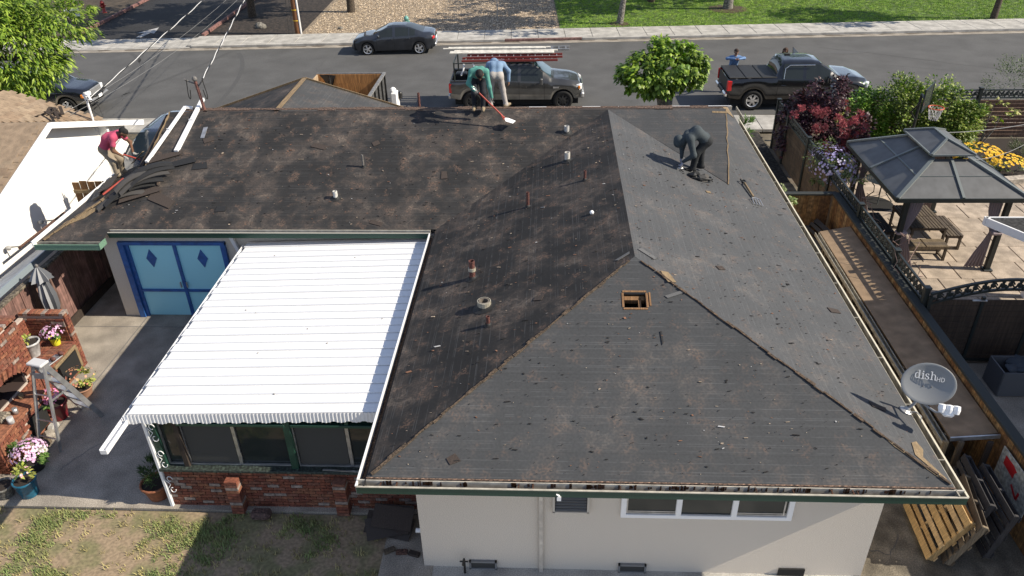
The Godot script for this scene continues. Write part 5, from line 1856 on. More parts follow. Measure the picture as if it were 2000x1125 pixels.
func make_roof_things():
	rng.seed = 200
	vent("vent_pipe", "slim grey vent pipe standing alone mid way up the long back slope", pG(-4.72, -17.97), NG, 0.33, 0.028, M.pipe_gray)
	vent("vent_pipe", "short white vent stub low on the long back slope", pG(-5.21, -16.87), NG, 0.19, 0.055, mk(Color(0.75, 0.73, 0.68), 0.7, "soft", 3.0))
	vent("vent_pipe", "white vent stub high up near the ridge beside the main valley", pG(0.4, -19.25), NG, 0.18, 0.065, mk(Color(0.55, 0.54, 0.52), 0.7, "soft", 3.0))
	vent("vent_pipe", "pale vent stub at the far end of the dark left slope", pL(0.39, -17.52), NL, 0.22, 0.065, mk(Color(0.65, 0.62, 0.56), 0.7, "soft", 3.0))
	vent("vent_pipe", "small rusty vent pipe near the ridge in the dark left slope", pL(0.76, -16.09), NL, 0.23, 0.03, M.pipe_red)
	vent("vent_pipe", "thin rusty vent pipe halfway along the dark left slope", pL(-0.51, -15.58), NL, 0.36, 0.035, M.pipe_red)
	vent("vent_pipe", "tall red flue with a pale collar on the dark left slope above the awning", pL(-1.54, -13.04), NL, 0.4, 0.06, M.pipe_red, 1)
	vent("vent_pipe", "wide open galvanised flue collar, lower on the dark left slope", pL(-1.21, -11.84), NL, 0.14, 0.1, mk(Color(0.14, 0.12, 0.1), 0.8), 2)
	vent("vent_pipe", "short rusty pipe closest to the viewer on the dark left slope", pL(-1.09, -11.19), NL, 0.19, 0.035, M.pipe_red)
	vent("vent_pipe", "slim pinkish pipe rising behind the ridge, left of the roofer in teal", Vector3(-3.65, 3.85, -20.7), Vector3.UP, 0.45, 0.035, M.pipe_red)
	# two long white downspouts
	for k in 2:
		var b := MB.new()
		var a: Vector3 = [pG(-10.36, -18.1), pG(-9.72, -18.5)][k]
		var e: Vector3 = [Vector3(-10.08, 4.03, -20.3), Vector3(-9.72, 4.12, -20.7)][k]
		var up := Vector3(0, 0.05, 0)
		var w: float = [0.075, 0.1][k]
		b.bar(a + up, e + up, w, w * 0.8)
		b.bar(a.lerp(e, 0.55) + up * 1.5, a.lerp(e, 0.56) + up * 1.5, w * 1.12, w * 0.9)
		if k == 0: b.bar(e + up, e + up + Vector3(0.18, -0.05, -0.05), w, w * 0.8)
		solo("downspout", b, M.white_metal, ["narrow white downspout with a bent end lying up the left edge of the roof", "wider white downspout leaning over the ridge beside the power mast"][k], "downspout", "loose downspouts on the roof")
	# pile of torn shingle strips
	var strips := [[-10.55, -16.85, 0.68, 1.15, 0.03], [-10.4, -17.0, 0.7, 1.25, 0.08], [-10.25, -17.15, 0.66, 1.3, 0.13], [-10.1, -17.3, 0.62, 1.25, 0.18], [-9.98, -17.45, 0.66, 1.2, 0.21], [-10.05, -17.6, 0.58, 1.15, 0.24], [-10.3, -17.3, 0.72, 1.1, 0.23]]
	for k in strips.size():
		var s: Array = strips[k]
		var b := MB.new()
		var fr := frame_on(NG, s[2] + R(-0.1, 0.1))
		var base: Vector3 = pG(s[0], s[1])
		var prev := []
		for q in 9:
			var t := q / 8.0 - 0.5
			var c: Vector3 = base + fr * Vector3(t * s[3], s[4] + 0.16 * (0.25 - t * t) * 2.0 + 0.015, 0.12 * t * t * 4.0)
			var sec := [c + fr * Vector3(0, 0.0, -0.1), c + fr * Vector3(0, 0.025, 0.0), c + fr * Vector3(0, 0.0, 0.1)]
			if q > 0:
				for g in 2:
					b.quad(prev[g], prev[g + 1], sec[g + 1], sec[g], NG)
					b.quad(prev[g] - NG * 0.02, prev[g + 1] - NG * 0.02, sec[g + 1] - NG * 0.02, sec[g] - NG * 0.02, -NG)
				b.quad(prev[2], sec[2], sec[2] - NG * 0.02, prev[2] - NG * 0.02, fr.z)
				b.quad(prev[0], sec[0], sec[0] - NG * 0.02, prev[0] - NG * 0.02, -fr.z)
			prev = sec
		solo("shingle_strip", b, M.felt_scrap if k % 3 else mk(Color(0.05, 0.047, 0.045), 0.9), ["lowest curved black shingle strip, nearest the hip, in the pile before the roofer in pink", "second lowest curved strip in the pile before the roofer in pink", "middle left curved strip in the pile before the roofer in pink", "middle right curved strip in the pile before the roofer in pink", "top right curved strip in the pile before the roofer in pink", "farthest curved strip at the back of the pile before the roofer in pink", "topmost curved strip, lying across the pile before the roofer in pink"][k], "shingle strip", "curved shingle strips in the pile")
	scrap("shingle_board", "large flat brown shingle sheet just below the pile of strips", "shingle sheet", pG(-9.5, -16.8), NG, 0.8, 0.3, -0.55, M.shingle, 0.01)
	scrap("shingle_board", "brown shingle strip half under the near side of the pile", "shingle sheet", pG(-10.1, -16.95), NG, 0.9, 0.22, 0.5, M.shingle, 0.05)
	scrap("shingle_board", "long brown shingle strip between the pile and the white downspouts", "shingle sheet", pG(-9.95, -18.35), NG, 0.9, 0.2, 0.45, M.shingle, 0.02)
	scrap("shingle_board", "dark felt sheet beside the upper end of the pile", "shingle sheet", pG(-9.5, -18.1), NG, 0.7, 0.25, 0.4, M.felt_scrap, 0.03)
	scrap("shingle_board", "brown shingle strip lying along the left roof edge under the roofer in pink", "shingle sheet", pS(-11.5, -18.1) + Vector3.UP * 0.05, NS, 0.35, 1.5, 0.35, M.shingle, 0.04)
	scrap("shingle_board", "dark crooked shingle strip along the left roof edge, nearer than the pry tool", "shingle sheet", pS(-11.6, -17.6) + Vector3.UP * 0.03, NS, 0.25, 1.3, 0.45, M.felt_scrap, 0.02)
	var pr := MB.new()
	pr.tube([pG(-10.95, -16.85) + NG * 0.14, pG(-10.6, -17.35) + NG * 0.2], 0.025, 8)
	solo("crowbar", pr, M.red_paint, "orange red crowbar handle lying in the pile of strips", "crowbar")
	# single scraps
	var list := [
		[pG(-5.99, -18.73), NG, 0.42, 0.16, -0.35, 0, "grey shingle scrap lying above the slim vent pipe, toward the ridge"],
		[pG(-4.54, -18.86), NG, 0.2, 0.16, 0.6, 0, "small grey shingle scrap to the right and above the slim vent pipe"],
		[pG(-2.65, -17.65), NG, 0.15, 0.26, 0.1, 0, "brown scrap standing lengthwise in the middle of the long back slope"],
		[pG(-9.04, -19.0), NG, 0.26, 0.2, 0.5, 0, "tan scrap near the top right of the white downspouts"],
		[pG(-9.25, -19.3), NG, 0.1, 0.4, 0.1, 1, "narrow metal flashing strip standing near the ridge by the downspouts"],
		[pG(-4.09, -16.05), NG, 0.28, 0.12, -0.4, 0, "brown scrap near the gutter above the awning's top edge"],
		[pF(-1.42, -8.3), NF, 0.16, 0.14, 0.5, 0, "tan scrap low on the front slope, left of centre"],
		[pR(3.18, -12.69), NR, 0.17, 0.12, 0.5, 0, "tan scrap in the middle of the right slope"],
		[pR(5.3, -12.33), NR, 0.2, 0.14, 0.2, 0, "tan scrap beside the right gutter"],
		[pL(-0.2, -11.62), NL, 0.16, 0.12, -0.3, 0, "brown scrap on the dark left slope near the front hip"],
		[pF(1.83, -10.45), NF, 0.03, 0.26, 0.05, 2, "thin dark stick standing on the front slope below the vent hole"],
		[pF(2.15, -11.33), NF, 0.34, 0.06, 0.4, 3, "pale torn flap across the right hip beside the vent hole"],
		[pR(1.75, -12.4), NR, 0.36, 0.1, -0.6, 3, "torn pale felt flap right of the hip peak"],
		[pL(1.3, -12.25), NL, 0.3, 0.06, 0.5, 3, "torn pale felt flap left of the hip peak"],
		[pR(2.05, -11.75), NR, 0.16, 0.3, 0.35, 4, "triangular bare wood chip by the right hip"],
		[pR(5.1, -9.5), NR, 0.24, 0.1, -0.2, 0, "tan scrap beside the satellite dish's foot"],
		[pG(-7.95, -16.5), NG, 0.22, 0.2, 0.15, 2, "dark bent flashing square on the garage slope"],
		[pG(-8.95, -18.0), NG, 0.35, 0.25, 0.2, 2, "black ribbed vent scrap beside the pile of strips"],
		[pL(-2.4, -17.1), NL, 0.14, 0.1, 0.2, 4, "tan crumb in the valley between the two dark slopes"],
		[pR(3.6, -16.4), NR, 0.12, 0.09, 0.3, 4, "pale chip on the right slope below the roofer in the dark hood"],
		[pR(3.9, -20.5) + Vector3(0, 0.62, 0), NG, 0.2, 0.08, 0.2, 4, "pale chip near the ridge behind the roofer in the dark hood"]]
	for e in list:
		scrap("roof_scrap", e[6], "roof scrap", e[0], e[1], e[2], e[3], e[4], [M.shingle, M.alu, M.felt_scrap, mk(gray(0.16), 0.7, "fine", 2.0), M.wood_pale][e[5]], 0.0, "single scraps on the roof")
	# uncounted crumbs, nails and slivers
	var bit := MB.new()
	bit.box(Vector3.ZERO, Vector3(0.05, 0.012, 0.022))
	var xf := []
	var cl := []
	for i in 4200:
		var t := R()
		var p: Vector3
		var n: Vector3
		if t < 0.25:
			var x := R(-2.4, 5.4)
			var zz := -8.1 - R(0, 4.1)
			if zz < -7.95 - minf(x + 2.66, 5.68 - x): continue
			p = pF(x, zz); n = NF
			if p.z < -11.0 and x > 1.2 and x < 1.7: continue
		elif t < 0.5:
			var x := R(1.6, 5.6)
			p = pR(x, R(-19.0, -8.2 - (5.6 - x))); n = NR
			if x < 4.4 and p.z < -17.4 - (4.27 - x): continue
		elif t < 0.7:
			var x := R(-2.5, 1.4)
			p = pL(x, R(-15.9 - (x + 2.66), -8.2 - (x + 2.66))); n = NL
		else:
			var zz := R(-20.1, -15.95)
			p = pG(R(-10.4 if zz < -17.4 else -10.9, -2.8 + (-15.86 - zz)), zz); n = NG
		var sc := 0.22 + R() * R() * R() * 1.3
		xf.append(Transform3D((frame_on(n, R(0, TAU)) * Basis(Vector3.RIGHT, R(-0.3, 0.3))).scaled(Vector3(sc * R(0.8, 2.2), sc * 0.8, sc * R(0.25, 0.9))), p + n * 0.014))
		var k := R()
		cl.append(Color(0.012, 0.011, 0.011) if k < 0.62 else (Color(0.2, 0.1, 0.06) * R(0.5, 1.2) if k < 0.82 else (Color(0.3, 0.24, 0.18) * R(0.6, 1.3) if k < 0.975 else Color(0.45, 0.45, 0.45))))
	var cr := multi("roof_crumbs", bit.mesh(), vcol(0.95), xf, cl, self)
	meta(cr, "small crumbs, nails and slivers of shingle strewn over every roof slope", "roof debris")
	# tools
	var o := thing("garden_fork", "four pronged shingle fork with wooden handle lying on the right slope", "fork", pR(4.75, -17.05))
	var fr := frame_on(NR, PI / 2 + 0.12)
	var b := MB.new(true)
	b.tube([fr * Vector3(0.55, 0.06, 0), fr * Vector3(-0.15, 0.04, 0)], 0.028, 8)
	put("shaft", b, M.wood_pale, o)
	b = MB.new(true)
	b.tube([fr * Vector3(0.55, 0.06, 0), fr * Vector3(0.62, 0.07, 0.06), fr * Vector3(0.7, 0.07, 0.06), fr * Vector3(0.72, 0.07, 0), fr * Vector3(0.7, 0.07, -0.06), fr * Vector3(0.62, 0.07, -0.06), fr * Vector3(0.55, 0.06, 0)], 0.02, 6)
	put("grip", b, M.black, o)
	for k in 4:
		b = MB.new(true)
		var q := -0.105 + k * 0.07
		b.tube([fr * Vector3(-0.2, 0.05, 0), fr * Vector3(-0.3, 0.07, q), fr * Vector3(-0.55, 0.03, q * 1.1)], 0.011, 6)
		put("prong", b, M.alu, o)
	o = thing("shovel", "long red shovel with pale blade held by the roofer in teal", "shovel", Vector3(-2.03, 4.02, -20.12))
	b = MB.new(true)
	var h0 := Vector3(0.1, 0.66, 0.5)
	var h1 := Vector3(0.82, -0.02, 0.66)
	b.tube([h0, h1], 0.022, 8)
	put("shaft", b, M.red_paint, o)
	b = MB.new(true)
	var ax := (h0 - h1).normalized()
	var s1 := ax.cross(Vector3.UP).normalized()
	b.tube([h0, h0 + ax * 0.07 + s1 * 0.06, h0 + ax * 0.14 + s1 * 0.05, h0 + ax * 0.14 - s1 * 0.05, h0 + ax * 0.07 - s1 * 0.06, h0], 0.016, 6)
	put("grip", b, M.alu, o)
	b = MB.new()
	b.poly([h1 + s1 * 0.04, h1 - s1 * 0.04, h1 - ax * 0.08 - s1 * 0.13 + Vector3(0, 0.02, 0), h1 - ax * 0.3 - s1 * 0.12 + Vector3(0.02, 0.13, 0.02), h1 - ax * 0.32 + s1 * 0.12 + Vector3(0.02, 0.13, 0.02), h1 - ax * 0.08 + s1 * 0.13 + Vector3(0, 0.02, 0)], Vector3(-0.2, 1, 0.6), 0.008)
	put("blade", b, M.chrome if false else M.white, o)
	b = MB.new(true)
	b.tube([h1 + ax * 0.16, h1 + Vector3(-0.02, -0.02, 0.08)], 0.014, 6)
	put("fulcrum", b, M.red_paint, o)
	o = thing("pry_bar", "short orange pry bar in the hands of the roofer in pink", "pry bar", Vector3(-11.72, 2.62, -18.98))
	b = MB.new(true)
	b.tube([Vector3(0.36, 0.66, 0.14), Vector3(0.72, 0.46, 0.02)], 0.022, 8)
	put("shaft", b, M.red_paint, o)
	b = MB.new(true)
	b.tube([Vector3(0.72, 0.46, 0.02), Vector3(1.05, 0.3, -0.06)], [0.014, 0.02], 6)
	put("bar_end", b, M.black, o)
	b = MB.new()
	b.bar(pG(-10.55, -18.4) + Vector3.UP * 0.12, Vector3(-11.05, 3.12, -18.6), 0.07, 0.012)
	solo("wood_sliver", b, M.wood_pale, "pale torn wood strip sticking out from the left roof edge", "wood strip")
	o = thing("tool_belt", "black leather tool belt with grey pouches lying on the right slope", "tool belt", pR(3.45, -17.1))
	fr = frame_on(NR, 0.2)
	for e in [[-0.15, 0.02, 0.12, 0.09], [0.05, 0.1, 0.14, 0.12], [0.2, 0.0, 0.13, 0.1], [-0.02, -0.1, 0.12, 0.1]]:
		b = MB.new()
		b.cbox(fr * Vector3(e[0], 0.06, e[1]), Vector3(e[2] * 1.5, e[3] * 1.1, e[2] * 1.1), 0.035, fr * Basis.from_euler(Vector3(e[1] * 4.0, e[0] * 6.0, 0.3)))
		put("pouch", b, M.leather_grey if e[0] > 0.1 else M.black, o)
	for k in 3:
		b = MB.new(true)
		var pts := []
		for q in 9:
			var a := -0.5 + q * 0.42 + k * 0.6
			pts.append(fr * Vector3(0.1 + cos(a) * (0.24 + k * 0.05), 0.05 + 0.05 * sin(q * 0.9), sin(a) * 0.17))
		b.tube(pts, 0.016, 6)
		put("strap", b, M.black, o)
	b = MB.new(true)
	b.ball(Vector3(0.85, yL(0.85), -14.31) + NL * 0.04, Vector3(0.045, 0.045, 0.045), 8)
	solo("paper_ball", b, M.white, "crumpled white paper ball on the dark left slope near the ridge", "litter")
	b = MB.new(true)
	b.tube([pR(3.12, -17.3) + NR * 0.03, pR(3.05, -17.22) + NR * 0.03, pR(3.12, -17.15) + NR * 0.03], 0.012, 5)
	solo("hook", b, M.black, "small black hook lying left of the tool belt", "hook")
	b = MB.new(true)
	b.tube([Vector3(3.15, 3.67, -17.4), Vector3(3.1, 3.5, -17.38)], 0.02, 6)
	b.box(Vector3(3.09, 3.46, -17.37), Vector3(0.12, 0.05, 0.05))
	solo("hammer", b, M.alu, "small hammer in the gloved hands of the roofer in the dark hood", "hammer")
	# satellite dish
	o = thing("satellite_dish", "grey satellite dish on a bent mast at the right roof edge", "satellite dish", pR(5.6, -9.61))
	var face := Vector3(-0.2, 0.46, 0.86).normalized()
	var dx := Vector3.UP.cross(face).normalized()
	var db := Basis(dx, face, dx.cross(face))
	var dc := Vector3(0.14, 0.64, 0.1)
	b = MB.new(true)
	var pr2 := []
	for k in 9:
		var t := k / 8.0
		pr2.append([0.36 * t, 0.06 * t * t])
	b.lathe(dc, pr2, 36, db * Basis.from_scale(Vector3(1.06, 1, 0.88)))
	b.lathe(dc, [[0.36, 0.06], [0.368, 0.056], [0.36, 0.046], [0.2, 0.005], [0, -0.012]], 36, db * Basis.from_scale(Vector3(1.06, 1, 0.88)))
	put("reflector", b, mk(Color(0.2, 0.208, 0.213), 0.45), o)
	var txt := TextMesh.new()
	var sf := SystemFont.new()
	sf.font_names = PackedStringArray(["Droid Serif"])
	txt.font = sf
	txt.text = "dish"
	txt.font_size = 16
	txt.pixel_size = 0.0098
	txt.depth = 0.004
	var lt := put("lettering", txt, mk(gray(0.62), 0.6), o)
	lt.transform = Transform3D(Basis(dx, -db.z, face), dc + dx * -0.05 - db.z * 0.12 + face * 0.04)
	var txt2 := TextMesh.new()
	var sf2 := SystemFont.new()
	sf2.font_names = PackedStringArray(["Droid Sans"])
	txt2.font = sf2
	txt2.text = "HD"
	txt2.font_size = 16
	txt2.pixel_size = 0.0055
	txt2.depth = 0.004
	lt = put("lettering", txt2, mk(gray(0.62), 0.6), o)
	lt.transform = Transform3D(Basis(dx, -db.z, face), dc + dx * 0.16 - db.z * 0.085 + face * 0.04)
	b = MB.new()
	for e in [[-0.06, 0.05], [0.06, 0.05], [-0.06, 0.28], [0.06, 0.28]]:
		b.ball(dc + db * Vector3(e[0], 0.008 + 0.03 * e[1], e[1]), Vector3(0.01, 0.006, 0.01), 6, db)
	put("bolt", b, M.pipe_gray, o)
	b = MB.new(true)
	b.tube([Vector3(0, 0.0, 0), Vector3(0.1, 0.16, 0.0), Vector3(0.16, 0.34, -0.02), Vector3(0.13, 0.52, -0.02)], 0.024, 8)
	b.tube([Vector3(0.15, 0.32, 0.0), dc + db * Vector3(0.02, -0.03, 0.34), dc + db * Vector3(0.14, 0.1, 0.4), dc + db * Vector3(0.24, 0.2, 0.37)], 0.018, 8)
	b.tube([Vector3(0.02, 0.02, 0.05), Vector3(0.12, 0.06, 0.08), Vector3(0.2, 0.0, 0.12), Vector3(0.2, -0.1, 0.16)], 0.009, 5)
	put("mast", b, mk(gray(0.3), 0.45), o)
	b = MB.new()
	b.lathe(Vector3(0, 0.0, 0), [[0.1, 0.0], [0.1, 0.025], [0.05, 0.05], [0.03, 0.1]], 12, frame_on(NR, 0))
	put("foot", b, mk(gray(0.38), 0.4, "", 1, "", 1, 0.6), o)
	b = MB.new()
	var lc := dc + db * Vector3(0.27, 0.22, 0.36)
	b.cbox(lc, Vector3(0.16, 0.16, 0.12), 0.03, db)
	for k in 3: b.lathe(lc + db * Vector3(-0.1 + k * 0.1, 0.05, -0.06), [[0.0, 0.07], [0.05, 0.06], [0.055, 0.0], [0.04, -0.06], [0.0, -0.07]], 12, Basis(db.x, -db.z, db.y))
	put("receiver", b, M.white, o)
	# power mast on the ridge
	o = thing("power_mast", "pink painted service mast with insulators on the ridge, beside the white downspouts", "power mast", Vector3(-9.55, 3.9, -20.3))
	b = MB.new(true)
	b.tube([Vector3(0, 0, 0), Vector3(-0.02, 0.3, 0), Vector3(-0.08, 0.92, 0)], [0.05, 0.04, 0.045], 10)
	put("pipe", b, M.pipe_pink, o)
	b = MB.new(true)
	b.tube([Vector3(-0.08, 0.82, 0), Vector3(-0.2, 0.86, 0), Vector3(-0.36, 0.95, 0.02)], 0.02, 6)
	b.tube([Vector3(-0.06, 0.72, 0), Vector3(0.08, 0.86, 0), Vector3(0.16, 0.96, -0.02)], 0.02, 6)
	b.ball(Vector3(-0.08, 0.95, 0), Vector3(0.07, 0.08, 0.07), 8)
	put("weatherhead", b, M.pipe_gray, o)
	b = MB.new(true)
	for sg in [-1.0, 1.0]:
		var pts := []
		for q in 8: pts.append(Vector3(-0.08 + sg * (0.27 - 0.14 * absf(q / 7.0 - 0.35)), 0.95 - 0.55 * sin(q / 7.0 * 2.6), 0.03))
		b.tube(pts, 0.012, 5)
	put("drip_loop", b, M.black, o)

func cable(label: String, a: Vector3, b: Vector3, sag: float, r: float, mat: Material):
	var m := MB.new()
	var pts := []
	for k in 25:
		var t := k / 24.0
		pts.append(a.lerp(b, t) - Vector3(0, sag * 4.0 * t * (1.0 - t), 0))
	m.tube(pts, r, 6)
	solo("overhead_cable", m, mat, label, "cable", "service cables to the utility pole")

func twisted(label: String, a: Vector3, b: Vector3, sag: float):
	# black and white strands twisted together
	var o := thing("overhead_cable", label, "cable", Vector3.ZERO, 0.0, "service cables to the utility pole")
	var n := 150
	for s in 2:
		var m := MB.new()
		var pts := []
		for k in n + 1:
			var t := k / float(n)
			var p := a.lerp(b, t) - Vector3(0, sag * 4.0 * t * (1.0 - t), 0)
			var ph := t * (b - a).length() * 3.4 + s * PI
			pts.append(p + Vector3(cos(ph), sin(ph), 0) * 0.014)
		m.tube(pts, 0.015 if s else 0.011, 5)
		put("strand", m, M.black if s else mk(gray(0.65), 0.5), o)

# ---- plants ----------------------------------------------------------------
func leaf_mesh(l: float, w: float) -> ArrayMesh:
	var b := MB.new()
	var tip := Vector3(0, -0.12 * l, l)
	var m := Vector3(0, 0.03 * l, l * 0.45)
	for s in [-1.0, 1.0]:
		var e := Vector3(s * w * 0.5, 0.0, l * 0.42)
		b.tri(Vector3.ZERO, e, m, Vector3.UP)
		b.tri(e, tip, m, Vector3.UP)
	return b.mesh()

func foliage(parent: Node, called: String, blobs: Array, count: int, lm: ArrayMesh, cols: Array, droop := 0.3, shell := 0.55, mat: Material = null):
	# leaves through the volume of several ellipsoids, thicker towards their surface
	var xf := []
	var cl := []
	var tot := 0.0
	for b in blobs: tot += b[1].x * b[1].y * b[1].z
	for b in blobs:
		var n := int(count * b[1].x * b[1].y * b[1].z / tot)
		var clumps := maxi(6, n / 40)
		var cen := []
		for k in clumps:
			var d := Vector3(R(-1, 1), R(-1, 1), R(-1, 1))
			while d.length() > 1.0 or d.length() < 0.05: d = Vector3(R(-1, 1), R(-1, 1), R(-1, 1))
			cen.append([d.normalized() * lerpf(shell, 1.0, sqrt(R())), R(0.75, 1.25), rng.randi()])
		for i in n:
			var c: Array = cen[rng.randi() % clumps]
			var d: Vector3 = c[0] + Vector3(R(-1, 1), R(-1, 1), R(-1, 1)) * 0.2
			var p: Vector3 = b[0] + d * b[1]
			var out := (d * Vector3(1, 0.6, 1) + Vector3(R(-0.7, 0.7), R(-0.5, 0.5) - droop, R(-0.7, 0.7))).normalized()
			var up := (Vector3.UP + Vector3(R(-0.8, 0.8), 0, R(-0.8, 0.8)) + d * 0.6).normalized()
			var x := up.cross(out).normalized()
			xf.append(Transform3D(Basis(x, out.cross(x), out).scaled(Vector3.ONE * R(0.65, 1.3)), p))
			cl.append((cols[0] as Color).lerp(cols[1], R()) * (c[1] * R(0.8, 1.15)))
	return multi(called, lm, mat if mat else M.leaf, xf, cl, parent)

func branches(parent: Node, called: String, base: Vector3, tips: Array, r: float, mat: Material):
	var b := MB.new(true)
	for t in tips:
		var mid: Vector3 = base.lerp(t, 0.5) + Vector3(R(-0.1, 0.1), R(0, 0.15), R(-0.1, 0.1)) * base.distance_to(t)
		b.tube([base, mid, t], [r, r * 0.65, r * 0.25], 7)
	put(called, b, mat, parent)

func pot_shape(r0: float, r1: float, h: float) -> MB:
	var b := MB.new(true)
	b.lathe(Vector3.ZERO, [[0.0, 0.0], [r0, 0.0], [r0 * 1.02, 0.01], [lerpf(r0, r1, 0.85), h * 0.85], [r1 * 0.97, h * 0.86], [r1 * 1.05, h * 0.88], [r1 * 1.05, h], [r1 * 0.93, h], [r1 * 0.9, h * 0.88]], 20)
	return b

func potted(called: String, label: String, at: Vector3, r0: float, r1: float, h: float, mat: Material, kind: String, spread: float, tall: float, petals = null, n := 120):
	var o := thing(called, label, "potted plant", at)
	put("pot", pot_shape(r0, r1, h), mat, o)
	var b := MB.new()
	b.lathe(Vector3.ZERO, [[r1 * 0.92, h * 0.9], [0.0, h * 0.92]], 14)
	put("soil", b, M.soil, o)
	if n == 0: return
	var g1 := Color(0.07, 0.15, 0.03)
	var g2 := Color(0.16, 0.25, 0.06)
	if kind == "conifer":
		g1 = Color(0.02, 0.05, 0.015)
		g2 = Color(0.06, 0.1, 0.03)
	if kind == "yellow":
		g1 = Color(0.2, 0.26, 0.04)
		g2 = Color(0.36, 0.34, 0.08)
	foliage(o, "foliage", [[Vector3(0, h + tall * 0.42, 0), Vector3(spread, tall * 0.5, spread)]], n, leaf_mesh(0.09, 0.045) if kind != "conifer" else leaf_mesh(0.12, 0.014), [g1, g2], 0.1 if kind != "conifer" else -0.7, 0.2)
	if petals:
		var f := MB.new()
		for k in 5:
			var a := TAU * k / 5
			f.tri(Vector3.ZERO, Vector3(cos(a - 0.55), 0.25, sin(a - 0.55)) * 0.032, Vector3(cos(a + 0.55), 0.25, sin(a + 0.55)) * 0.032, Vector3.UP)
		var xf := []
		var cl := []
		for k in (n if kind == "green" else n / 5):
			var d := Vector3(R(-1, 1), R(0.0, 1), R(-1, 1)).normalized()
			xf.append(Transform3D(frame_on(d, R(0, TAU)).scaled(Vector3.ONE * R(0.55, 1.0)), Vector3(0, h + tall * 0.42, 0) + d * Vector3(spread, tall * 0.55, spread) * R(0.85, 1.05)))
			cl.append((petals[0] as Color).lerp(petals[1], R()))
		multi("blossom", f.mesh(), M.petal, xf, cl, o)

# ---- left: neighbour's house, fence, garden things --------------------------
func shingle_slope(parent: Node3D, o: Vector3, u: Vector3, v: Vector3, lu: float, lv: float, clip: Callable, budget: int, mats: Array) -> void:
	# shingle tabs laid in courses from the eave up; u along the eave, v up the slope
	var n := u.cross(v).normalized()
	if n.y < 0: n = -n
	var rest := MB.new()
	var course := 0.15
	var wd := 0.3
	var m := MB.new()
	m.box(Vector3.ZERO, Vector3(wd - 0.008, 0.012, course + 0.05))
	var sm := m.mesh()
	var bb := Basis(u, n, u.cross(n))
	var tiltb := bb * Basis(Vector3.RIGHT, 0.06 if (u.cross(n)).dot(v) < 0 else -0.06)
	var used := 0
	for j in int(lv / course):
		for i in int(lu / wd) + 1:
			var p := o + u * ((i + (0.5 if j % 2 else 0.0)) * wd) + v * ((j + 0.5) * course) + n * 0.012
			if not clip.call(p): continue
			if used < budget:
				var s := put("shingle", sm, mats[rng.randi() % mats.size()], parent)
				s.transform = Transform3D(tiltb, p)
				used += 1
			else:
				rest.box(p, Vector3(wd - 0.008, 0.012, course + 0.05), tiltb)
	if rest.any: put("shingles", rest, mats[0], parent, "stuff")

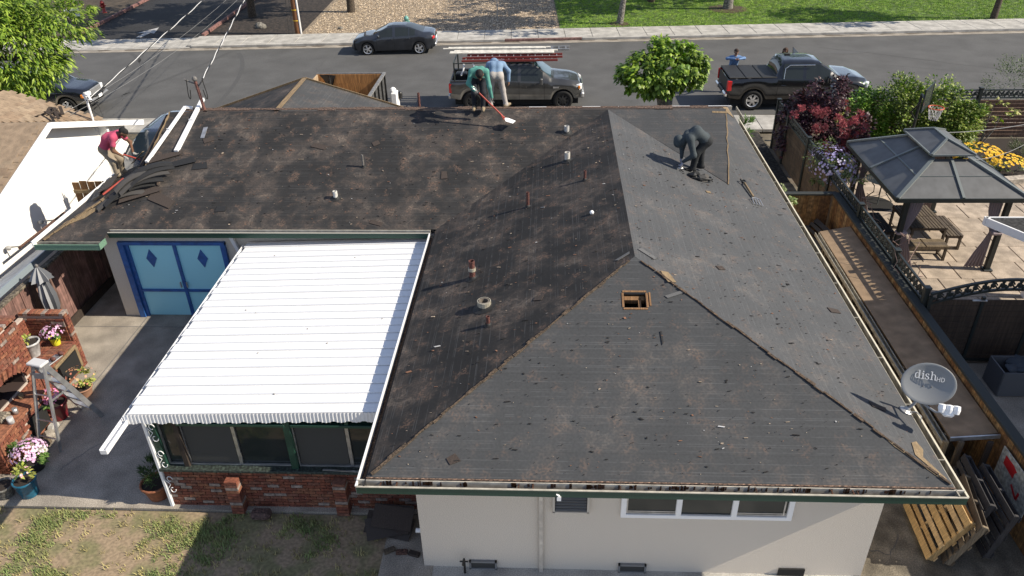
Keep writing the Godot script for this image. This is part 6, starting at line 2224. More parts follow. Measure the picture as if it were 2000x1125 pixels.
func make_left():
	rng.seed = 300
	var h := thing("neighbour_house", "white gabled house with tan shingle roof at the left edge", "house")
	var X := -14.3
	var zr := -20.56
	var yr := 3.55
	var k := 0.335
	var w := MB.new()
	w.poly([Vector3(X - 0.4, -0.1, -13.5), Vector3(X - 0.4, yr - k * 7.06 + 0.0, -13.5), Vector3(X - 0.4, yr - 0.16, zr), Vector3(X - 0.4, yr - k * 4.4 - 0.16, -24.96), Vector3(X - 0.4, -0.1, -24.96)], Vector3(1, 0, 0), 0.16)
	put("gable_wall", w, M.white_wall, h)
	w = MB.new()
	w.box(Vector3(-19.6, 0.8, -24.9), Vector3(9.4, 1.9, 0.14))
	w.box(Vector3(-19.6, 0.3, -13.6), Vector3(9.4, 1.0, 0.14))
	put("wall", w, M.white_wall, h)
	w = MB.new()
	w.bar(Vector3(X + 0.02, yr - 0.07, zr), Vector3(X + 0.02, yr - k * 7.1 - 0.07, zr + 7.1), 0.05, 0.17)
	w.bar(Vector3(X + 0.021, yr - 0.07, zr), Vector3(X + 0.021, yr - k * 4.9 - 0.07, zr - 4.9), 0.05, 0.17)
	put("rake_board", w, M.white, h)
	var tan_ := []
	for c in [Color(0.46, 0.34, 0.23), Color(0.42, 0.3, 0.2), Color(0.5, 0.38, 0.26), Color(0.44, 0.33, 0.23)]:
		tan_.append(mk(c * 1.15, 0.95, "fine", 2.5, "soft", 0.8))
	w = MB.new()
	w.poly([Vector3(X, yr, zr), Vector3(-24, yr, zr), Vector3(-24, yr - k * 7.1, zr + 7.1), Vector3(X, yr - k * 7.1, zr + 7.1)], Vector3(0, 1, k), 0.05)
	w.poly([Vector3(X, yr, zr), Vector3(-24, yr, zr), Vector3(-24, yr - k * 4.9, zr - 4.9), Vector3(X, yr - k * 4.9, zr - 4.9)], Vector3(0, 1, -k), 0.05)
	w.poly([Vector3(-17.4, yr + 0.02, zr), Vector3(-17.4, yr + 0.02, -23.55), Vector3(-14.41, yr - k * 2.99 + 0.02, -23.55)], Vector3(k, 1, 0), 0.05)
	w.poly([Vector3(-17.4, yr + 0.02, zr), Vector3(-17.4, yr + 0.02, -23.55), Vector3(-20.39, yr - k * 2.99 + 0.02, -23.55)], Vector3(-k, 1, 0), 0.05)
	put("roof", w, tan_[0], h)
	w = MB.new()
	w.poly([Vector3(-17.4, yr - 0.05, -23.5), Vector3(-14.4, yr - 1.1, -23.5), Vector3(-14.4, 0, -23.5), Vector3(-21.0, 0, -23.5), Vector3(-21.0, yr - 1.3, -23.5)], Vector3(0, 0, -1), 0.1)
	put("wing_wall", w, M.white_wall, h)
	var sl := Vector3(0, k, -1).normalized()
	shingle_slope(h, Vector3(-18.3, yr - k * 4.0, zr + 4.0), Vector3.RIGHT, sl, 4.0, 4.15, func(p): return p.x < X - 0.12, 230, tan_)
	var s2 := Vector3(-1, k, 0).normalized()
	shingle_slope(h, Vector3(-14.3, yr - k * 3.1 + 0.02, -23.5), Vector3.BACK, s2, 3.2, 3.3, func(p): return p.y > yr - k * (zr - p.z) + 0.02, 60, tan_)
	var r := MB.new(true)
	r.tube([Vector3(-14.02, 1.28, -17.3), Vector3(-14.02, 1.24, -19.5)], 0.035, 8)
	var hr := thing("handrail", "rusty wall handrail on white knobbed brackets along the neighbour's white wall", "handrail")
	put("rail", r, M.rust, hr)
	for z in [-17.65, -19.2]:
		r = MB.new(true)
		r.tube([Vector3(-14.68, 1.1, z), Vector3(-14.2, 1.15, z), Vector3(-14.03, 1.25, z)], 0.022, 6)
		r.tube([Vector3(-14.68, 0.8, z), Vector3(-14.05, 1.22, z)], 0.016, 6)
		r.ball(Vector3(-14.55, 1.12, z + 0.06), Vector3(0.07, 0.07, 0.07), 8)
		put("bracket", r, mk(gray(0.3), 0.7), hr)
	var o := thing("power_mast", "white service mast with weatherhead standing on the neighbour's tan roof", "power mast", Vector3(-14.7, 2.5, -23.3))
	r = MB.new(true)
	r.tube([Vector3(0, -0.2, 0), Vector3(0, 0.85, 0)], 0.035, 10)
	r.lathe(Vector3.ZERO, [[0.2, 0.0], [0.08, 0.12], [0.05, 0.13]], 12)
	put("pipe", r, M.white, o)
	r = MB.new(true)
	r.tube([Vector3(0, 0.82, 0), Vector3(-0.06, 0.98, 0), Vector3(0.12, 1.0, 0.04), Vector3(0.16, 0.85, 0.05)], 0.04, 8)
	put("weatherhead", r, M.white, o)
	r = MB.new(true)
	r.tube([Vector3(0.14, 0.85, 0.05), Vector3(0.4, 0.7, 0.1), Vector3(0.44, 0.3, 0.12), Vector3(0.2, 0.45, 0.1), Vector3(0.1, 0.8, 0.05)], 0.014, 5)
	put("drip_loop", r, M.black, o)
	r = MB.new()
	for q in 9: r.box(Vector3(-15.6 + R(-0.4, 0.4), 3.07 + R(0, 0.06), -22.7 + R(-0.35, 0.35)), Vector3(R(0.15, 0.5), 0.03, R(0.05, 0.15)), Basis.from_euler(Vector3(R(-0.4, 0.4), R(0, 3), 0.3)))
	solo("roof_litter", r, M.wood_dark, "dark twigs and litter lying on the tan roof beside the white mast", "litter", "", "stuff")
	# brown side gate
	o = thing("side_gate", "brown wooden gate with a scalloped top between the two houses", "gate", Vector3(-13.2, 0, -20.6))
	for q in 9:
		r = MB.new()
		r.cbox(Vector3(-0.95 + q * 0.235, 0.85 + 0.05 * absf(sin(q * 1.3)), 0), Vector3(0.22, 1.7, 0.03), 0.01)
		put("board", r, mk(Color(0.22, 0.11, 0.04) * [1.0, 0.85, 1.15][q % 3], 0.85, "wood", 1.0), o)
	r = MB.new()
	r.box(Vector3(0, 1.42, 0.04), Vector3(2.1, 0.1, 0.04))
	r.box(Vector3(0, 0.4, 0.04), Vector3(2.1, 0.1, 0.04))
	put("rail", r, M.wood_pale, o)
	# boundary fence of wide reddish boards with a weathered cap
	o = thing("garden_fence", "faded red board fence with weathered cap along the left of the patio", "fence", Vector3(-12.1, 0, 0))
	var fm := []
	for c in [Color(0.36, 0.2, 0.17), Color(0.31, 0.17, 0.14), Color(0.4, 0.23, 0.2), Color(0.24, 0.14, 0.11)]:
		fm.append(mk(c, 0.9, "wood", 0.8, "soft", 0.8))
	var bm := MB.new()
	bm.cbox(Vector3(0, 0.88, 0), Vector3(0.03, 1.74, 0.283), 0.006)
	var bmm := bm.mesh()
	for q in 36:
		var bd := put("board", bmm, fm[rng.randi() % 4], o)
		bd.position = Vector3(R(-0.008, 0.008), 0, -9.9 - q * 0.29)
	r = MB.new()
	r.cbox(Vector3(0, 1.78, -15.0), Vector3(0.15, 0.06, 10.5), 0.01)
	put("cap_rail", r, mk(Color(0.36, 0.3, 0.22), 0.95, "wood", 0.7, "strong", 1.0), o)
	for q in 5:
		r = MB.new()
		r.cbox(Vector3(0.06, 0.87, -11.0 - q * 2.2), Vector3(0.1, 1.74, 0.1), 0.008)
		put("post", r, fm[3], o)
	r = MB.new()
	r.box(Vector3(0.1, 0.12, -15.0), Vector3(0.05, 0.22, 10.4))
	put("gravel_board", r, M.wood_dark, o)
	# metal shed roof behind the fence
	o = thing("lean_to_shed", "low lean-to with a blue grey sheet metal roof behind the red fence", "shed", Vector3(-13.1, 0, -15.4))
	r = MB.new()
	r.poly([Vector3(0.78, 1.95, -1.1), Vector3(-0.55, 1.1, -4.0), Vector3(-1.0, 1.0, 2.5), Vector3(0.78, 1.95, 3.2)], Vector3(-0.45, 1, 0), 0.04)
	put("roof", r, mk(Color(0.5, 0.55, 0.6), 0.55, "blotch", 0.6), o)
	r = MB.new()
	r.box(Vector3(0.8, 1.88, 1.05), Vector3(0.03, 0.16, 4.3))
	put("gutter", r, mk(Color(0.2, 0.24, 0.27), 0.6), o)
	# folded sunshade
	o = thing("sunshade", "folded grey striped garden umbrella standing between the brick barbecue and the fence", "garden umbrella", Vector3(-11.72, 0, -14.75))
	r = MB.new(true)
	r.tube([Vector3(0, 0, 0), Vector3(0.0, 2.22, 0)], 0.022, 8)
	r.ball(Vector3(0, 2.22, 0), Vector3(0.04, 0.05, 0.04), 6)
	put("pole", r, M.pipe_gray, o)
	for part in 3:
		var rr := MB.new(true)
		var r2 := MB.new(true)
		var lev: Array = [[[1.45, 0.12], [1.25, 0.19], [1.05, 0.18], [0.82, 0.09]], [[0.82, 0.09], [0.68, 0.17], [0.52, 0.22]], [[2.2, 0.03], [2.02, 0.17], [1.86, 0.27]]][part]
		if part == 0: lev = [[2.0, 0.05], [1.75, 0.13], [1.45, 0.19], [1.15, 0.18], [0.95, 0.12], [0.86, 0.085]]
		if part == 1: lev = [[0.86, 0.085], [0.72, 0.15], [0.55, 0.21]]
		for q in 16:
			var tgt := rr if q % 2 else r2
			for e in range(1, lev.size()):
				var pt := []
				for z in [[e - 1, q], [e - 1, q + 1], [e, q + 1], [e, q]]:
					var a: float = TAU * z[1] / 16.0
					var rad: float = lev[z[0]][1] * (1.0 if int(z[1]) % 2 else 0.62)
					pt.append(Vector3(cos(a) * rad, lev[z[0]][0], sin(a) * rad))
				tgt.quad(pt[0], pt[1], pt[2], pt[3], Vector3(pt[0].x + pt[1].x, 0.1, pt[0].z + pt[1].z))
		put("canopy", rr, mk(Color(0.16, 0.17, 0.19), 0.9, "grain", 2.0), o)
		put("canopy_stripe", r2, mk(Color(0.42, 0.43, 0.45), 0.9, "grain", 2.0), o)
	make_barbecue()
	make_pots()

func make_barbecue():
	var o := thing("brick_barbecue", "outdoor red brick barbecue with chimney, arched hearth and side counter", "barbecue", Vector3.ZERO)
	var core := MB.new()
	var X := -10.86
	# side counter bay between the end wall and the chimney
	core.box(Vector3(-11.4, 0.36, -13.25), Vector3(1.02, 0.74, 1.4))
	core.box(Vector3(-11.4, 0.72, -13.97), Vector3(1.02, 1.42, 0.14))
	core.box(Vector3(-11.88, 0.7, -13.25), Vector3(0.1, 1.35, 1.4))
	# chimney block with a hearth opening
	core.box(Vector3(-11.4, 0.45, -11.5), Vector3(1.02, 0.9, 2.0))
	core.box(Vector3(-11.4, 1.3, -12.36), Vector3(1.02, 1.9, 0.3))
	core.box(Vector3(-11.86, 1.3, -11.5), Vector3(0.1, 1.9, 2.0))
	core.box(Vector3(-11.4, 1.9, -11.5), Vector3(1.02, 0.72, 2.0))
	core.box(Vector3(-11.4, 1.3, -10.65), Vector3(1.02, 1.9, 0.3))
	put("masonry_core", core, M.mortar, o)
	var back := MB.new()
	back.box(Vector3(-11.78, 1.25, -11.5), Vector3(0.04, 0.7, 1.4))
	back.box(Vector3(-11.35, 1.2, -12.19), Vector3(0.86, 0.64, 0.04))
	back.box(Vector3(-11.35, 1.2, -10.82), Vector3(0.86, 0.64, 0.04))
	back.box(Vector3(-11.35, 1.52, -11.5), Vector3(0.86, 0.03, 1.4))
	back.box(Vector3(-11.35, 0.91, -11.5), Vector3(0.86, 0.03, 1.4))
	put("soot_back", back, mk(Color(0.035, 0.02, 0.018), 0.95), o)
	# front faces (towards the patio), end faces and caps in single bricks
	bricks_wall(o, Vector3(X - 0.02, 0, -12.55), Vector3.FORWARD, Vector3.RIGHT, 1.5, 0.72, 80, [[0.5, 1.2, 0.12, 0.6]])
	bricks_wall(o, Vector3(X - 0.02, 0.73, -13.88), Vector3.FORWARD, Vector3.RIGHT, 0.17, 0.72, 20)
	bricks_wall(o, Vector3(X - 0.02, 0.9, -10.5), Vector3.FORWARD, Vector3.RIGHT, 2.02, 1.32, 160, [[1.0, 0.78, 0.23, 0.34, 1]])
	bricks_wall(o, Vector3(X - 0.02, 0, -10.5), Vector3.FORWARD, Vector3.RIGHT, 2.02, 0.88, 40, [[0.9, 1.6, 0.1, 0.6]])
	bricks_wall(o, Vector3(-11.85, 0.78, -13.895), Vector3.RIGHT, Vector3.BACK, 0.95, 0.62, 50)
	bricks_wall(o, Vector3(X + 0.35, 0, -10.5), Vector3.FORWARD, Vector3.RIGHT, 1.5, 0.8, 90, [[0.85, 1.4, 0.12, 0.6]])
	core = MB.new()
	core.box(Vector3(X + 0.16, 0.4, -11.25), Vector3(0.34, 0.78, 1.48))
	put("hearth_core", core, M.mortar, o)
	bricks_wall(o, Vector3(-11.9, 0, -10.5), Vector3.RIGHT, Vector3.BACK, 1.02, 2.25, 0)
	bricks_wall(o, Vector3(-10.87, 0, -10.5), Vector3.RIGHT, Vector3.BACK, 0.36, 0.8, 0)
	bricks_wall(o, Vector3(-10.9, 0.78, -12.51), Vector3.LEFT, Vector3.FORWARD, 1.0, 1.5, 0)
	bricks_wall(o, Vector3(-11.83, 0.76, -12.52), Vector3.FORWARD, Vector3.RIGHT, 1.38, 0.62, 40)
	var dk := MB.new()
	dk.box(Vector3(X + 0.04, 0.36, -13.4), Vector3(0.09, 0.46, 0.66))
	put("log_opening", dk, M.dark, o)
	dk = MB.new()
	dk.box(Vector3(X + 0.36, 0.36, -11.63), Vector3(0.08, 0.46, 0.52))
	put("log_opening", dk, M.dark, o)
	dk = MB.new()
	dk.cbox(Vector3(X + 0.02, 0.655, -13.4), Vector3(0.1, 0.08, 0.86), 0.01)
	dk.cbox(Vector3(X + 0.02, 0.36, -13.8), Vector3(0.1, 0.5, 0.08), 0.01)
	put("timber_lintel", dk, M.wood_pale, o)
	# arch of bricks on end
	for k in 15:
		var a := PI * (k + 0.5) / 15.0
		var b := MB.new()
		b.box(Vector3.ZERO, Vector3(0.06, 0.19, 0.1))
		var br := put("brick", b, M.brick_set[k % 3], o)
		br.transform = Transform3D(Basis(Vector3.RIGHT, Vector3(0, sin(a), cos(a)), Vector3(0, -cos(a), sin(a))), Vector3(X + 0.02, 1.13 + sin(a) * 0.34, -11.5 + cos(a) * 0.78))
	# counter and hearth slabs of flat bricks
	for k in 13:
		for j in 5:
			var b := MB.new()
			b.box(Vector3(-11.74 + j * 0.208, 0.745 + R(0, 0.004), -12.6 - k * 0.1), Vector3(0.2, 0.05, 0.094))
			put("brick", b, M.brick_set[[0, 4, 2, 1, 4][(k * 2 + j) % 5]], o)
	var sl := MB.new()
	sl.cbox(Vector3(X + 0.12, 0.82, -11.25), Vector3(0.62, 0.06, 1.55), 0.01)
	put("hearth_slab", sl, M.brick_set[2], o)
	for k in 10:
		var b := MB.new()
		b.cbox(Vector3(-11.85 + k * 0.104, 1.465, -13.97), Vector3(0.096, 0.07, 0.2), 0.008)
		put("brick", b, M.brick_set[[2, 3, 0, 2][k % 4]], o)
	for k in 20:
		for j in 2:
			var b := MB.new()
			b.cbox(Vector3(-11.1 - j * 0.5, 2.29, -10.55 - k * 0.104), Vector3(0.49, 0.07, 0.096), 0.008)
			put("brick", b, M.brick_set[[2, 3, 0, 2, 4][(k + j) % 5]], o)

func make_pots():
	rng.seed = 320
	var white := mk(gray(0.7), 0.6, "blotch", 1.5)
	potted("flower_pot", "tall white pot with a small succulent on the barbecue's side counter", Vector3(-11.42, 0.77, -13.3), 0.12, 0.2, 0.38, white, "yellow", 0.1, 0.14, null, 40)
	potted("flower_pot", "small yellow pot of white and pink flowers on the barbecue's side counter", Vector3(-11.15, 0.77, -13.72), 0.085, 0.11, 0.2, mk(Color(0.62, 0.6, 0.03), 0.5), "green", 0.24, 0.3, [Color(0.75, 0.6, 0.72), Color(0.6, 0.25, 0.5)], 110)
	potted("flower_pot", "dark red pot of pink flowers behind the step ladder", Vector3(-10.45, 0, -12.15), 0.16, 0.24, 0.42, mk(Color(0.16, 0.012, 0.02), 0.35), "green", 0.26, 0.32, [Color(0.8, 0.2, 0.42), Color(0.7, 0.4, 0.55)], 110)
	potted("flower_pot", "low pot of yellow green leafy plants to the right of the step ladder", Vector3(-10.3, 0, -12.9), 0.15, 0.2, 0.22, mk(Color(0.3, 0.16, 0.1), 0.8), "yellow", 0.34, 0.5, [Color(0.6, 0.2, 0.15), Color(0.6, 0.4, 0.2)], 190)
	potted("flower_pot", "dark pot overflowing with lilac pink flowers nearest the step ladder's feet", Vector3(-10.1, 0, -10.65), 0.16, 0.2, 0.24, M.black, "green", 0.33, 0.42, [Color(0.65, 0.35, 0.6), Color(0.75, 0.6, 0.72)], 260)
	potted("flower_pot", "blue glazed pot with a fading flowering plant at the patio's edge", Vector3(-9.82, 0, -9.98), 0.15, 0.2, 0.38, mk(Color(0.02, 0.16, 0.27), 0.3, "blotch", 1.5), "yellow", 0.18, 0.26, [Color(0.6, 0.2, 0.3), Color(0.7, 0.55, 0.5)], 90)
	potted("flower_pot", "grey stone pot of bare soil beside the blue pot", Vector3(-10.25, 0, -9.93), 0.13, 0.19, 0.28, mk(Color(0.3, 0.29, 0.26), 0.9, "strong", 1.5), "green", 0.1, 0.1, null, 0)
	potted("flower_pot", "white urn with a spiky grey plant at the left picture edge", Vector3(-10.75, 0, -10.2), 0.14, 0.21, 0.42, white, "green", 0.22, 0.34, null, 90)
	potted("flower_pot", "terracotta tub with a dark needle leaved shrub by the awning's post", Vector3(-7.32, 0, -10.0), 0.17, 0.26, 0.36, mk(Color(0.36, 0.13, 0.06), 0.8, "blotch", 1.5), "conifer", 0.25, 0.5, null, 700)
	var o := thing("iron_planter", "black iron plant stand with a round basket behind the awning's post", "plant stand", Vector3(-7.5, 0, -11.0))
	var b := MB.new(true)
	for k in 3:
		var a := TAU * k / 3.0
		b.tube([Vector3(cos(a) * 0.24, 0.72, sin(a) * 0.24), Vector3(cos(a) * 0.1, 0.4, sin(a) * 0.1), Vector3(cos(a) * 0.26, 0.04, sin(a) * 0.26), Vector3(cos(a) * 0.34, 0.08, sin(a) * 0.34)], 0.012, 6)
	put("leg", b, M.black_metal, o)
	b = MB.new()
	b.lathe(Vector3.ZERO, [[0.0, 0.6], [0.16, 0.62], [0.24, 0.78], [0.25, 0.8], [0.22, 0.8], [0.14, 0.66], [0.0, 0.65]], 20)
	put("basket", b, M.black_metal, o)
	# jars, cans and stones on the hearth
	b = MB.new(true)
	b.ball(Vector3(-11.0, 0.86, -12.72), Vector3(0.08, 0.085, 0.08), 10)
	solo("glass_globe", b, mk(Color(0.55, 0.38, 0.01), 0.1), "yellow glass garden globe at the near end of the side counter", "garden ornament")
	o = thing("metal_tray", "bright metal tray with two brown knobs on the side counter's edge", "tray", Vector3(-10.92, 0.79, -13.0), -0.25)
	b = MB.new()
	b.cbox(Vector3(0, 0, 0), Vector3(0.2, 0.03, 0.62), 0.01)
	put("tray", b, M.alu, o)
	for z in [-0.3, -0.08]:
		b = MB.new(true)
		b.ball(Vector3(0.06, 0.06, z), Vector3(0.07, 0.05, 0.05), 8)
		put("knob", b, M.pipe_red, o)
	var items := [["tin_can", "small white can at the front of the barbecue's hearth", Vector3(-10.5, 0.85, -11.0), 0.06, 0.14, white], ["paint_tin", "larger white paint tin on the near end of the hearth", Vector3(-10.72, 0.85, -10.75), 0.09, 0.16, white], ["mug", "brown mug on the far end of the hearth", Vector3(-10.75, 0.85, -11.75), 0.05, 0.1, M.wood_pale], ["glass_jar", "grey glass jar among the cans on the hearth", Vector3(-10.58, 0.85, -11.28), 0.05, 0.13, M.alu]]
	for e in items:
		b = MB.new(true)
		b.lathe(e[2], [[0.0, 0.0], [e[3], 0.0], [e[3], e[4]], [e[3] * 0.85, e[4]], [0.0, e[4] * 0.95]], 14)
		solo(e[0], b, e[5], e[1], "container")
	b = MB.new()
	b.cbox(Vector3(-10.75, 0.9, -11.1), Vector3(0.22, 0.1, 0.3), 0.03)
	solo("stone_block", b, mk(Color(0.42, 0.36, 0.28), 0.9, "strong", 2.0), "tan stone block lying on the hearth between the cans", "stone")
	for k in 4:
		b = MB.new()
		b.cbox(Vector3(-10.35 + 0.05 * k, 0.09, -11.75 + k * 0.24), Vector3(0.2, 0.14, 0.24), 0.05, Basis(Vector3.UP, k * 0.8))
		solo("garden_stone", b, [M.walk, M.concrete, M.wood_old, M.walk][k], ["pale garden stone on the ground below the hearth, farthest from the viewer", "second garden stone below the hearth, grey", "brown wood block on the ground below the hearth", "pale garden stone below the hearth, nearest the viewer"][k], "stone", "stones below the hearth")
	# step ladder
	o = thing("step_ladder", "open aluminium step ladder standing on the patio in front of the brick barbecue", "step ladder", Vector3.ZERO)
	var A := Vector3(-10.1, 1.84, -11.62)
	var B := Vector3(-9.86, 1.84, -11.6)
	var f := [Vector3(-10.38, 0, -11.25), Vector3(-9.86, 0, -11.11), Vector3(-9.55, 0, -12.2), Vector3(-10.12, 0, -12.45)]
	b = MB.new()
	b.cbox((A + B) / 2 + Vector3(0, 0.02, 0), Vector3(0.36, 0.06, 0.22), 0.015, Basis(Vector3.UP, -0.25))
	put("top_cap", b, mk(gray(0.5), 0.5), o)
	for e in [[A, f[0], 0.035, 0.06], [B, f[1], 0.035, 0.06], [B, f[2], 0.04, 0.1], [A, f[3], 0.04, 0.1]]:
		b = MB.new()
		b.bar(e[0], e[1], e[2], e[3])
		put("rail", b, M.alu, o)
	for k in 5:
		var t := 0.17 + k * 0.165
		b = MB.new()
		var p: Vector3 = A.lerp(f[3], t)
		var q: Vector3 = B.lerp(f[2], t)
		b.bar(p, q, 0.11, 0.03)
		put("step", b, M.alu, o)
	for t in [0.36, 0.66, 0.86]:
		b = MB.new()
		b.bar(A.lerp(f[0], t), B.lerp(f[1], t), 0.025, 0.02)
		put("brace", b, M.alu, o)
	b = MB.new()
	b.bar(B.lerp(f[1], 0.42), B.lerp(f[2], 0.42), 0.02, 0.03)
	put("spreader", b, M.alu, o)
	b = MB.new()
	b.box((A.lerp(f[0], 0.14) + B.lerp(f[1], 0.14)) / 2, Vector3(0.3, 0.14, 0.01), Basis(Vector3.UP, -0.1))
	put("label_plate", b, mk(gray(0.25), 0.6), o)
	# things by the brick pier
	b = MB.new()
	b.cbox(Vector3(-5.22, 0.06, -9.55), Vector3(0.36, 0.16, 0.22), 0.05)
	solo("stone_block", b, mk(Color(0.2, 0.12, 0.1), 0.9, "strong", 2.0), "reddish stone lying at the foot of the left brick pier", "stone")
	o = thing("shingle_stack", "stack of dark old shingles leaning against the porch wall beside the house corner", "shingle stack", Vector3(-2.85, 0, -9.35))
	for k in 6:
		b = MB.new()
		b.box(Vector3(R(-0.1, 0.1), 0.08 + k * 0.035, R(-0.1, 0.1)), Vector3(0.72, 0.015, 0.4), Basis.from_euler(Vector3(0.45 + R(-0.06, 0.06), R(-0.3, 0.3), R(-0.06, 0.06))))
		put("sheet", b, [mk(Color(0.075, 0.062, 0.055), 0.95, "fine", 2.0), M.shingle][k % 2], o)
	for k in 3:
		b = MB.new()
		b.cbox(Vector3(-2.75 + k * 0.22, 0.0, -8.85 + k * 0.03), Vector3(0.2, 0.07, 0.1), 0.01, Basis(Vector3.UP, 0.5 - k * 0.4))
		solo("loose_brick", b, [M.wood_old, M.rust, M.wood_dark][k], ["dusty brick lying left in front of the shingle stack", "dark brick lying in the middle in front of the shingle stack", "dark brick lying right in front of the shingle stack"][k], "brick", "loose bricks by the stack")
	b = MB.new(true)
	b.tube([Vector3(-2.28, 0.35, -9.0), Vector3(-2.1, 0.35, -9.0)], 0.04, 10)
	solo("white_pipe", b, M.white, "short white pipe end sticking out of the wall above the garden walk", "pipe")
	b = MB.new()
	b.cbox(Vector3(-2.1, 0.1, -8.12), Vector3(0.1, 0.2, 0.06), 0.02, Basis(Vector3.BACK, -0.2))
	b.cbox(Vector3(-2.15, 0.02, -8.02), Vector3(0.22, 0.04, 0.1), 0.01)
	solo("broken_tile", b, mk(Color(0.45, 0.33, 0.27), 0.9), "broken tile pieces on the garden walk against the house corner", "tile")

# ---- right: fences, lean-to, gazebo, planting --------------------------------
func scroll_panel(len_: float, hgt: float) -> ArrayMesh:
	# cast openwork: leaf scrolls between two rails, along x
	var b := MB.new()
	var n := maxi(2, int(len_ / 0.16))
	for k in n:
		var cx := (k + 0.5) / n * len_
		var sg := 1.0 if k % 2 else -1.0
		for q in 7:
			var a := q * 0.85
			var r := hgt * 0.34 * (1.0 - q * 0.09)
			var a2 := (q + 1) * 0.85
			var r2 := hgt * 0.34 * (1.0 - (q + 1) * 0.09)
			b.bar(Vector3(cx + cos(a) * r, hgt / 2 + sg * sin(a) * r, 0), Vector3(cx + cos(a2) * r2, hgt / 2 + sg * sin(a2) * r2, 0), 0.03, 0.028, Vector3(0, 0, 1))
		b.bar(Vector3(cx - len_ / n * 0.5, hgt * 0.1, 0), Vector3(cx + len_ / n * 0.2, hgt * 0.9, 0), 0.03, 0.03, Vector3(0, 0, 1))
		b.bar(Vector3(cx + len_ / n * 0.5, hgt * 0.1, 0), Vector3(cx - len_ / n * 0.1, hgt * 0.85, 0), 0.03, 0.025, Vector3(0, 0, 1))
		b.ball(Vector3(cx, hgt / 2, 0), Vector3(0.045, 0.045, 0.02), 4)
	return b.mesh()

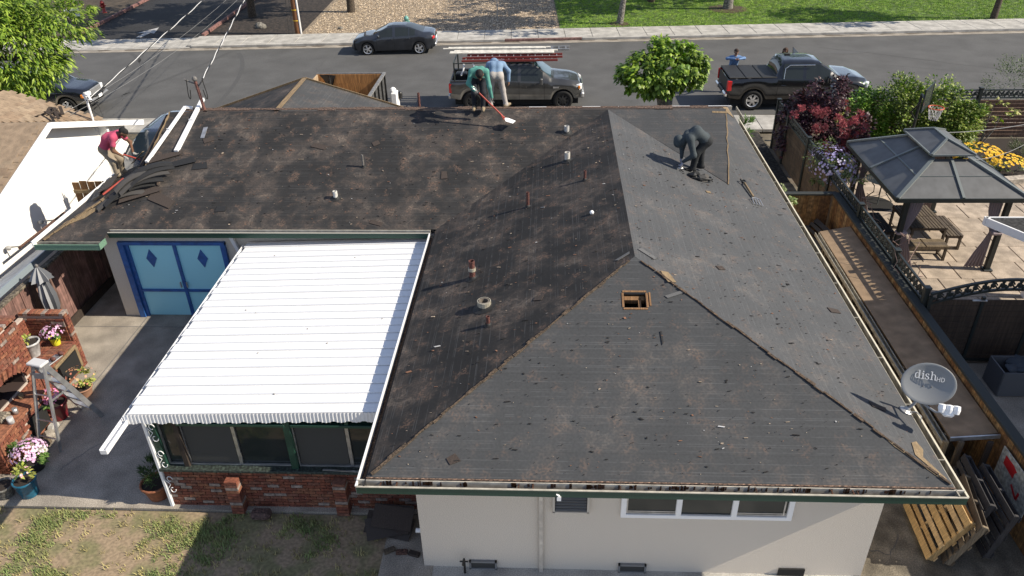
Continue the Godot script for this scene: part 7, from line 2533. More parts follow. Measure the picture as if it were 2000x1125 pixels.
func make_right():
	rng.seed = 400
	# tall composite fence: dark posts, brown boards, openwork on top
	var o := thing("boundary_fence", "long brown board fence with black posts and scrolled openwork top, between house and gazebo", "fence", Vector3(8.15, 0, 0))
	var zs := [-27.45, -26.0, -23.65, -21.3, -18.8, -16.3, -14.6]
	var bmat := []
	for c in [Color(0.2, 0.13, 0.07), Color(0.18, 0.115, 0.062), Color(0.22, 0.145, 0.08)]:
		bmat.append(mk(c, 0.75, "wood", 0.6, "soft", 0.5))
	for k in zs.size():
		var b := MB.new()
		b.cbox(Vector3(0, 0.92, zs[k]), Vector3(0.12, 1.84, 0.12), 0.012)
		b.cbox(Vector3(0, 1.86, zs[k]), Vector3(0.15, 0.05, 0.15), 0.012)
		put("post", b, M.black_metal, o)
		if k == 0: continue
		var l: float = zs[k] - zs[k - 1] - 0.12
		var zc: float = (zs[k] + zs[k - 1]) / 2
		b = MB.new()
		b.cbox(Vector3.ZERO, Vector3(0.03, 0.155, l), 0.008)
		var bm := b.mesh()
		for q in 9:
			var bd := put("board", bm, bmat[rng.randi() % 3], o)
			bd.position = Vector3(0, 0.12 + q * 0.16, zc)
		b = MB.new()
		b.box(Vector3(0, 1.8, zc), Vector3(0.05, 0.04, l))
		b.box(Vector3(0, 1.5, zc), Vector3(0.05, 0.04, l))
		put("rail", b, M.black_metal, o)
		var sp := put("openwork", scroll_panel(l, 0.27), M.black_metal, o)
		sp.transform = Transform3D(Basis(Vector3.UP, -PI / 2), Vector3(0, 1.52, zs[k - 1] + 0.06))
	# arched gate
	o = thing("arched_gate", "wide arched brown gate with scrolled openwork, right of the lean-to", "gate", Vector3(8.2, 0, -14.5))
	var gw := 3.4
	for q in 11:
		var b := MB.new()
		b.cbox(Vector3(gw / 2, 0.1 + q * 0.145, 0), Vector3(gw - 0.1, 0.14, 0.03), 0.006)
		put("board", b, mk(Color(0.075, 0.05, 0.035), 0.75, "wood", 0.6), o)
	var fr := MB.new()
	var prev := Vector3.ZERO
	for q in 21:
		var t := q / 20.0
		var p := Vector3(t * gw, 1.75 + 0.38 * sin(PI * t), 0)
		if q > 0:
			fr.bar(prev, p, 0.06, 0.05)
			fr.bar(prev - Vector3(0, 0.24, 0), p - Vector3(0, 0.24, 0), 0.06, 0.05)
		prev = p
	for x in [0.02, 1.13, 2.26, 3.38]: fr.box(Vector3(x, 0.85, 0.01), Vector3(0.07, 1.7, 0.06))
	fr.box(Vector3(gw / 2, 0.04, 0.01), Vector3(gw, 0.06, 0.06))
	put("gate_frame", fr, M.black_metal, o)
	var seg := scroll_panel(0.34, 0.22)
	for q in 10:
		var t := (q + 0.0) / 10.0
		var t2 := (q + 1.0) / 10.0
		var p := Vector3(t * gw, 1.52 + 0.38 * sin(PI * t), 0)
		var p2 := Vector3(t2 * gw, 1.52 + 0.38 * sin(PI * t2), 0)
		var s := put("openwork", seg, M.black_metal, o)
		s.transform = Transform3D(Basis(Vector3.BACK, (p2 - p).angle_to(Vector3.RIGHT) * signf(p2.y - p.y)), p)
	var lt := MB.new()
	lt.box(Vector3(1.05, 1.62, 0.04), Vector3(0.3, 0.025, 0.04))
	put("latch", lt, M.alu, o)
	# cedar fence that boxes in the lean-to
	o = thing("cedar_fence", "orange brown vertical board fence with a dark cap around the lean-to", "fence", Vector3(7.97, 0, 0))
	var ced := []
	for c in [Color(0.5, 0.26, 0.09), Color(0.58, 0.33, 0.13), Color(0.42, 0.2, 0.07), Color(0.64, 0.4, 0.18), Color(0.36, 0.18, 0.07)]:
		ced.append(mk(c, 0.85, "wood", 1.0, "blotch", 1.0))
	var bb := MB.new()
	bb.cbox(Vector3(0, 0.7, 0), Vector3(0.025, 1.42, 0.148), 0.005)
	var bbm := bb.mesh()
	for q in 80:
		var bd := put("board", bbm, ced[rng.randi() % 5], o)
		bd.position = Vector3(R(-0.004, 0.004), 0, -20.2 + q * 0.152)
	for q in 9:
		var bd := put("board", bbm, ced[rng.randi() % 5], o)
		bd.transform = Transform3D(Basis(Vector3.UP, PI / 2), Vector3(-1.35 + q * 0.152, 0, -20.3 + R(-0.004, 0.004)))
	bb = MB.new()
	bb.cbox(Vector3(0.05, 1.45, -14.2), Vector3(0.2, 0.07, 12.3), 0.012)
	bb.cbox(Vector3(-0.67, 1.451, -20.32), Vector3(1.5, 0.065, 0.16), 0.012)
	put("cap_rail", bb, mk(Color(0.022, 0.026, 0.025), 0.7), o)
	bb = MB.new()
	bb.box(Vector3(0.06, 0.7, -14.2), Vector3(0.05, 1.4, 12.2))
	put("back_board", bb, M.wood_dark, o)
	# the lean-to with mineral felt roof
	o = thing("lean_to", "long narrow lean-to with a brown mineral felt roof along the right side yard", "lean-to", Vector3.ZERO)
	var b := MB.new()
	b.poly([Vector3(7.1, 1.19, -18.5), Vector3(7.92, 1.27, -18.65), Vector3(7.92, 1.27, -10.65), Vector3(7.1, 1.19, -10.6)], Vector3(-0.1, 1, 0), 0.05)
	put("roof", b, mk(Color(0.5, 0.35, 0.22), 0.95, "grain", 2.5, "soft", 0.5), o)
	b = MB.new()
	b.box(Vector3(7.51, 1.215, -10.58), Vector3(0.84, 0.08, 0.03), Basis(Vector3.BACK, 0.1))
	put("drip_edge", b, M.alu, o)
	b = MB.new()
	for e in [[-0.045, 0.0, 0.014, 0.09], [0.045, 0.0, 0.014, 0.09], [0.0, -0.045, 0.1, 0.014]]:
		b.bar(Vector3(7.0 + e[0], 1.17 + e[1], -18.4), Vector3(6.98 + e[0], 1.13 + e[1], -10.5), e[2], e[3])
	put("gutter", b, M.galv, o)
	for z in [-10.75, -12.7, -15.2, -18.0]:
		b = MB.new()
		b.cbox(Vector3(7.12, 0.57, z), Vector3(0.09, 1.14, 0.09), 0.01)
		put("post", b, M.wood_old, o)
		b = MB.new()
		b.bar(Vector3(7.08, 1.1, z), Vector3(7.9, 1.17, z), 0.05, 0.09)
		put("rafter", b, M.wood_pale, o)
	for k in 3:
		b = MB.new()
		b.cbox(Vector3([6.98, 7.25, 7.75][k], 0.6, -10.5), Vector3(0.1, 1.2, 0.06), 0.01)
		put("post", b, [M.wood_pale, M.wood_old, M.wood_dark][k], o)
	b = MB.new()
	for k in 26: b.box(Vector3(7.18, 0.5 + R(-0.1, 0.1), -10.9 - k * 0.3), Vector3(R(0.1, 0.3), R(0.3, 0.9), R(0.1, 0.28)), Basis(Vector3.UP, R(-0.3, 0.3)))
	solo("stored_timber", b, M.wood_old, "offcuts and odd boards stored under the lean-to roof", "timber", "", "stuff")
	# pallets
	var pal := func(label: String, at: Vector3, bs: Basis, mats: Array):
		var p := thing("wooden_pallet", label, "pallet", at)
		p.basis = bs
		for k in 7:
			var m := MB.new()
			m.cbox(Vector3(0, 0.065, -0.45 + k * 0.15), Vector3(1.2, 0.022, [0.13, 0.085, 0.1][k % 3]), 0.004)
			put("slat", m, mats[k % mats.size()], p)
		for k in 3:
			var m := MB.new()
			m.cbox(Vector3(-0.56 + k * 0.56, 0.0, 0), Vector3(0.045, 0.1, 1.02), 0.005)
			put("stringer", m, mats[(k + 1) % mats.size()], p)
		for k in 3:
			var m := MB.new()
			m.cbox(Vector3(0, -0.06, -0.44 + k * 0.44), Vector3(1.2, 0.02, 0.1), 0.004)
			put("bottom_slat", m, mats[(k + 2) % mats.size()], p)
	var lm := [mk(Color(0.74, 0.48, 0.2), 0.85, "wood", 1.3), mk(Color(0.64, 0.4, 0.16), 0.85, "wood", 1.3), mk(Color(0.8, 0.55, 0.27), 0.85, "wood", 1.3)]
	var dm := [mk(Color(0.045, 0.042, 0.045), 0.9, "wood", 1.3), mk(Color(0.06, 0.055, 0.055), 0.9, "wood", 1.3)]
	var om := [M.wood_old, mk(Color(0.26, 0.2, 0.13), 0.9, "wood", 1.0)]
	var lean := func(yaw: float, tilt: float) -> Basis: return Basis(Vector3.UP, yaw) * Basis(Vector3.FORWARD, Vector3(-sin(tilt), cos(tilt), 0), Vector3(cos(tilt), sin(tilt), 0))
	pal.call("sunlit yellow pine pallet leaning in front of all the others behind the house corner", Vector3(6.58, 0.52, -9.42), lean.call(-0.06, 1.12), lm)
	pal.call("weathered brown pallet standing on edge just behind the sunlit one", Vector3(6.84, 0.55, -9.3), lean.call(-0.2, 1.25), om)
	pal.call("black stained pallet standing behind the weathered brown one", Vector3(7.1, 0.6, -9.7), lean.call(-0.1, 1.3), dm)
	pal.call("black stained pallet standing closest to the cedar fence", Vector3(7.36, 0.62, -9.45), lean.call(-0.05, 1.38), dm)
	pal.call("dark pallet lying on the ground at the far end behind the lean-to", Vector3(7.3, 0.45, -19.4), lean.call(0.2, 0.6), dm)
	o = thing("painted_board", "white board with red painted strokes leaning on the cedar fence above the black pallets", "board", Vector3(7.9, 0.88, -9.85))
	b = MB.new()
	b.cbox(Vector3.ZERO, Vector3(0.02, 0.75, 1.0), 0.006)
	put("panel", b, mk(Color(0.55, 0.57, 0.54), 0.6, "blotch", 1.5), o)
	b = MB.new()
	b.poly([Vector3(-0.014, 0.28, -0.36), Vector3(-0.014, 0.1, -0.36), Vector3(-0.014, 0.06, -0.02), Vector3(-0.014, 0.18, -0.02), Vector3(-0.014, 0.24, 0.02), Vector3(-0.014, 0.28, -0.1)], Vector3.LEFT, 0.002)
	b.bar(Vector3(-0.014, -0.05, 0.0), Vector3(-0.014, -0.18, 0.22), 0.05, 0.003, Vector3.RIGHT)
	b.bar(Vector3(-0.014, -0.18, 0.22), Vector3(-0.014, -0.02, 0.24), 0.05, 0.003, Vector3.RIGHT)
	put("paint_stroke", b, mk(Color(0.42, 0.015, 0.02), 0.5), o)
	# storage box with toys by the gate
	o = thing("storage_box", "grey plastic storage box full of odds and ends beside the arched gate", "box", Vector3(9.95, 0, -13.55))
	b = MB.new()
	for e in [[0, 0.3, -0.3, 0.9, 0.6, 0.03], [0, 0.3, 0.3, 0.9, 0.6, 0.03], [-0.45, 0.3, 0, 0.03, 0.6, 0.6], [0.45, 0.3, 0, 0.03, 0.6, 0.6]]:
		b.box(Vector3(e[0], e[1], e[2]), Vector3(e[3], e[4], e[5]))
	put("box_side", b, mk(Color(0.1, 0.105, 0.115), 0.6), o)
	b = MB.new(true)
	for k in 9: b.cbox(Vector3(R(-0.3, 0.3), 0.54, R(-0.2, 0.2)), Vector3(R(0.2, 0.4), 0.09, R(0.15, 0.3)), 0.04, Basis.from_euler(Vector3(R(-0.4, 0.4), R(0, 3), R(-0.4, 0.4))))
	solo("cloth_bundle", b, mk(Color(0.05, 0.06, 0.075), 0.9), "dark cloths piled in the grey storage box", "cloth").position = Vector3(9.95, 0, -13.55)
	b = MB.new(true)
	b.ball(Vector3(10.15, 0.62, -13.45), Vector3(0.12, 0.1, 0.1), 8)
	solo("pink_toy", b, mk(Color(0.5, 0.16, 0.3), 0.6), "pink toy lying on the cloths in the grey storage box", "toy")
	make_gazebo()
	make_terrace_things()
	make_right_planting()
	# the taller neighbouring house out of the picture to the right (its shadow falls across the yard) and its porch roof
	o = thing("neighbour_house", "pale neighbouring house wing beyond the right picture edge, shading the gate yard", "house", Vector3(14.6, 0, -11.95))
	b = MB.new()
	b.box(Vector3(0, 2.6, 0), Vector3(6.4, 5.4, 5.1))
	put("wall", b, M.stucco, o)
	b = MB.new()
	b.box(Vector3(0, 5.36, 0), Vector3(6.9, 0.14, 5.3))
	put("roof", b, M.shingle, o)
	o = thing("white_porch", "corner of a white timber porch with dark shingle roof at the right picture edge", "porch", Vector3.ZERO)
	b = MB.new()
	b.poly([Vector3(10.4, 2.36, -16.95), Vector3(14.5, 2.36, -16.95), Vector3(14.5, 2.36, -14.4), Vector3(11.95, 2.36, -14.4)], Vector3.UP, 0.05)
	put("roof", b, mk(gray(0.1), 0.95, "grain", 3.0, "strong", 1.0), o)
	b = MB.new()
	b.bar(Vector3(10.33, 2.27, -16.97), Vector3(11.9, 2.27, -14.35), 0.04, 0.2)
	b.bar(Vector3(10.33, 2.27, -16.99), Vector3(14.5, 2.27, -16.99), 0.04, 0.2)
	b.box(Vector3(10.36, 2.27, -16.98), Vector3(0.1, 0.2, 0.1))
	put("fascia", b, M.white, o)
	b = MB.new()
	b.cbox(Vector3(12.1, 1.1, -17.2), Vector3(0.2, 2.25, 0.2), 0.015)
	put("post", b, M.white, o)

func make_gazebo():
	var o := thing("gazebo", "dark framed hardtop gazebo with two tier grey roof and tied curtains", "gazebo", Vector3(10.47, 0, -20.35))
	var hx := 1.64
	var hz := 1.98
	var ye := 2.2
	var tx := 0.46
	var tz := 0.86
	var yt := 2.82
	var gr := mk(Color(0.108, 0.112, 0.116), 0.5, "soft", 0.6)
	var ribm := mk(Color(0.13, 0.148, 0.148), 0.45)
	var corner := func(sx, sz) -> Array: return [Vector3(sx * hx, ye, sz * hz), Vector3(sx * tx, yt, sz * tz)]
	for q in 4:
		var a: Array = corner.call([-1, 1, 1, -1][q], [1, 1, -1, -1][q])
		var c: Array = corner.call([1, 1, -1, -1][q], [1, -1, -1, 1][q])
		var n: Vector3 = [Vector3(0, 1, 0.5), Vector3(0.5, 1, 0), Vector3(0, 1, -0.5), Vector3(-0.5, 1, 0)][q]
		for half in 2:
			for row in 2:
				var b := MB.new()
				var t0 := half * 0.5
				var t1 := t0 + 0.5
				var r0 := row * 0.55
				var r1 := 0.55 if row == 0 else 1.0
				var P := func(t: float, r: float) -> Vector3: return (a[0] as Vector3).lerp(c[0], t).lerp((a[1] as Vector3).lerp(c[1], t), r)
				b.poly([P.call(t0, r0), P.call(t1, r0), P.call(t1, r1), P.call(t0, r1)], n, 0.012)
				put("roof_panel", b, gr, o)
		var rb := MB.new()
		rb.bar(a[0] + Vector3(0, 0.02, 0), a[1] + Vector3(0, 0.02, 0), 0.09, 0.05)
		put("hip_rib", rb, ribm, o)
		rb = MB.new()
		var up := Vector3(0, 0.018, 0)
		rb.bar((a[0] as Vector3).lerp(c[0], 0.5) + up, (a[1] as Vector3).lerp(c[1], 0.5) + up, 0.07, 0.045)
		put("panel_rib", rb, ribm, o)
		rb = MB.new()
		rb.bar((a[0] as Vector3).lerp(a[1], 0.55) + up * 0.3, (c[0] as Vector3).lerp(c[1], 0.55) + up * 0.3, 0.02 if q % 2 == 0 else 0.05, 0.02)
		put("panel_rib", rb, ribm, o)
		rb = MB.new()
		rb.bar(a[0] - Vector3(0, 0.05, 0), c[0] - Vector3(0, 0.05, 0), 0.06, 0.11)
		put("eave_beam", rb, M.black_metal, o)
	# upper tier
	var ux := 0.56
	var uz := 0.94
	var y0 := 2.96
	var y1 := 3.2
	var rz := 0.4
	for q in 4:
		var b := MB.new()
		if q == 0: b.poly([Vector3(-ux, y0, uz), Vector3(ux, y0, uz), Vector3(0, y1, rz)], Vector3(0, 1, 0.5), 0.012)
		if q == 1: b.poly([Vector3(ux, y0, uz), Vector3(ux, y0, -uz), Vector3(0, y1, -rz), Vector3(0, y1, rz)], Vector3(0.5, 1, 0), 0.012)
		if q == 2: b.poly([Vector3(ux, y0, -uz), Vector3(-ux, y0, -uz), Vector3(0, y1, -rz)], Vector3(0, 1, -0.5), 0.012)
		if q == 3: b.poly([Vector3(-ux, y0, -uz), Vector3(-ux, y0, uz), Vector3(0, y1, rz), Vector3(0, y1, -rz)], Vector3(-0.5, 1, 0), 0.012)
		put("upper_roof_panel", b, gr, o)
	var hb := MB.new()
	for sx in [-1, 1]:
		for sz in [-1, 1]:
			hb.bar(Vector3(sx * ux, y0 + 0.015, sz * uz), Vector3(0, y1 + 0.015, sz * rz), 0.06, 0.035)
			hb.box(Vector3(sx * tx * 0.9, 2.86, sz * tz * 0.9), Vector3(0.05, 0.1, 0.05))
	hb.bar(Vector3(0, y1 + 0.01, -rz), Vector3(0, y1 + 0.01, rz), 0.07, 0.03)
	hb.bar(Vector3(-ux, y0 - 0.01, uz), Vector3(ux, y0 - 0.01, uz), 0.04, 0.04)
	hb.bar(Vector3(-ux, y0 - 0.01, -uz), Vector3(-ux, y0 - 0.01, uz), 0.04, 0.04)
	put("upper_rib", hb, ribm, o)
	for sx in [-1, 1]:
		for sz in [-1, 1]:
			var b := MB.new()
			b.cbox(Vector3(sx * 1.28, 1.08, sz * 1.78), Vector3(0.13, 2.16, 0.13), 0.01)
			b.cbox(Vector3(sx * 1.28, 0.03, sz * 1.78), Vector3(0.24, 0.05, 0.24), 0.01)
			put("post", b, M.black_metal, o)
			# curtain tied in at the middle
			var sheer := mk(Color(0.52, 0.43, 0.44), 0.9, "fine", 3.0)
			b = MB.new(true)
			var lev := [[2.08, 0.3], [1.75, 0.26], [1.4, 0.17], [1.12, 0.09], [0.85, 0.16], [0.5, 0.28], [0.06, 0.4]]
			var n := 22
			var lastr := []
			for e in lev:
				var ring := []
				for k in n + 1:
					var t := k / float(n)
					var w: float = e[1]
					ring.append(Vector3(sx * (1.2 - 0.02) - sx * w * t * 1.25, e[0], sz * 1.74 + 0.07 * sin(t * 34.0) * (w * 2.2) - sz * 0.04))
				if lastr.size():
					for k in n: b.quad(lastr[k], lastr[k + 1], ring[k + 1], ring[k], Vector3(0, 0, 1))
				lastr = ring
			put("curtain", b, sheer, o)
			b = MB.new()
			b.cbox(Vector3(sx * 1.22, 1.12, sz * 1.76), Vector3(0.28, 0.1, 0.2), 0.03)
			put("curtain_tie", b, sheer, o)
	# string lights along the far eaves
	var sl := thing("string_lights", "string of small bulbs hung from the gazebo roof towards the back fence", "string lights", Vector3.ZERO)
	var w := MB.new()
	var pts := []
	for k in 17:
		var t := k / 16.0
		pts.append(Vector3(11.0, 2.75, -19.6).lerp(Vector3(16.5, 1.9, -25.0), t) - Vector3(0, 0.35 * 4 * t * (1 - t), 0))
	w.tube(pts, 0.009, 5)
	pts = []
	for k in 17:
		var t := k / 16.0
		pts.append(Vector3(10.6, 2.9, -21.2).lerp(Vector3(17, 2.4, -24.6), t) - Vector3(0, 0.2 * 4 * t * (1 - t), 0))
	w.tube(pts, 0.011, 5)
	put("wire", w, mk(gray(0.2), 0.5), sl)
	for k in 6:
		w = MB.new(true)
		w.ball(Vector3(11.0, 2.75, -19.6).lerp(Vector3(16.5, 1.9, -25.0), k / 6.0 + 0.06) - Vector3(0, 0.06 + 1.4 * (k / 6.0 + 0.06) * (0.94 - k / 6.0), 0), Vector3(0.035, 0.05, 0.035), 6)
		put("bulb", w, M.glass, sl)

func slat_top(o: Node3D, w: float, l: float, y: float, th: float, n: int, mat: Array, split := true):
	for k in n:
		for h in (2 if split else 1):
			var b := MB.new()
			var zz := (-l / 4 if h == 0 else l / 4) if split else 0.0
			b.cbox(Vector3(-w / 2 + (k + 0.5) * w / n, y, zz), Vector3(w / n - 0.015, th, (l / 2 if split else l) - 0.03), 0.004)
			put("slat", b, mat[rng.randi() % mat.size()], o)
	var f := MB.new()
	for s in [-1.0, 1.0]:
		f.box(Vector3(0, y - 0.045, s * (l / 2 - 0.06)), Vector3(w, 0.07, 0.05))
		f.box(Vector3(s * (w / 2 - 0.03), y - 0.045, 0), Vector3(0.05, 0.07, l - 0.17))
	put("apron", f, mat[0], o)
	for sx in [-1, 1]:
		for sz in [-1, 1]:
			f = MB.new()
			f.cbox(Vector3(sx * (w / 2 - 0.05), (y - 0.02) / 2, sz * (l / 2 - 0.06)), Vector3(0.065, y - 0.02, 0.065), 0.006)
			put("leg", f, mat[1], o)
	f = MB.new()
	for s in [-1.0, 1.0]:
		f.box(Vector3(0, 0.06, s * (l / 2 - 0.06)), Vector3(w - 0.17, 0.05, 0.045))
	put("stretcher", f, mat[1], o)

func make_terrace_things():
	var wm := [mk(Color(0.13, 0.1, 0.075), 0.8, "wood", 1.5), mk(Color(0.16, 0.125, 0.09), 0.8, "wood", 1.5), mk(Color(0.115, 0.09, 0.07), 0.8, "wood", 1.5)]
	var o := thing("garden_table", "slatted brown wooden dining table under the gazebo", "table", Vector3(10.5, 0, -20.3))
	slat_top(o, 0.98, 1.5, 0.74, 0.03, 11, wm)
	o = thing("garden_bench", "slatted wooden bench nearest the viewer, in front of the gazebo table", "bench", Vector3(10.25, 0, -19.25), PI / 2, "benches at the gazebo table")
	slat_top(o, 0.46, 1.24, 0.45, 0.03, 5, [mk(Color(0.24, 0.18, 0.11), 0.8, "wood", 1.5), wm[1]])
	o = thing("garden_bench", "slatted wooden bench on the right hand side of the gazebo table", "bench", Vector3(11.3, 0, -20.3), 0.0, "benches at the gazebo table")
	slat_top(o, 0.46, 1.3, 0.45, 0.03, 5, wm)
	o = thing("garden_bench", "dark slatted bench on the left side of the gazebo table, half hidden by the fence", "bench", Vector3(9.5, 0, -20.5), 0.0, "benches at the gazebo table")
	slat_top(o, 0.46, 1.3, 0.45, 0.03, 5, [mk(Color(0.03, 0.03, 0.032), 0.8), mk(Color(0.04, 0.038, 0.038), 0.8)])
	o = thing("iron_table", "round black iron bistro table with curved legs beside the fence", "table", Vector3(10.45, 0, -23.0))
	var b := MB.new()
	for r in 7:
		b.lathe(Vector3(0, 0.7, 0), [[0.06 + r * 0.065, 0.0], [0.105 + r * 0.065, 0.0], [0.105 + r * 0.065, 0.012], [0.06 + r * 0.065, 0.012]], 24)
	for k in 12:
		var a := TAU * k / 12
		b.bar(Vector3(cos(a) * 0.05, 0.7, sin(a) * 0.05), Vector3(cos(a) * 0.48, 0.7, sin(a) * 0.48), 0.02, 0.012)
	put("table_top", b, M.black_metal, o)
	for k in 4:
		b = MB.new(true)
		var d := Vector3(cos(TAU * k / 4 + 0.4), 0, sin(TAU * k / 4 + 0.4))
		b.tube([d * 0.4 + Vector3(0, 0.68, 0), d * 0.2 + Vector3(0, 0.45, 0), d * 0.18 + Vector3(0, 0.25, 0), d * 0.4], 0.016, 6)
		put("leg", b, M.black_metal, o)
	o = thing("garden_chair", "black slatted metal chair behind the round iron table", "chair", Vector3(9.95, 0, -23.9), 0.4)
	for k in 6:
		b = MB.new()
		b.box(Vector3(0, 0.42, -0.2 + k * 0.08), Vector3(0.46, 0.015, 0.05))
		put("slat", b, M.black_metal, o)
		b = MB.new()
		b.box(Vector3(0, 0.5 + k * 0.075, -0.25 - k * 0.012), Vector3(0.46, 0.045, 0.015))
		put("back_slat", b, M.black_metal, o)
	for sx in [-1, 1]:
		for sz in [-1, 1]:
			b = MB.new()
			b.bar(Vector3(sx * 0.21, 0, sz * 0.2), Vector3(sx * 0.21, 0.62 if sz > 0 else 0.95, sz * 0.2 - 0.04), 0.03, 0.03)
			put("leg", b, M.black_metal, o)
	b = MB.new()
	b.lathe(Vector3(10.25, 0.008, -22.7), [[0.0, 0.004], [0.52, 0.004], [0.55, 0.0]], 30)
	solo("round_mat", b, mk(gray(0.02), 0.9, "strong", 3.0), "round black mat on the terrace in front of the iron table", "mat")
	# basketball hoop
	o = thing("basketball_hoop", "black basketball hoop with clear backboard and white net in front of the hedge", "basketball hoop", Vector3(12.2, 0, -25.6))
	b = MB.new(true)
	b.tube([Vector3(0, 0, 0), Vector3(0, 2.6, 0)], 0.05, 8)
	b.tube([Vector3(0, 1.7, 0), Vector3(-0.35, 2.1, 0.3), Vector3(-0.2, 2.5, 0.5)], 0.03, 6)
	b.tube([Vector3(0, 2.6, 0), Vector3(-0.1, 2.55, 0.6)], 0.035, 6)
	put("pole", b, M.black_metal, o)
	b = MB.new()
	var bd := Basis(Vector3.UP, 0.95)
	for e in [[0, 0.3, 1.1, 0.05], [0, -0.4, 1.1, 0.05], [-0.53, -0.05, 0.05, 0.7], [0.53, -0.05, 0.05, 0.7]]:
		b.box(Vector3(-0.1, 2.75, 0.65) + bd * Vector3(e[0], e[1], 0), Vector3(e[2], e[3], 0.04), bd)
	put("board_frame", b, M.black_metal, o)
	b = MB.new()
	b.box(Vector3(-0.1, 2.7, 0.65), Vector3(1.0, 0.64, 0.015), bd)
	put("backboard", b, mk(Color(0.035, 0.04, 0.045), 0.2), o)
	b = MB.new(true)
	var rc := Vector3(-0.1, 2.42, 0.65) + bd * Vector3(0, 0, 0.32)
	var pts := []
	for k in 25: pts.append(rc + Vector3(cos(TAU * k / 24), 0, sin(TAU * k / 24)) * 0.23)
	b.tube(pts, 0.016, 6)
	put("rim", b, mk(Color(0.55, 0.08, 0.03), 0.5), o)
	b = MB.new()
	for k in 12:
		for s in [-1, 1]:
			var q := []
			for j in 5:
				var a: float = TAU * (k + s * j * 0.5) / 12.0
				q.append(rc + Vector3(cos(a), 0, sin(a)) * (0.225 - j * 0.025) - Vector3(0, j * 0.1, 0))
			b.tube(q, 0.008, 4, false)
	put("net", b, mk(gray(0.65), 0.8), o)
	# birdhouse on a post
	o = thing("birdhouse", "pale weathered birdhouse with a round hole standing behind the smoke bush", "birdhouse", Vector3(10.05, 0, -27.0))
	b = MB.new()
	b.tube([Vector3(0, 0, 0), Vector3(0, 2.0, 0)], 0.05, 8)
	put("post", b, M.wood_old, o)
	b = MB.new()
	b.cbox(Vector3(0, 2.22, 0), Vector3(0.42, 0.4, 0.36), 0.02)
	b.poly([Vector3(-0.21, 2.42, 0.18), Vector3(0.21, 2.42, 0.18), Vector3(0, 2.62, 0.18)], Vector3(0, 0, 1), 0.36)
	put("box", b, mk(Color(0.45, 0.45, 0.46), 0.8, "blotch", 2.0), o)
	b = MB.new()
	b.bar(Vector3(-0.28, 2.38, -0.0), Vector3(0, 2.66, 0), 0.5, 0.03, Vector3(-1, 1, 0))
	b.bar(Vector3(0.28, 2.38, 0), Vector3(0, 2.66, 0), 0.5, 0.03, Vector3(1, 1, 0))
	put("roof", b, mk(Color(0.4, 0.4, 0.4), 0.7, "blotch", 2.0), o)
	b = MB.new()
	b.lathe(Vector3(0, 2.28, 0.185), [[0.0, 0.006], [0.075, 0.006]], 14, Basis(Vector3.RIGHT, PI / 2))
	put("entrance_hole", b, M.dark, o)
	# back fence of horizontal boards
	o = thing("back_fence", "dark brown horizontal board fence with black posts and openwork top behind the marigolds", "fence", Vector3(0, 0, -28.4))
	var hm := []
	for c in [Color(0.22, 0.12, 0.08), Color(0.19, 0.1, 0.068), Color(0.25, 0.145, 0.095)]:
		hm.append(mk(c, 0.8, "wood", 0.6))
	for s in 4:
		var x0 := 10.7 + s * 2.45
		b = MB.new()
		b.cbox(Vector3(x0, 0.95, 0.0), Vector3(0.13, 1.9, 0.13), 0.012)
		b.cbox(Vector3(x0, 1.92, 0.0), Vector3(0.16, 0.05, 0.16), 0.012)
		put("post", b, M.black_metal, o)
		for q in 10:
			b = MB.new()
			b.cbox(Vector3(x0 + 1.22, 0.1 + q * 0.145, R(-0.01, 0.01)), Vector3(2.3, 0.14, 0.03), 0.008, Basis(Vector3.RIGHT, 0.12))
			put("board", b, hm[rng.randi() % 3], o)
		b = MB.new()
		b.box(Vector3(x0 + 1.22, 1.55, 0), Vector3(2.32, 0.04, 0.05))
		b.box(Vector3(x0 + 1.22, 1.84, 0), Vector3(2.32, 0.04, 0.05))
		put("rail", b, M.black_metal, o)
		var sp := put("openwork", scroll_panel(2.3, 0.27), M.black_metal, o)
		sp.position = Vector3(x0 + 0.07, 1.56, 0)
	# marigold bed kerb
	b = MB.new()
	b.cbox(Vector3(15.4, 0.08, -24.35), Vector3(3.0, 0.22, 0.3), 0.02, Basis(Vector3.UP, 0.2))
	solo("bed_edging", b, mk(Color(0.62, 0.55, 0.46), 0.85, "blotch", 0.8), "pale concrete edging in front of the marigold bed", "edging")
	b = MB.new()
	b.quad(Vector3(13.3, 0.03, -28.3), Vector3(19, 0.03, -28.3), Vector3(19, 0.03, -24.6), Vector3(13.3, 0.03, -24.2), Vector3.UP)
	struct("flower_bed", b, M.soil)

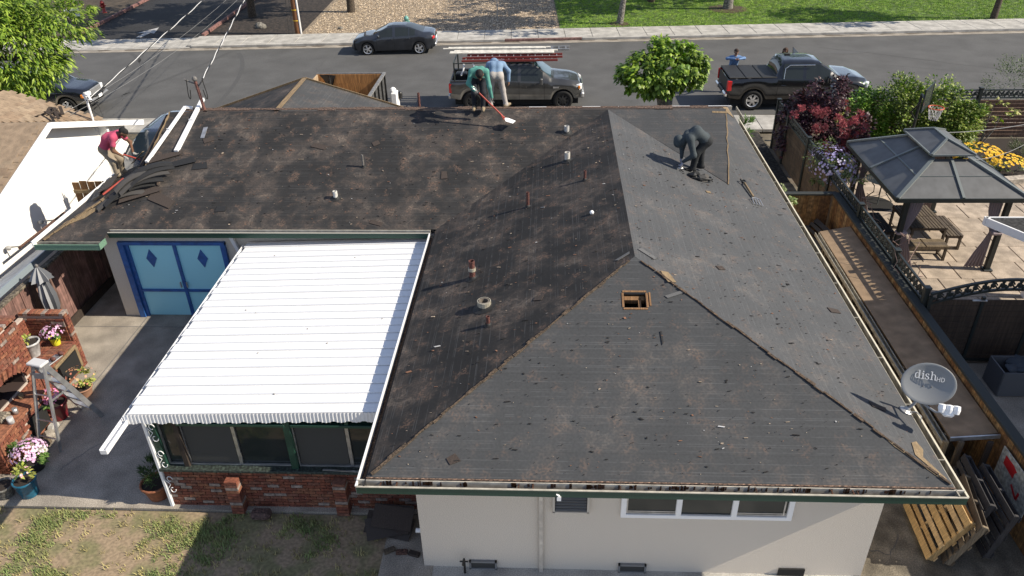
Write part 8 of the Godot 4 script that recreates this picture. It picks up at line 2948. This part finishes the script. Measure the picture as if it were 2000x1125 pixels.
func make_right_planting():
	rng.seed = 440
	var lf := leaf_mesh(0.11, 0.06)
	# purple smoke bush with pink plumes
	var o := thing("smoke_bush", "dark purple smoke bush with fluffy pink plumes beside the black pickup", "bush", Vector3(9.2, 0, -26.3))
	branches(o, "stem", Vector3.ZERO, [Vector3(-0.9, 1.6, 0.3), Vector3(0.2, 2.2, 0), Vector3(1.2, 1.5, 0.4), Vector3(0.4, 1.6, 0.8)], 0.07, M.bark)
	foliage(o, "foliage", [[Vector3(0.0, 1.25, 0), Vector3(1.25, 1.15, 1.0)], [Vector3(-0.8, 1.35, 0.2), Vector3(0.7, 0.6, 0.7)], [Vector3(0.25, 2.4, 0), Vector3(0.7, 0.85, 0.65)], [Vector3(-0.3, 1.9, 0.2), Vector3(0.8, 0.7, 0.7)], [Vector3(1.0, 1.1, 0.4), Vector3(0.8, 0.75, 0.7)], [Vector3(1.3, 0.6, 0.9), Vector3(0.8, 0.6, 0.6)]], 9500, leaf_mesh(0.13, 0.085), [Color(0.028, 0.011, 0.018), Color(0.09, 0.028, 0.042)], 0.1, 0.45)
	var xf := []
	var cl := []
	var tuft := MB.new()
	for k in 14:
		var d := Vector3(R(-1, 1), R(-1, 1), R(-1, 1)).normalized() * R(0.03, 0.06)
		var s := d.cross(Vector3(0.3, 1, 0.2)).normalized() * 0.004
		tuft.tri(Vector3.ZERO - s, s, d, Vector3.UP)
	for k in 46:
		var a := R(0, TAU)
		var c := Vector3(cos(a) * R(0.4, 1.35) + 0.2, R(0.7, 2.2), 0.35 + sin(a) * 0.75 + R(0, 0.35))
		var sz := R(0.1, 0.22)
		var tone := R(0.7, 1.15)
		for q in 60:
			xf.append(Transform3D(Basis.from_euler(Vector3(R(0, 6), R(0, 6), R(0, 6))).scaled(Vector3.ONE * R(0.8, 1.6)), c + Vector3(R(-1, 1), R(-1, 1), R(-1, 1)).normalized() * sz * sqrt(R())))
			cl.append(Color(0.4, 0.09, 0.105) * tone * R(0.8, 1.2))
	multi("plumes", tuft.mesh(), M.petal, xf, cl, o)
	foliage(o, "green_shoot", [[Vector3(0.55, 1.9, 0.6), Vector3(0.25, 0.3, 0.2)]], 60, lf, [Color(0.2, 0.26, 0.04), Color(0.28, 0.3, 0.06)])
	# clipped hedge behind the hoop
	var hb := [[11.2, 1.0, -27.4, 1.0, 1.15, 0.7], [12.3, 1.3, -27.2, 1.1, 1.3, 0.8], [13.5, 1.2, -27.2, 1.1, 1.35, 0.8], [14.2, 0.9, -26.9, 0.8, 1.0, 0.8]]
	for k in 4:
		var e: Array = hb[k]
		o = thing("hedge_shrub", ["bright green leafy shrub in the shade, right beside the smoke bush", "tall glossy shrub directly behind the basketball pole", "large sunlit green shrub right of the basketball net", "lower sunlit shrub at the right end of the hedge, beside the brown fence"][k], "shrub", Vector3(e[0], 0, e[2]), 0.0, "shrubs forming the hedge")
		branches(o, "stem", Vector3.ZERO, [Vector3(-0.3, e[1], 0.1), Vector3(0.3, e[1], -0.1)], 0.05, M.bark)
		foliage(o, "foliage", [[Vector3(0, e[1], 0), Vector3(e[3], e[4], e[5])], [Vector3(0.3, e[1] + 0.5, 0.2), Vector3(e[3] * 0.6, e[4] * 0.55, e[5] * 0.6)], [Vector3(-0.2, e[1] * 0.5, 0.4), Vector3(e[3] * 0.7, e[4] * 0.5, e[5] * 0.6)]], 5200, leaf_mesh(0.12, 0.07), [Color(0.075, 0.14, 0.014), Color(0.26, 0.31, 0.05)] if k else [Color(0.08, 0.19, 0.015), Color(0.22, 0.34, 0.035)], 0.1, 0.6)
	# flowering climber over the fence
	o = thing("flowering_climber", "lilac flowering climber spilling over the fence behind the gazebo", "climbing plant", Vector3(8.35, 0, -22.2))
	branches(o, "stem", Vector3.ZERO, [Vector3(-0.1, 1.5, -0.4), Vector3(0.2, 1.8, 0.4), Vector3(-0.25, 1.4, 0.2)], 0.04, M.bark)
	foliage(o, "foliage", [[Vector3(0.1, 1.55, -0.2), Vector3(0.65, 0.55, 0.95)], [Vector3(0.5, 1.5, 0.8), Vector3(0.6, 0.5, 0.6)], [Vector3(-0.2, 1.35, 0.3), Vector3(0.35, 0.4, 0.8)]], 1500, leaf_mesh(0.08, 0.035), [Color(0.06, 0.1, 0.02), Color(0.16, 0.2, 0.06)], 0.3, 0.3)
	var f := MB.new()
	for k in 5:
		var a := TAU * k / 5
		f.tri(Vector3.ZERO, Vector3(cos(a - 0.5), 0.2, sin(a - 0.5)) * 0.045, Vector3(cos(a + 0.5), 0.2, sin(a + 0.5)) * 0.045, Vector3.UP)
	xf = []
	cl = []
	for k in 300:
		var d := Vector3(R(-1, 0.8), R(-0.4, 1), R(-1, 1)).normalized()
		xf.append(Transform3D(frame_on(d, R(0, TAU)).scaled(Vector3.ONE * R(0.5, 1.1)), Vector3(0.1, 1.55, 0.1) + d * Vector3(0.62, 0.55, 1.15) * R(0.9, 1.1)))
		cl.append(Color(0.38, 0.32, 0.6).lerp(Color(0.7, 0.66, 0.8), R() * R()))
	multi("blossom", f.mesh(), M.petal, xf, cl, o)
	# dry creeper on the near fence panels
	o = thing("dry_creeper", "bare tangled vine stems on the fence openwork beside the gazebo curtain", "climbing plant", Vector3(8.15, 0, -17.5))
	var b := MB.new()
	for k in 34:
		var p := Vector3(R(-0.12, 0.35), R(1.0, 1.75), R(-2.2, 2.2))
		var pts := [p]
		for q in 5:
			p += Vector3(R(-0.14, 0.18), R(-0.2, 0.2), R(-0.2, 0.2))
			pts.append(p)
		b.tube(pts, 0.008, 4, false)
	put("stem", b, mk(Color(0.3, 0.2, 0.17), 0.9), o)
	# marigolds
	o = thing("marigold_bed", "mass of orange yellow marigolds in the bed below the back fence", "flowers", Vector3(14.9, 0.03, -25.6))
	foliage(o, "foliage", [[Vector3(-0.3, 0.3, -0.2), Vector3(1.0, 0.35, 0.7)], [Vector3(0.5, 0.25, 0.4), Vector3(0.8, 0.3, 0.5)]], 1100, leaf_mesh(0.08, 0.03), [Color(0.06, 0.12, 0.02), Color(0.14, 0.2, 0.04)], 0.0, 0.3)
	xf = []
	cl = []
	for k in 420:
		var t := R()
		var d := Vector3(R(-1, 1), R(0.1, 1), R(-1, 1)).normalized()
		var c := (Vector3(-0.35, 0.32, -0.25) + d * Vector3(1.0, 0.42, 0.75)) if t < 0.6 else (Vector3(0.4, 0.27, 0.4) + d * Vector3(0.7, 0.35, 0.5))
		xf.append(Transform3D(frame_on(Vector3(d.x * 0.5, 1, d.z * 0.5).normalized(), R(0, TAU)).scaled(Vector3.ONE * R(0.9, 1.5)), c))
		cl.append(Color(0.78, 0.4, 0.01).lerp(Color(0.82, 0.58, 0.03), R()))
	multi("blossom", f.mesh(), M.petal, xf, cl, o)
	# spindly young fig with yellow green leaves, and grey lavender
	o = thing("young_tree", "spindly young tree with sparse yellow green leaves before the brown fence", "young tree", Vector3(15.55, 0, -27.4))
	branches(o, "trunk", Vector3.ZERO, [Vector3(0, 1.0, 0), Vector3(0.1, 1.65, 0.0), Vector3(-0.55, 0.85, 0.1), Vector3(0.45, 1.2, 0), Vector3(0.3, 0.7, 0)], 0.03, M.bark_pale)
	foliage(o, "leaves", [[Vector3(0.15, 1.65, 0), Vector3(0.28, 0.18, 0.2)], [Vector3(-0.6, 0.82, 0.1), Vector3(0.22, 0.14, 0.15)], [Vector3(0.5, 1.2, 0), Vector3(0.3, 0.2, 0.2)], [Vector3(0.0, 1.0, 0), Vector3(0.22, 0.14, 0.18)], [Vector3(0.85, 1.4, 0), Vector3(0.2, 0.2, 0.2)]], 120, leaf_mesh(0.14, 0.09), [Color(0.3, 0.32, 0.06), Color(0.4, 0.38, 0.12)], 0.3, 0.2)
	o = thing("lavender", "grey green lavender clump at the right edge of the flower bed", "shrub", Vector3(16.6, 0.03, -26.6))
	foliage(o, "foliage", [[Vector3(0, 0.3, 0), Vector3(0.6, 0.35, 0.5)]], 700, leaf_mesh(0.2, 0.012), [Color(0.12, 0.15, 0.07), Color(0.22, 0.2, 0.16)], -0.9, 0.2)
	o = thing("street_shrub", "dark green conifer shrub beyond the fence at the right picture edge", "shrub", Vector3(17.4, 0, -29.6))
	foliage(o, "foliage", [[Vector3(0, 1.4, 0), Vector3(1.0, 1.5, 0.9)]], 3000, leaf_mesh(0.1, 0.03), [Color(0.03, 0.06, 0.015), Color(0.1, 0.14, 0.04)], 0.0, 0.6)
	# strip between house and fence
	o = thing("side_shrub", "bright green spiky plant beside the pavement at the end of the fence", "plant", Vector3(7.35, 0, -28.6))
	foliage(o, "foliage", [[Vector3(0, 0.3, 0), Vector3(0.45, 0.4, 0.4)]], 420, leaf_mesh(0.22, 0.03), [Color(0.06, 0.13, 0.02), Color(0.15, 0.25, 0.05)], -0.5, 0.2)
	o = thing("side_shrub", "pale green round leaved shrub peeping out between roof gutter and fence", "plant", Vector3(6.75, 0, -21.2))
	foliage(o, "foliage", [[Vector3(0, 1.1, 0.9), Vector3(0.3, 0.5, 0.9)], [Vector3(0, 0.5, 0.2), Vector3(0.4, 0.6, 1.2)]], 900, leaf_mesh(0.09, 0.06), [Color(0.2, 0.26, 0.1), Color(0.36, 0.4, 0.2)], 0.0, 0.5)
	for k in 8:
		var s := MB.new()
		s.ball(Vector3(R(6.3, 7.9), 0.04, R(-28.6, -25.2)), Vector3(R(0.1, 0.22), R(0.07, 0.14), R(0.1, 0.2)), 5, Basis(Vector3.UP, R(0, 3)))
		solo("white_stone", s, M.walk, "pale stone lying in the dark strip beside the fence", "stone", "pale stones beside the fence")

# ---- street side: trees, pole, signs -----------------------------------------
func make_far():
	rng.seed = 500
	# pollarded mulberry in the front garden
	var o := thing("mulberry_tree", "small round pollarded tree with big drooping leaves, growing before the front of the house", "tree", Vector3(4.1, 0, -27.6))
	var b := MB.new(true)
	b.tube([Vector3(0, -0.1, 0), Vector3(0, 0.7, 0), Vector3(0.02, 1.6, 0), Vector3(-0.05, 2.3, 0)], [0.32, 0.26, 0.27, 0.32], 12)
	put("trunk", b, M.bark_pale, o)
	branches(o, "limb", Vector3(0, 1.7, 0), [Vector3(-0.7, 2.4, 0.1), Vector3(0.6, 2.6, 0), Vector3(0, 2.7, 0.4), Vector3(-0.1, 2.5, -0.5)], 0.14, M.bark)
	foliage(o, "crown", [[Vector3(-0.85, 2.72, 0), Vector3(0.85, 0.66, 0.85)], [Vector3(0.35, 3.15, 0), Vector3(0.95, 0.75, 0.85)], [Vector3(-0.35, 2.75, 0.4), Vector3(0.95, 0.6, 0.65)], [Vector3(-0.2, 3.0, -0.3), Vector3(1.2, 0.85, 0.85)], [Vector3(0.75, 2.85, 0.1), Vector3(0.5, 0.6, 0.6)]], 7500, leaf_mesh(0.18, 0.12), [Color(0.07, 0.15, 0.012), Color(0.26, 0.36, 0.035)], 0.55, 0.6)
	# big leafy tree at the left
	o = thing("shade_tree", "big bright green leafy tree filling the upper left corner", "tree", Vector3(-21.9, 0, -28.4))
	b = MB.new(true)
	b.tube([Vector3(0, -0.1, 0), Vector3(0.1, 2, 0), Vector3(0.2, 4.0, 0.2)], [0.32, 0.25, 0.2], 10)
	put("trunk", b, M.bark, o)
	branches(o, "limb", Vector3(0.2, 3.4, 0.1), [Vector3(3.2, 3.0, 0.5), Vector3(3.0, 4.6, -0.8), Vector3(1.5, 5.4, 1.2), Vector3(-2, 4.8, 0), Vector3(2.0, 2.4, 1.6), Vector3(0.5, 5.5, -2)], 0.13, M.bark)
	foliage(o, "crown", [[Vector3(1.4, 3.7, 0.3), Vector3(2.5, 1.6, 2.0)], [Vector3(3.0, 4.5, -0.6), Vector3(1.7, 0.9, 1.3)], [Vector3(2.6, 3.3, 0.4), Vector3(1.3, 0.6, 1.2)], [Vector3(1.1, 2.55, 1.0), Vector3(1.6, 0.7, 1.2)], [Vector3(0, 5.2, 0), Vector3(3, 1.3, 2.2)], [Vector3(4.2, 5.0, -1.0), Vector3(0.9, 0.35, 0.6)], [Vector3(-1.5, 3.5, 0.6), Vector3(2.2, 1.6, 1.8)]], 21000, leaf_mesh(0.26, 0.075), [Color(0.07, 0.15, 0.01), Color(0.3, 0.4, 0.045)], 0.45, 0.5)
	# park trees: pale trunks in the picture, crowns above it
	var park := [["pale trunked tree on the park lawn, left of the two in view, at the pavement", Vector3(4.0, 0, -47.4), 0.17, 0.25], ["grey trunked tree in a bare soil ring on the park lawn", Vector3(11.0, 0, -51.0), 0.25, 0.1], ["slim dark trunked tree at the upper right corner of the park lawn", Vector3(25.6, 0, -47.6), 0.16, 0.1]]
	for e in park:
		o = thing("park_tree", e[0], "tree", e[1], 0.0, "trees on the park lawn")
		b = MB.new(true)
		b.tube([Vector3(0, -0.1, 0), Vector3(e[3] * 0.6, 1.2, 0), Vector3(e[3] * 1.4, 3.2, 0), Vector3(e[3] * 1.6, 4.5, 0.2)], [e[2] * 1.3, e[2], e[2] * 0.8, e[2] * 0.6], 10)
		put("trunk", b, M.bark_pale if e[2] > 0.165 else M.bark, o)
		branches(o, "limb", Vector3(e[3] * 1.5, 3.8, 0), [Vector3(-2, 6, 0.5), Vector3(2, 6.2, 0), Vector3(0.3, 7, 1.5), Vector3(0, 6.6, -1.5)], e[2] * 0.6, M.bark)
		foliage(o, "crown", [[Vector3(-1.2, 6.0, 0.3), Vector3(2.3, 1.5, 2.2)], [Vector3(1.3, 6.6, 0), Vector3(2.2, 1.5, 2.0)], [Vector3(0.2, 7.2, -0.5), Vector3(2.4, 1.4, 2.2)]], 2600, leaf_mesh(0.34, 0.2), [Color(0.05, 0.12, 0.015), Color(0.14, 0.22, 0.03)], 0.2, 0.4)
	b = MB.new()
	b.lathe(Vector3(11.0, 0.0, -51.0), [[0.0, 0.05], [1.1, 0.02], [1.35, -0.03]], 26)
	struct("bare_soil_ring", b, mk(Color(0.09, 0.055, 0.035), 0.95, "grain", 1.0))
	b = MB.new()
	b.lathe(Vector3(4.0, 0.0, -47.4), [[0.0, 0.04], [0.5, 0.02], [0.7, -0.03]], 26)
	struct("bare_soil_ring", b, mk(Color(0.09, 0.055, 0.035), 0.95, "grain", 1.0))
	# street trees whose crowns stand above the picture and shade the drive and the lot
	for e in [[Vector3(-13.0, 0, -51.5), 3.6, 0], [Vector3(-19.2, 0, -50.5), 3.5, 1], [Vector3(6.5, 0, -53.5), 4.0, 2], [Vector3(15.5, 0, -55.5), 4.2, 3], [Vector3(-33.5, 0, -54.0), 3.0, 4]]:
		o = thing("street_tree", ["shade tree beyond the dirt bed by the utility pole, its crown above the picture", "shade tree in the mulch bed right of the far drive, its crown above the picture", "shade tree on the park lawn behind the pale trunk, its crown above the picture", "shade tree behind the grey trunk on the park lawn, crown above the picture", "shade tree left of the number sign, its crown above the picture"][e[2]], "tree", e[0], 0.0, "shade trees across the street")
		b = MB.new(true)
		b.tube([Vector3(0, -0.1, 0), Vector3(0.1, 2.0, 0), Vector3(0.0, 4.6, 0)], [0.28, 0.22, 0.16], 9)
		put("trunk", b, M.bark, o)
		var r: float = e[1]
		branches(o, "limb", Vector3(0, 4.0, 0), [Vector3(-r * 0.6, 6, 0), Vector3(r * 0.6, 6.2, 0), Vector3(0, 6.8, r * 0.6), Vector3(0, 6.2, -r * 0.5)], 0.13, M.bark)
		foliage(o, "crown", [[Vector3(-r * 0.35, 6.2, r * 0.3), Vector3(r * 0.75, 1.5, r * 0.8)], [Vector3(r * 0.4, 6.6, 0.2), Vector3(r * 0.75, 1.6, r * 0.75)], [Vector3(0, 6.4, -r * 0.45), Vector3(r * 0.8, 1.4, r * 0.6)]] + ([[Vector3(2.6, 6.0, 5.8), Vector3(3.2, 1.1, 1.7)]] if e[2] == 1 else []) + ([[Vector3(-0.3, 6.2, 6.6), Vector3(2.9, 1.1, 3.0)]] if e[2] == 2 else []), 3600 if e[2] != 1 else 4200, leaf_mesh(0.36, 0.22), [Color(0.05, 0.12, 0.015), Color(0.14, 0.22, 0.03)], 0.2, 0.35)
	# utility pole and its cables
	o = thing("utility_pole", "brown wooden utility pole with yellow bands and a pale conduit across the street", "utility pole", Vector3(-14.85, 0, -45.75))
	b = MB.new(true)
	b.tube([Vector3(0, -0.2, 0), Vector3(0.05, 10.5, 0)], [0.17, 0.12], 12)
	put("pole", b, mk(Color(0.2, 0.085, 0.035), 0.9, "wood", 0.8), o)
	b = MB.new(true)
	b.tube([Vector3(0.2, -0.1, 0.06), Vector3(0.22, 9.0, 0.06)], 0.06, 8)
	put("conduit", b, mk(gray(0.6), 0.6), o)
	for y in [0.75, 1.35]:
		b = MB.new()
		b.lathe(Vector3(0.003, y, 0), [[0.172, 0.0], [0.18, 0.0], [0.18, 0.05], [0.172, 0.05]], 14)
		put("band", b, mk(Color(0.6, 0.4, 0.03), 0.6), o)
	b = MB.new()
	b.box(Vector3(0, 9.6, 0), Vector3(2.2, 0.12, 0.12))
	put("cross_arm", b, M.wood_old, o)
	b = MB.new()
	b.tube([Vector3(-0.5, -0.05, 0.2), Vector3(-0.02, 8.0, 0.0)], 0.012, 5)
	b.tube([Vector3(-0.24, -0.05, 0.3), Vector3(-0.02, 7.0, 0.0)], 0.012, 5)
	put("guy_wire", b, M.black, o)
	var top := Vector3(-14.8, 5.75, -45.7)
	twisted("black and white twisted cable from the neighbour's white mast to the utility pole", Vector3(-14.66, 3.33, -23.22), top, 0.12)
	twisted("black and white twisted cable from the pink mast on the ridge to the utility pole", Vector3(-9.42, 4.85, -20.33), top + Vector3(0, 0.15, 0), 0.1)
	cable("thin grey telephone cable, upper of two, crossing the street to the neighbour's roof", Vector3(-15.4, 3.0, -23.0), top + Vector3(0.2, -0.5, 0), 0.6, 0.005, mk(gray(0.22), 0.6))
	cable("thin grey telephone cable, lower of two, crossing the street to the neighbour's roof", Vector3(-15.2, 2.95, -23.0), top + Vector3(0.3, -0.7, 0), 0.75, 0.005, mk(gray(0.22), 0.6))
	# number sign, hydrants, thin post
	o = thing("number_sign", "white address sign reading 1140 across the street", "sign", Vector3(-30.2, 0, -49.2), 0.35)
	b = MB.new()
	b.cbox(Vector3(0, 0.62, 0), Vector3(0.86, 0.52, 0.05), 0.01)
	put("panel", b, mk(gray(0.72), 0.6), o)
	b = MB.new()
	for x in [-0.36, 0.36]: b.box(Vector3(x, 0.2, -0.05), Vector3(0.06, 0.5, 0.05))
	put("post", b, M.wood_dark, o)
	var t := TextMesh.new()
	var sf := SystemFont.new()
	sf.font_names = PackedStringArray(["Droid Sans"])
	t.font = sf
	t.text = "1140"
	t.font_size = 16
	t.pixel_size = 0.02
	t.depth = 0.01
	var l := put("lettering", t, M.black, o)
	l.position = Vector3(0, 0.65, 0.03)
	for e in [[Vector3(-29.8, 0, -52.2), Color(0.3, 0.03, 0.02), "dark red hydrant in the shade beside the far drive"], [Vector3(-8.55, 0, -46.6), Color(0.12, 0.3, 0.26), "teal green hydrant standing behind the grey saloon"]]:
		o = thing("hydrant", e[2], "hydrant", e[0])
		b = MB.new(true)
		b.lathe(Vector3.ZERO, [[0.16, 0.0], [0.16, 0.06], [0.11, 0.07], [0.11, 0.55], [0.15, 0.56], [0.15, 0.62], [0.12, 0.7], [0.05, 0.77], [0.0, 0.78]], 14)
		put("barrel", b, mk(e[1], 0.5), o)
		b = MB.new(true)
		for s in [-1.0, 1.0]: b.lathe(Vector3(s * 0.1, 0.45, 0), [[0.06, 0.0], [0.06, 0.09], [0.0, 0.1]], 10, Basis(Vector3.BACK, -s * PI / 2))
		b.lathe(Vector3(0, 0.42, 0.1), [[0.08, 0.0], [0.08, 0.08], [0.0, 0.09]], 10, Basis(Vector3.RIGHT, PI / 2))
		put("outlet_cap", b, mk(e[1], 0.5), o)
	b = MB.new(true)
	b.tube([Vector3(-3.3, -0.05, -48.5), Vector3(-3.3, 3.0, -48.5)], 0.03, 8)
	solo("sign_post", b, M.alu, "thin grey metal post standing in the wood chip lot", "post")
	for e in [[-17.6, -47.4, 0.35], [-17.9, -48.0, 0.25], [-12.6, -46.8, 0.16]]:
		b = MB.new(true)
		b.ball(Vector3(e[0], 0.05, e[1]), Vector3(e[2], e[2] * 0.6, e[2] * 0.8), 6)
		solo("boulder", b, M.bark_pale, ["larger pale boulder in the shaded mulch bed left of the pole", "smaller boulder behind the larger one in the mulch bed", "small pale stone in the chips right of the utility pole"][[-17.6, -17.9, -12.6].find(e[0])], "stone")

func _ready():
	make_view()
	make_materials()
	M.leather_grey = mk(Color(0.1, 0.09, 0.08), 0.7, "fine", 2.0)
	M.pipe_pink = mk(Color(0.36, 0.16, 0.13), 0.8, "strong", 3.0)
	rng.seed = 100
	make_ground()
	make_house()
	make_porch()
	make_awning()
	make_left()
	make_right()
	make_far()
	make_vehicles()
	make_roof_things()
	make_people()
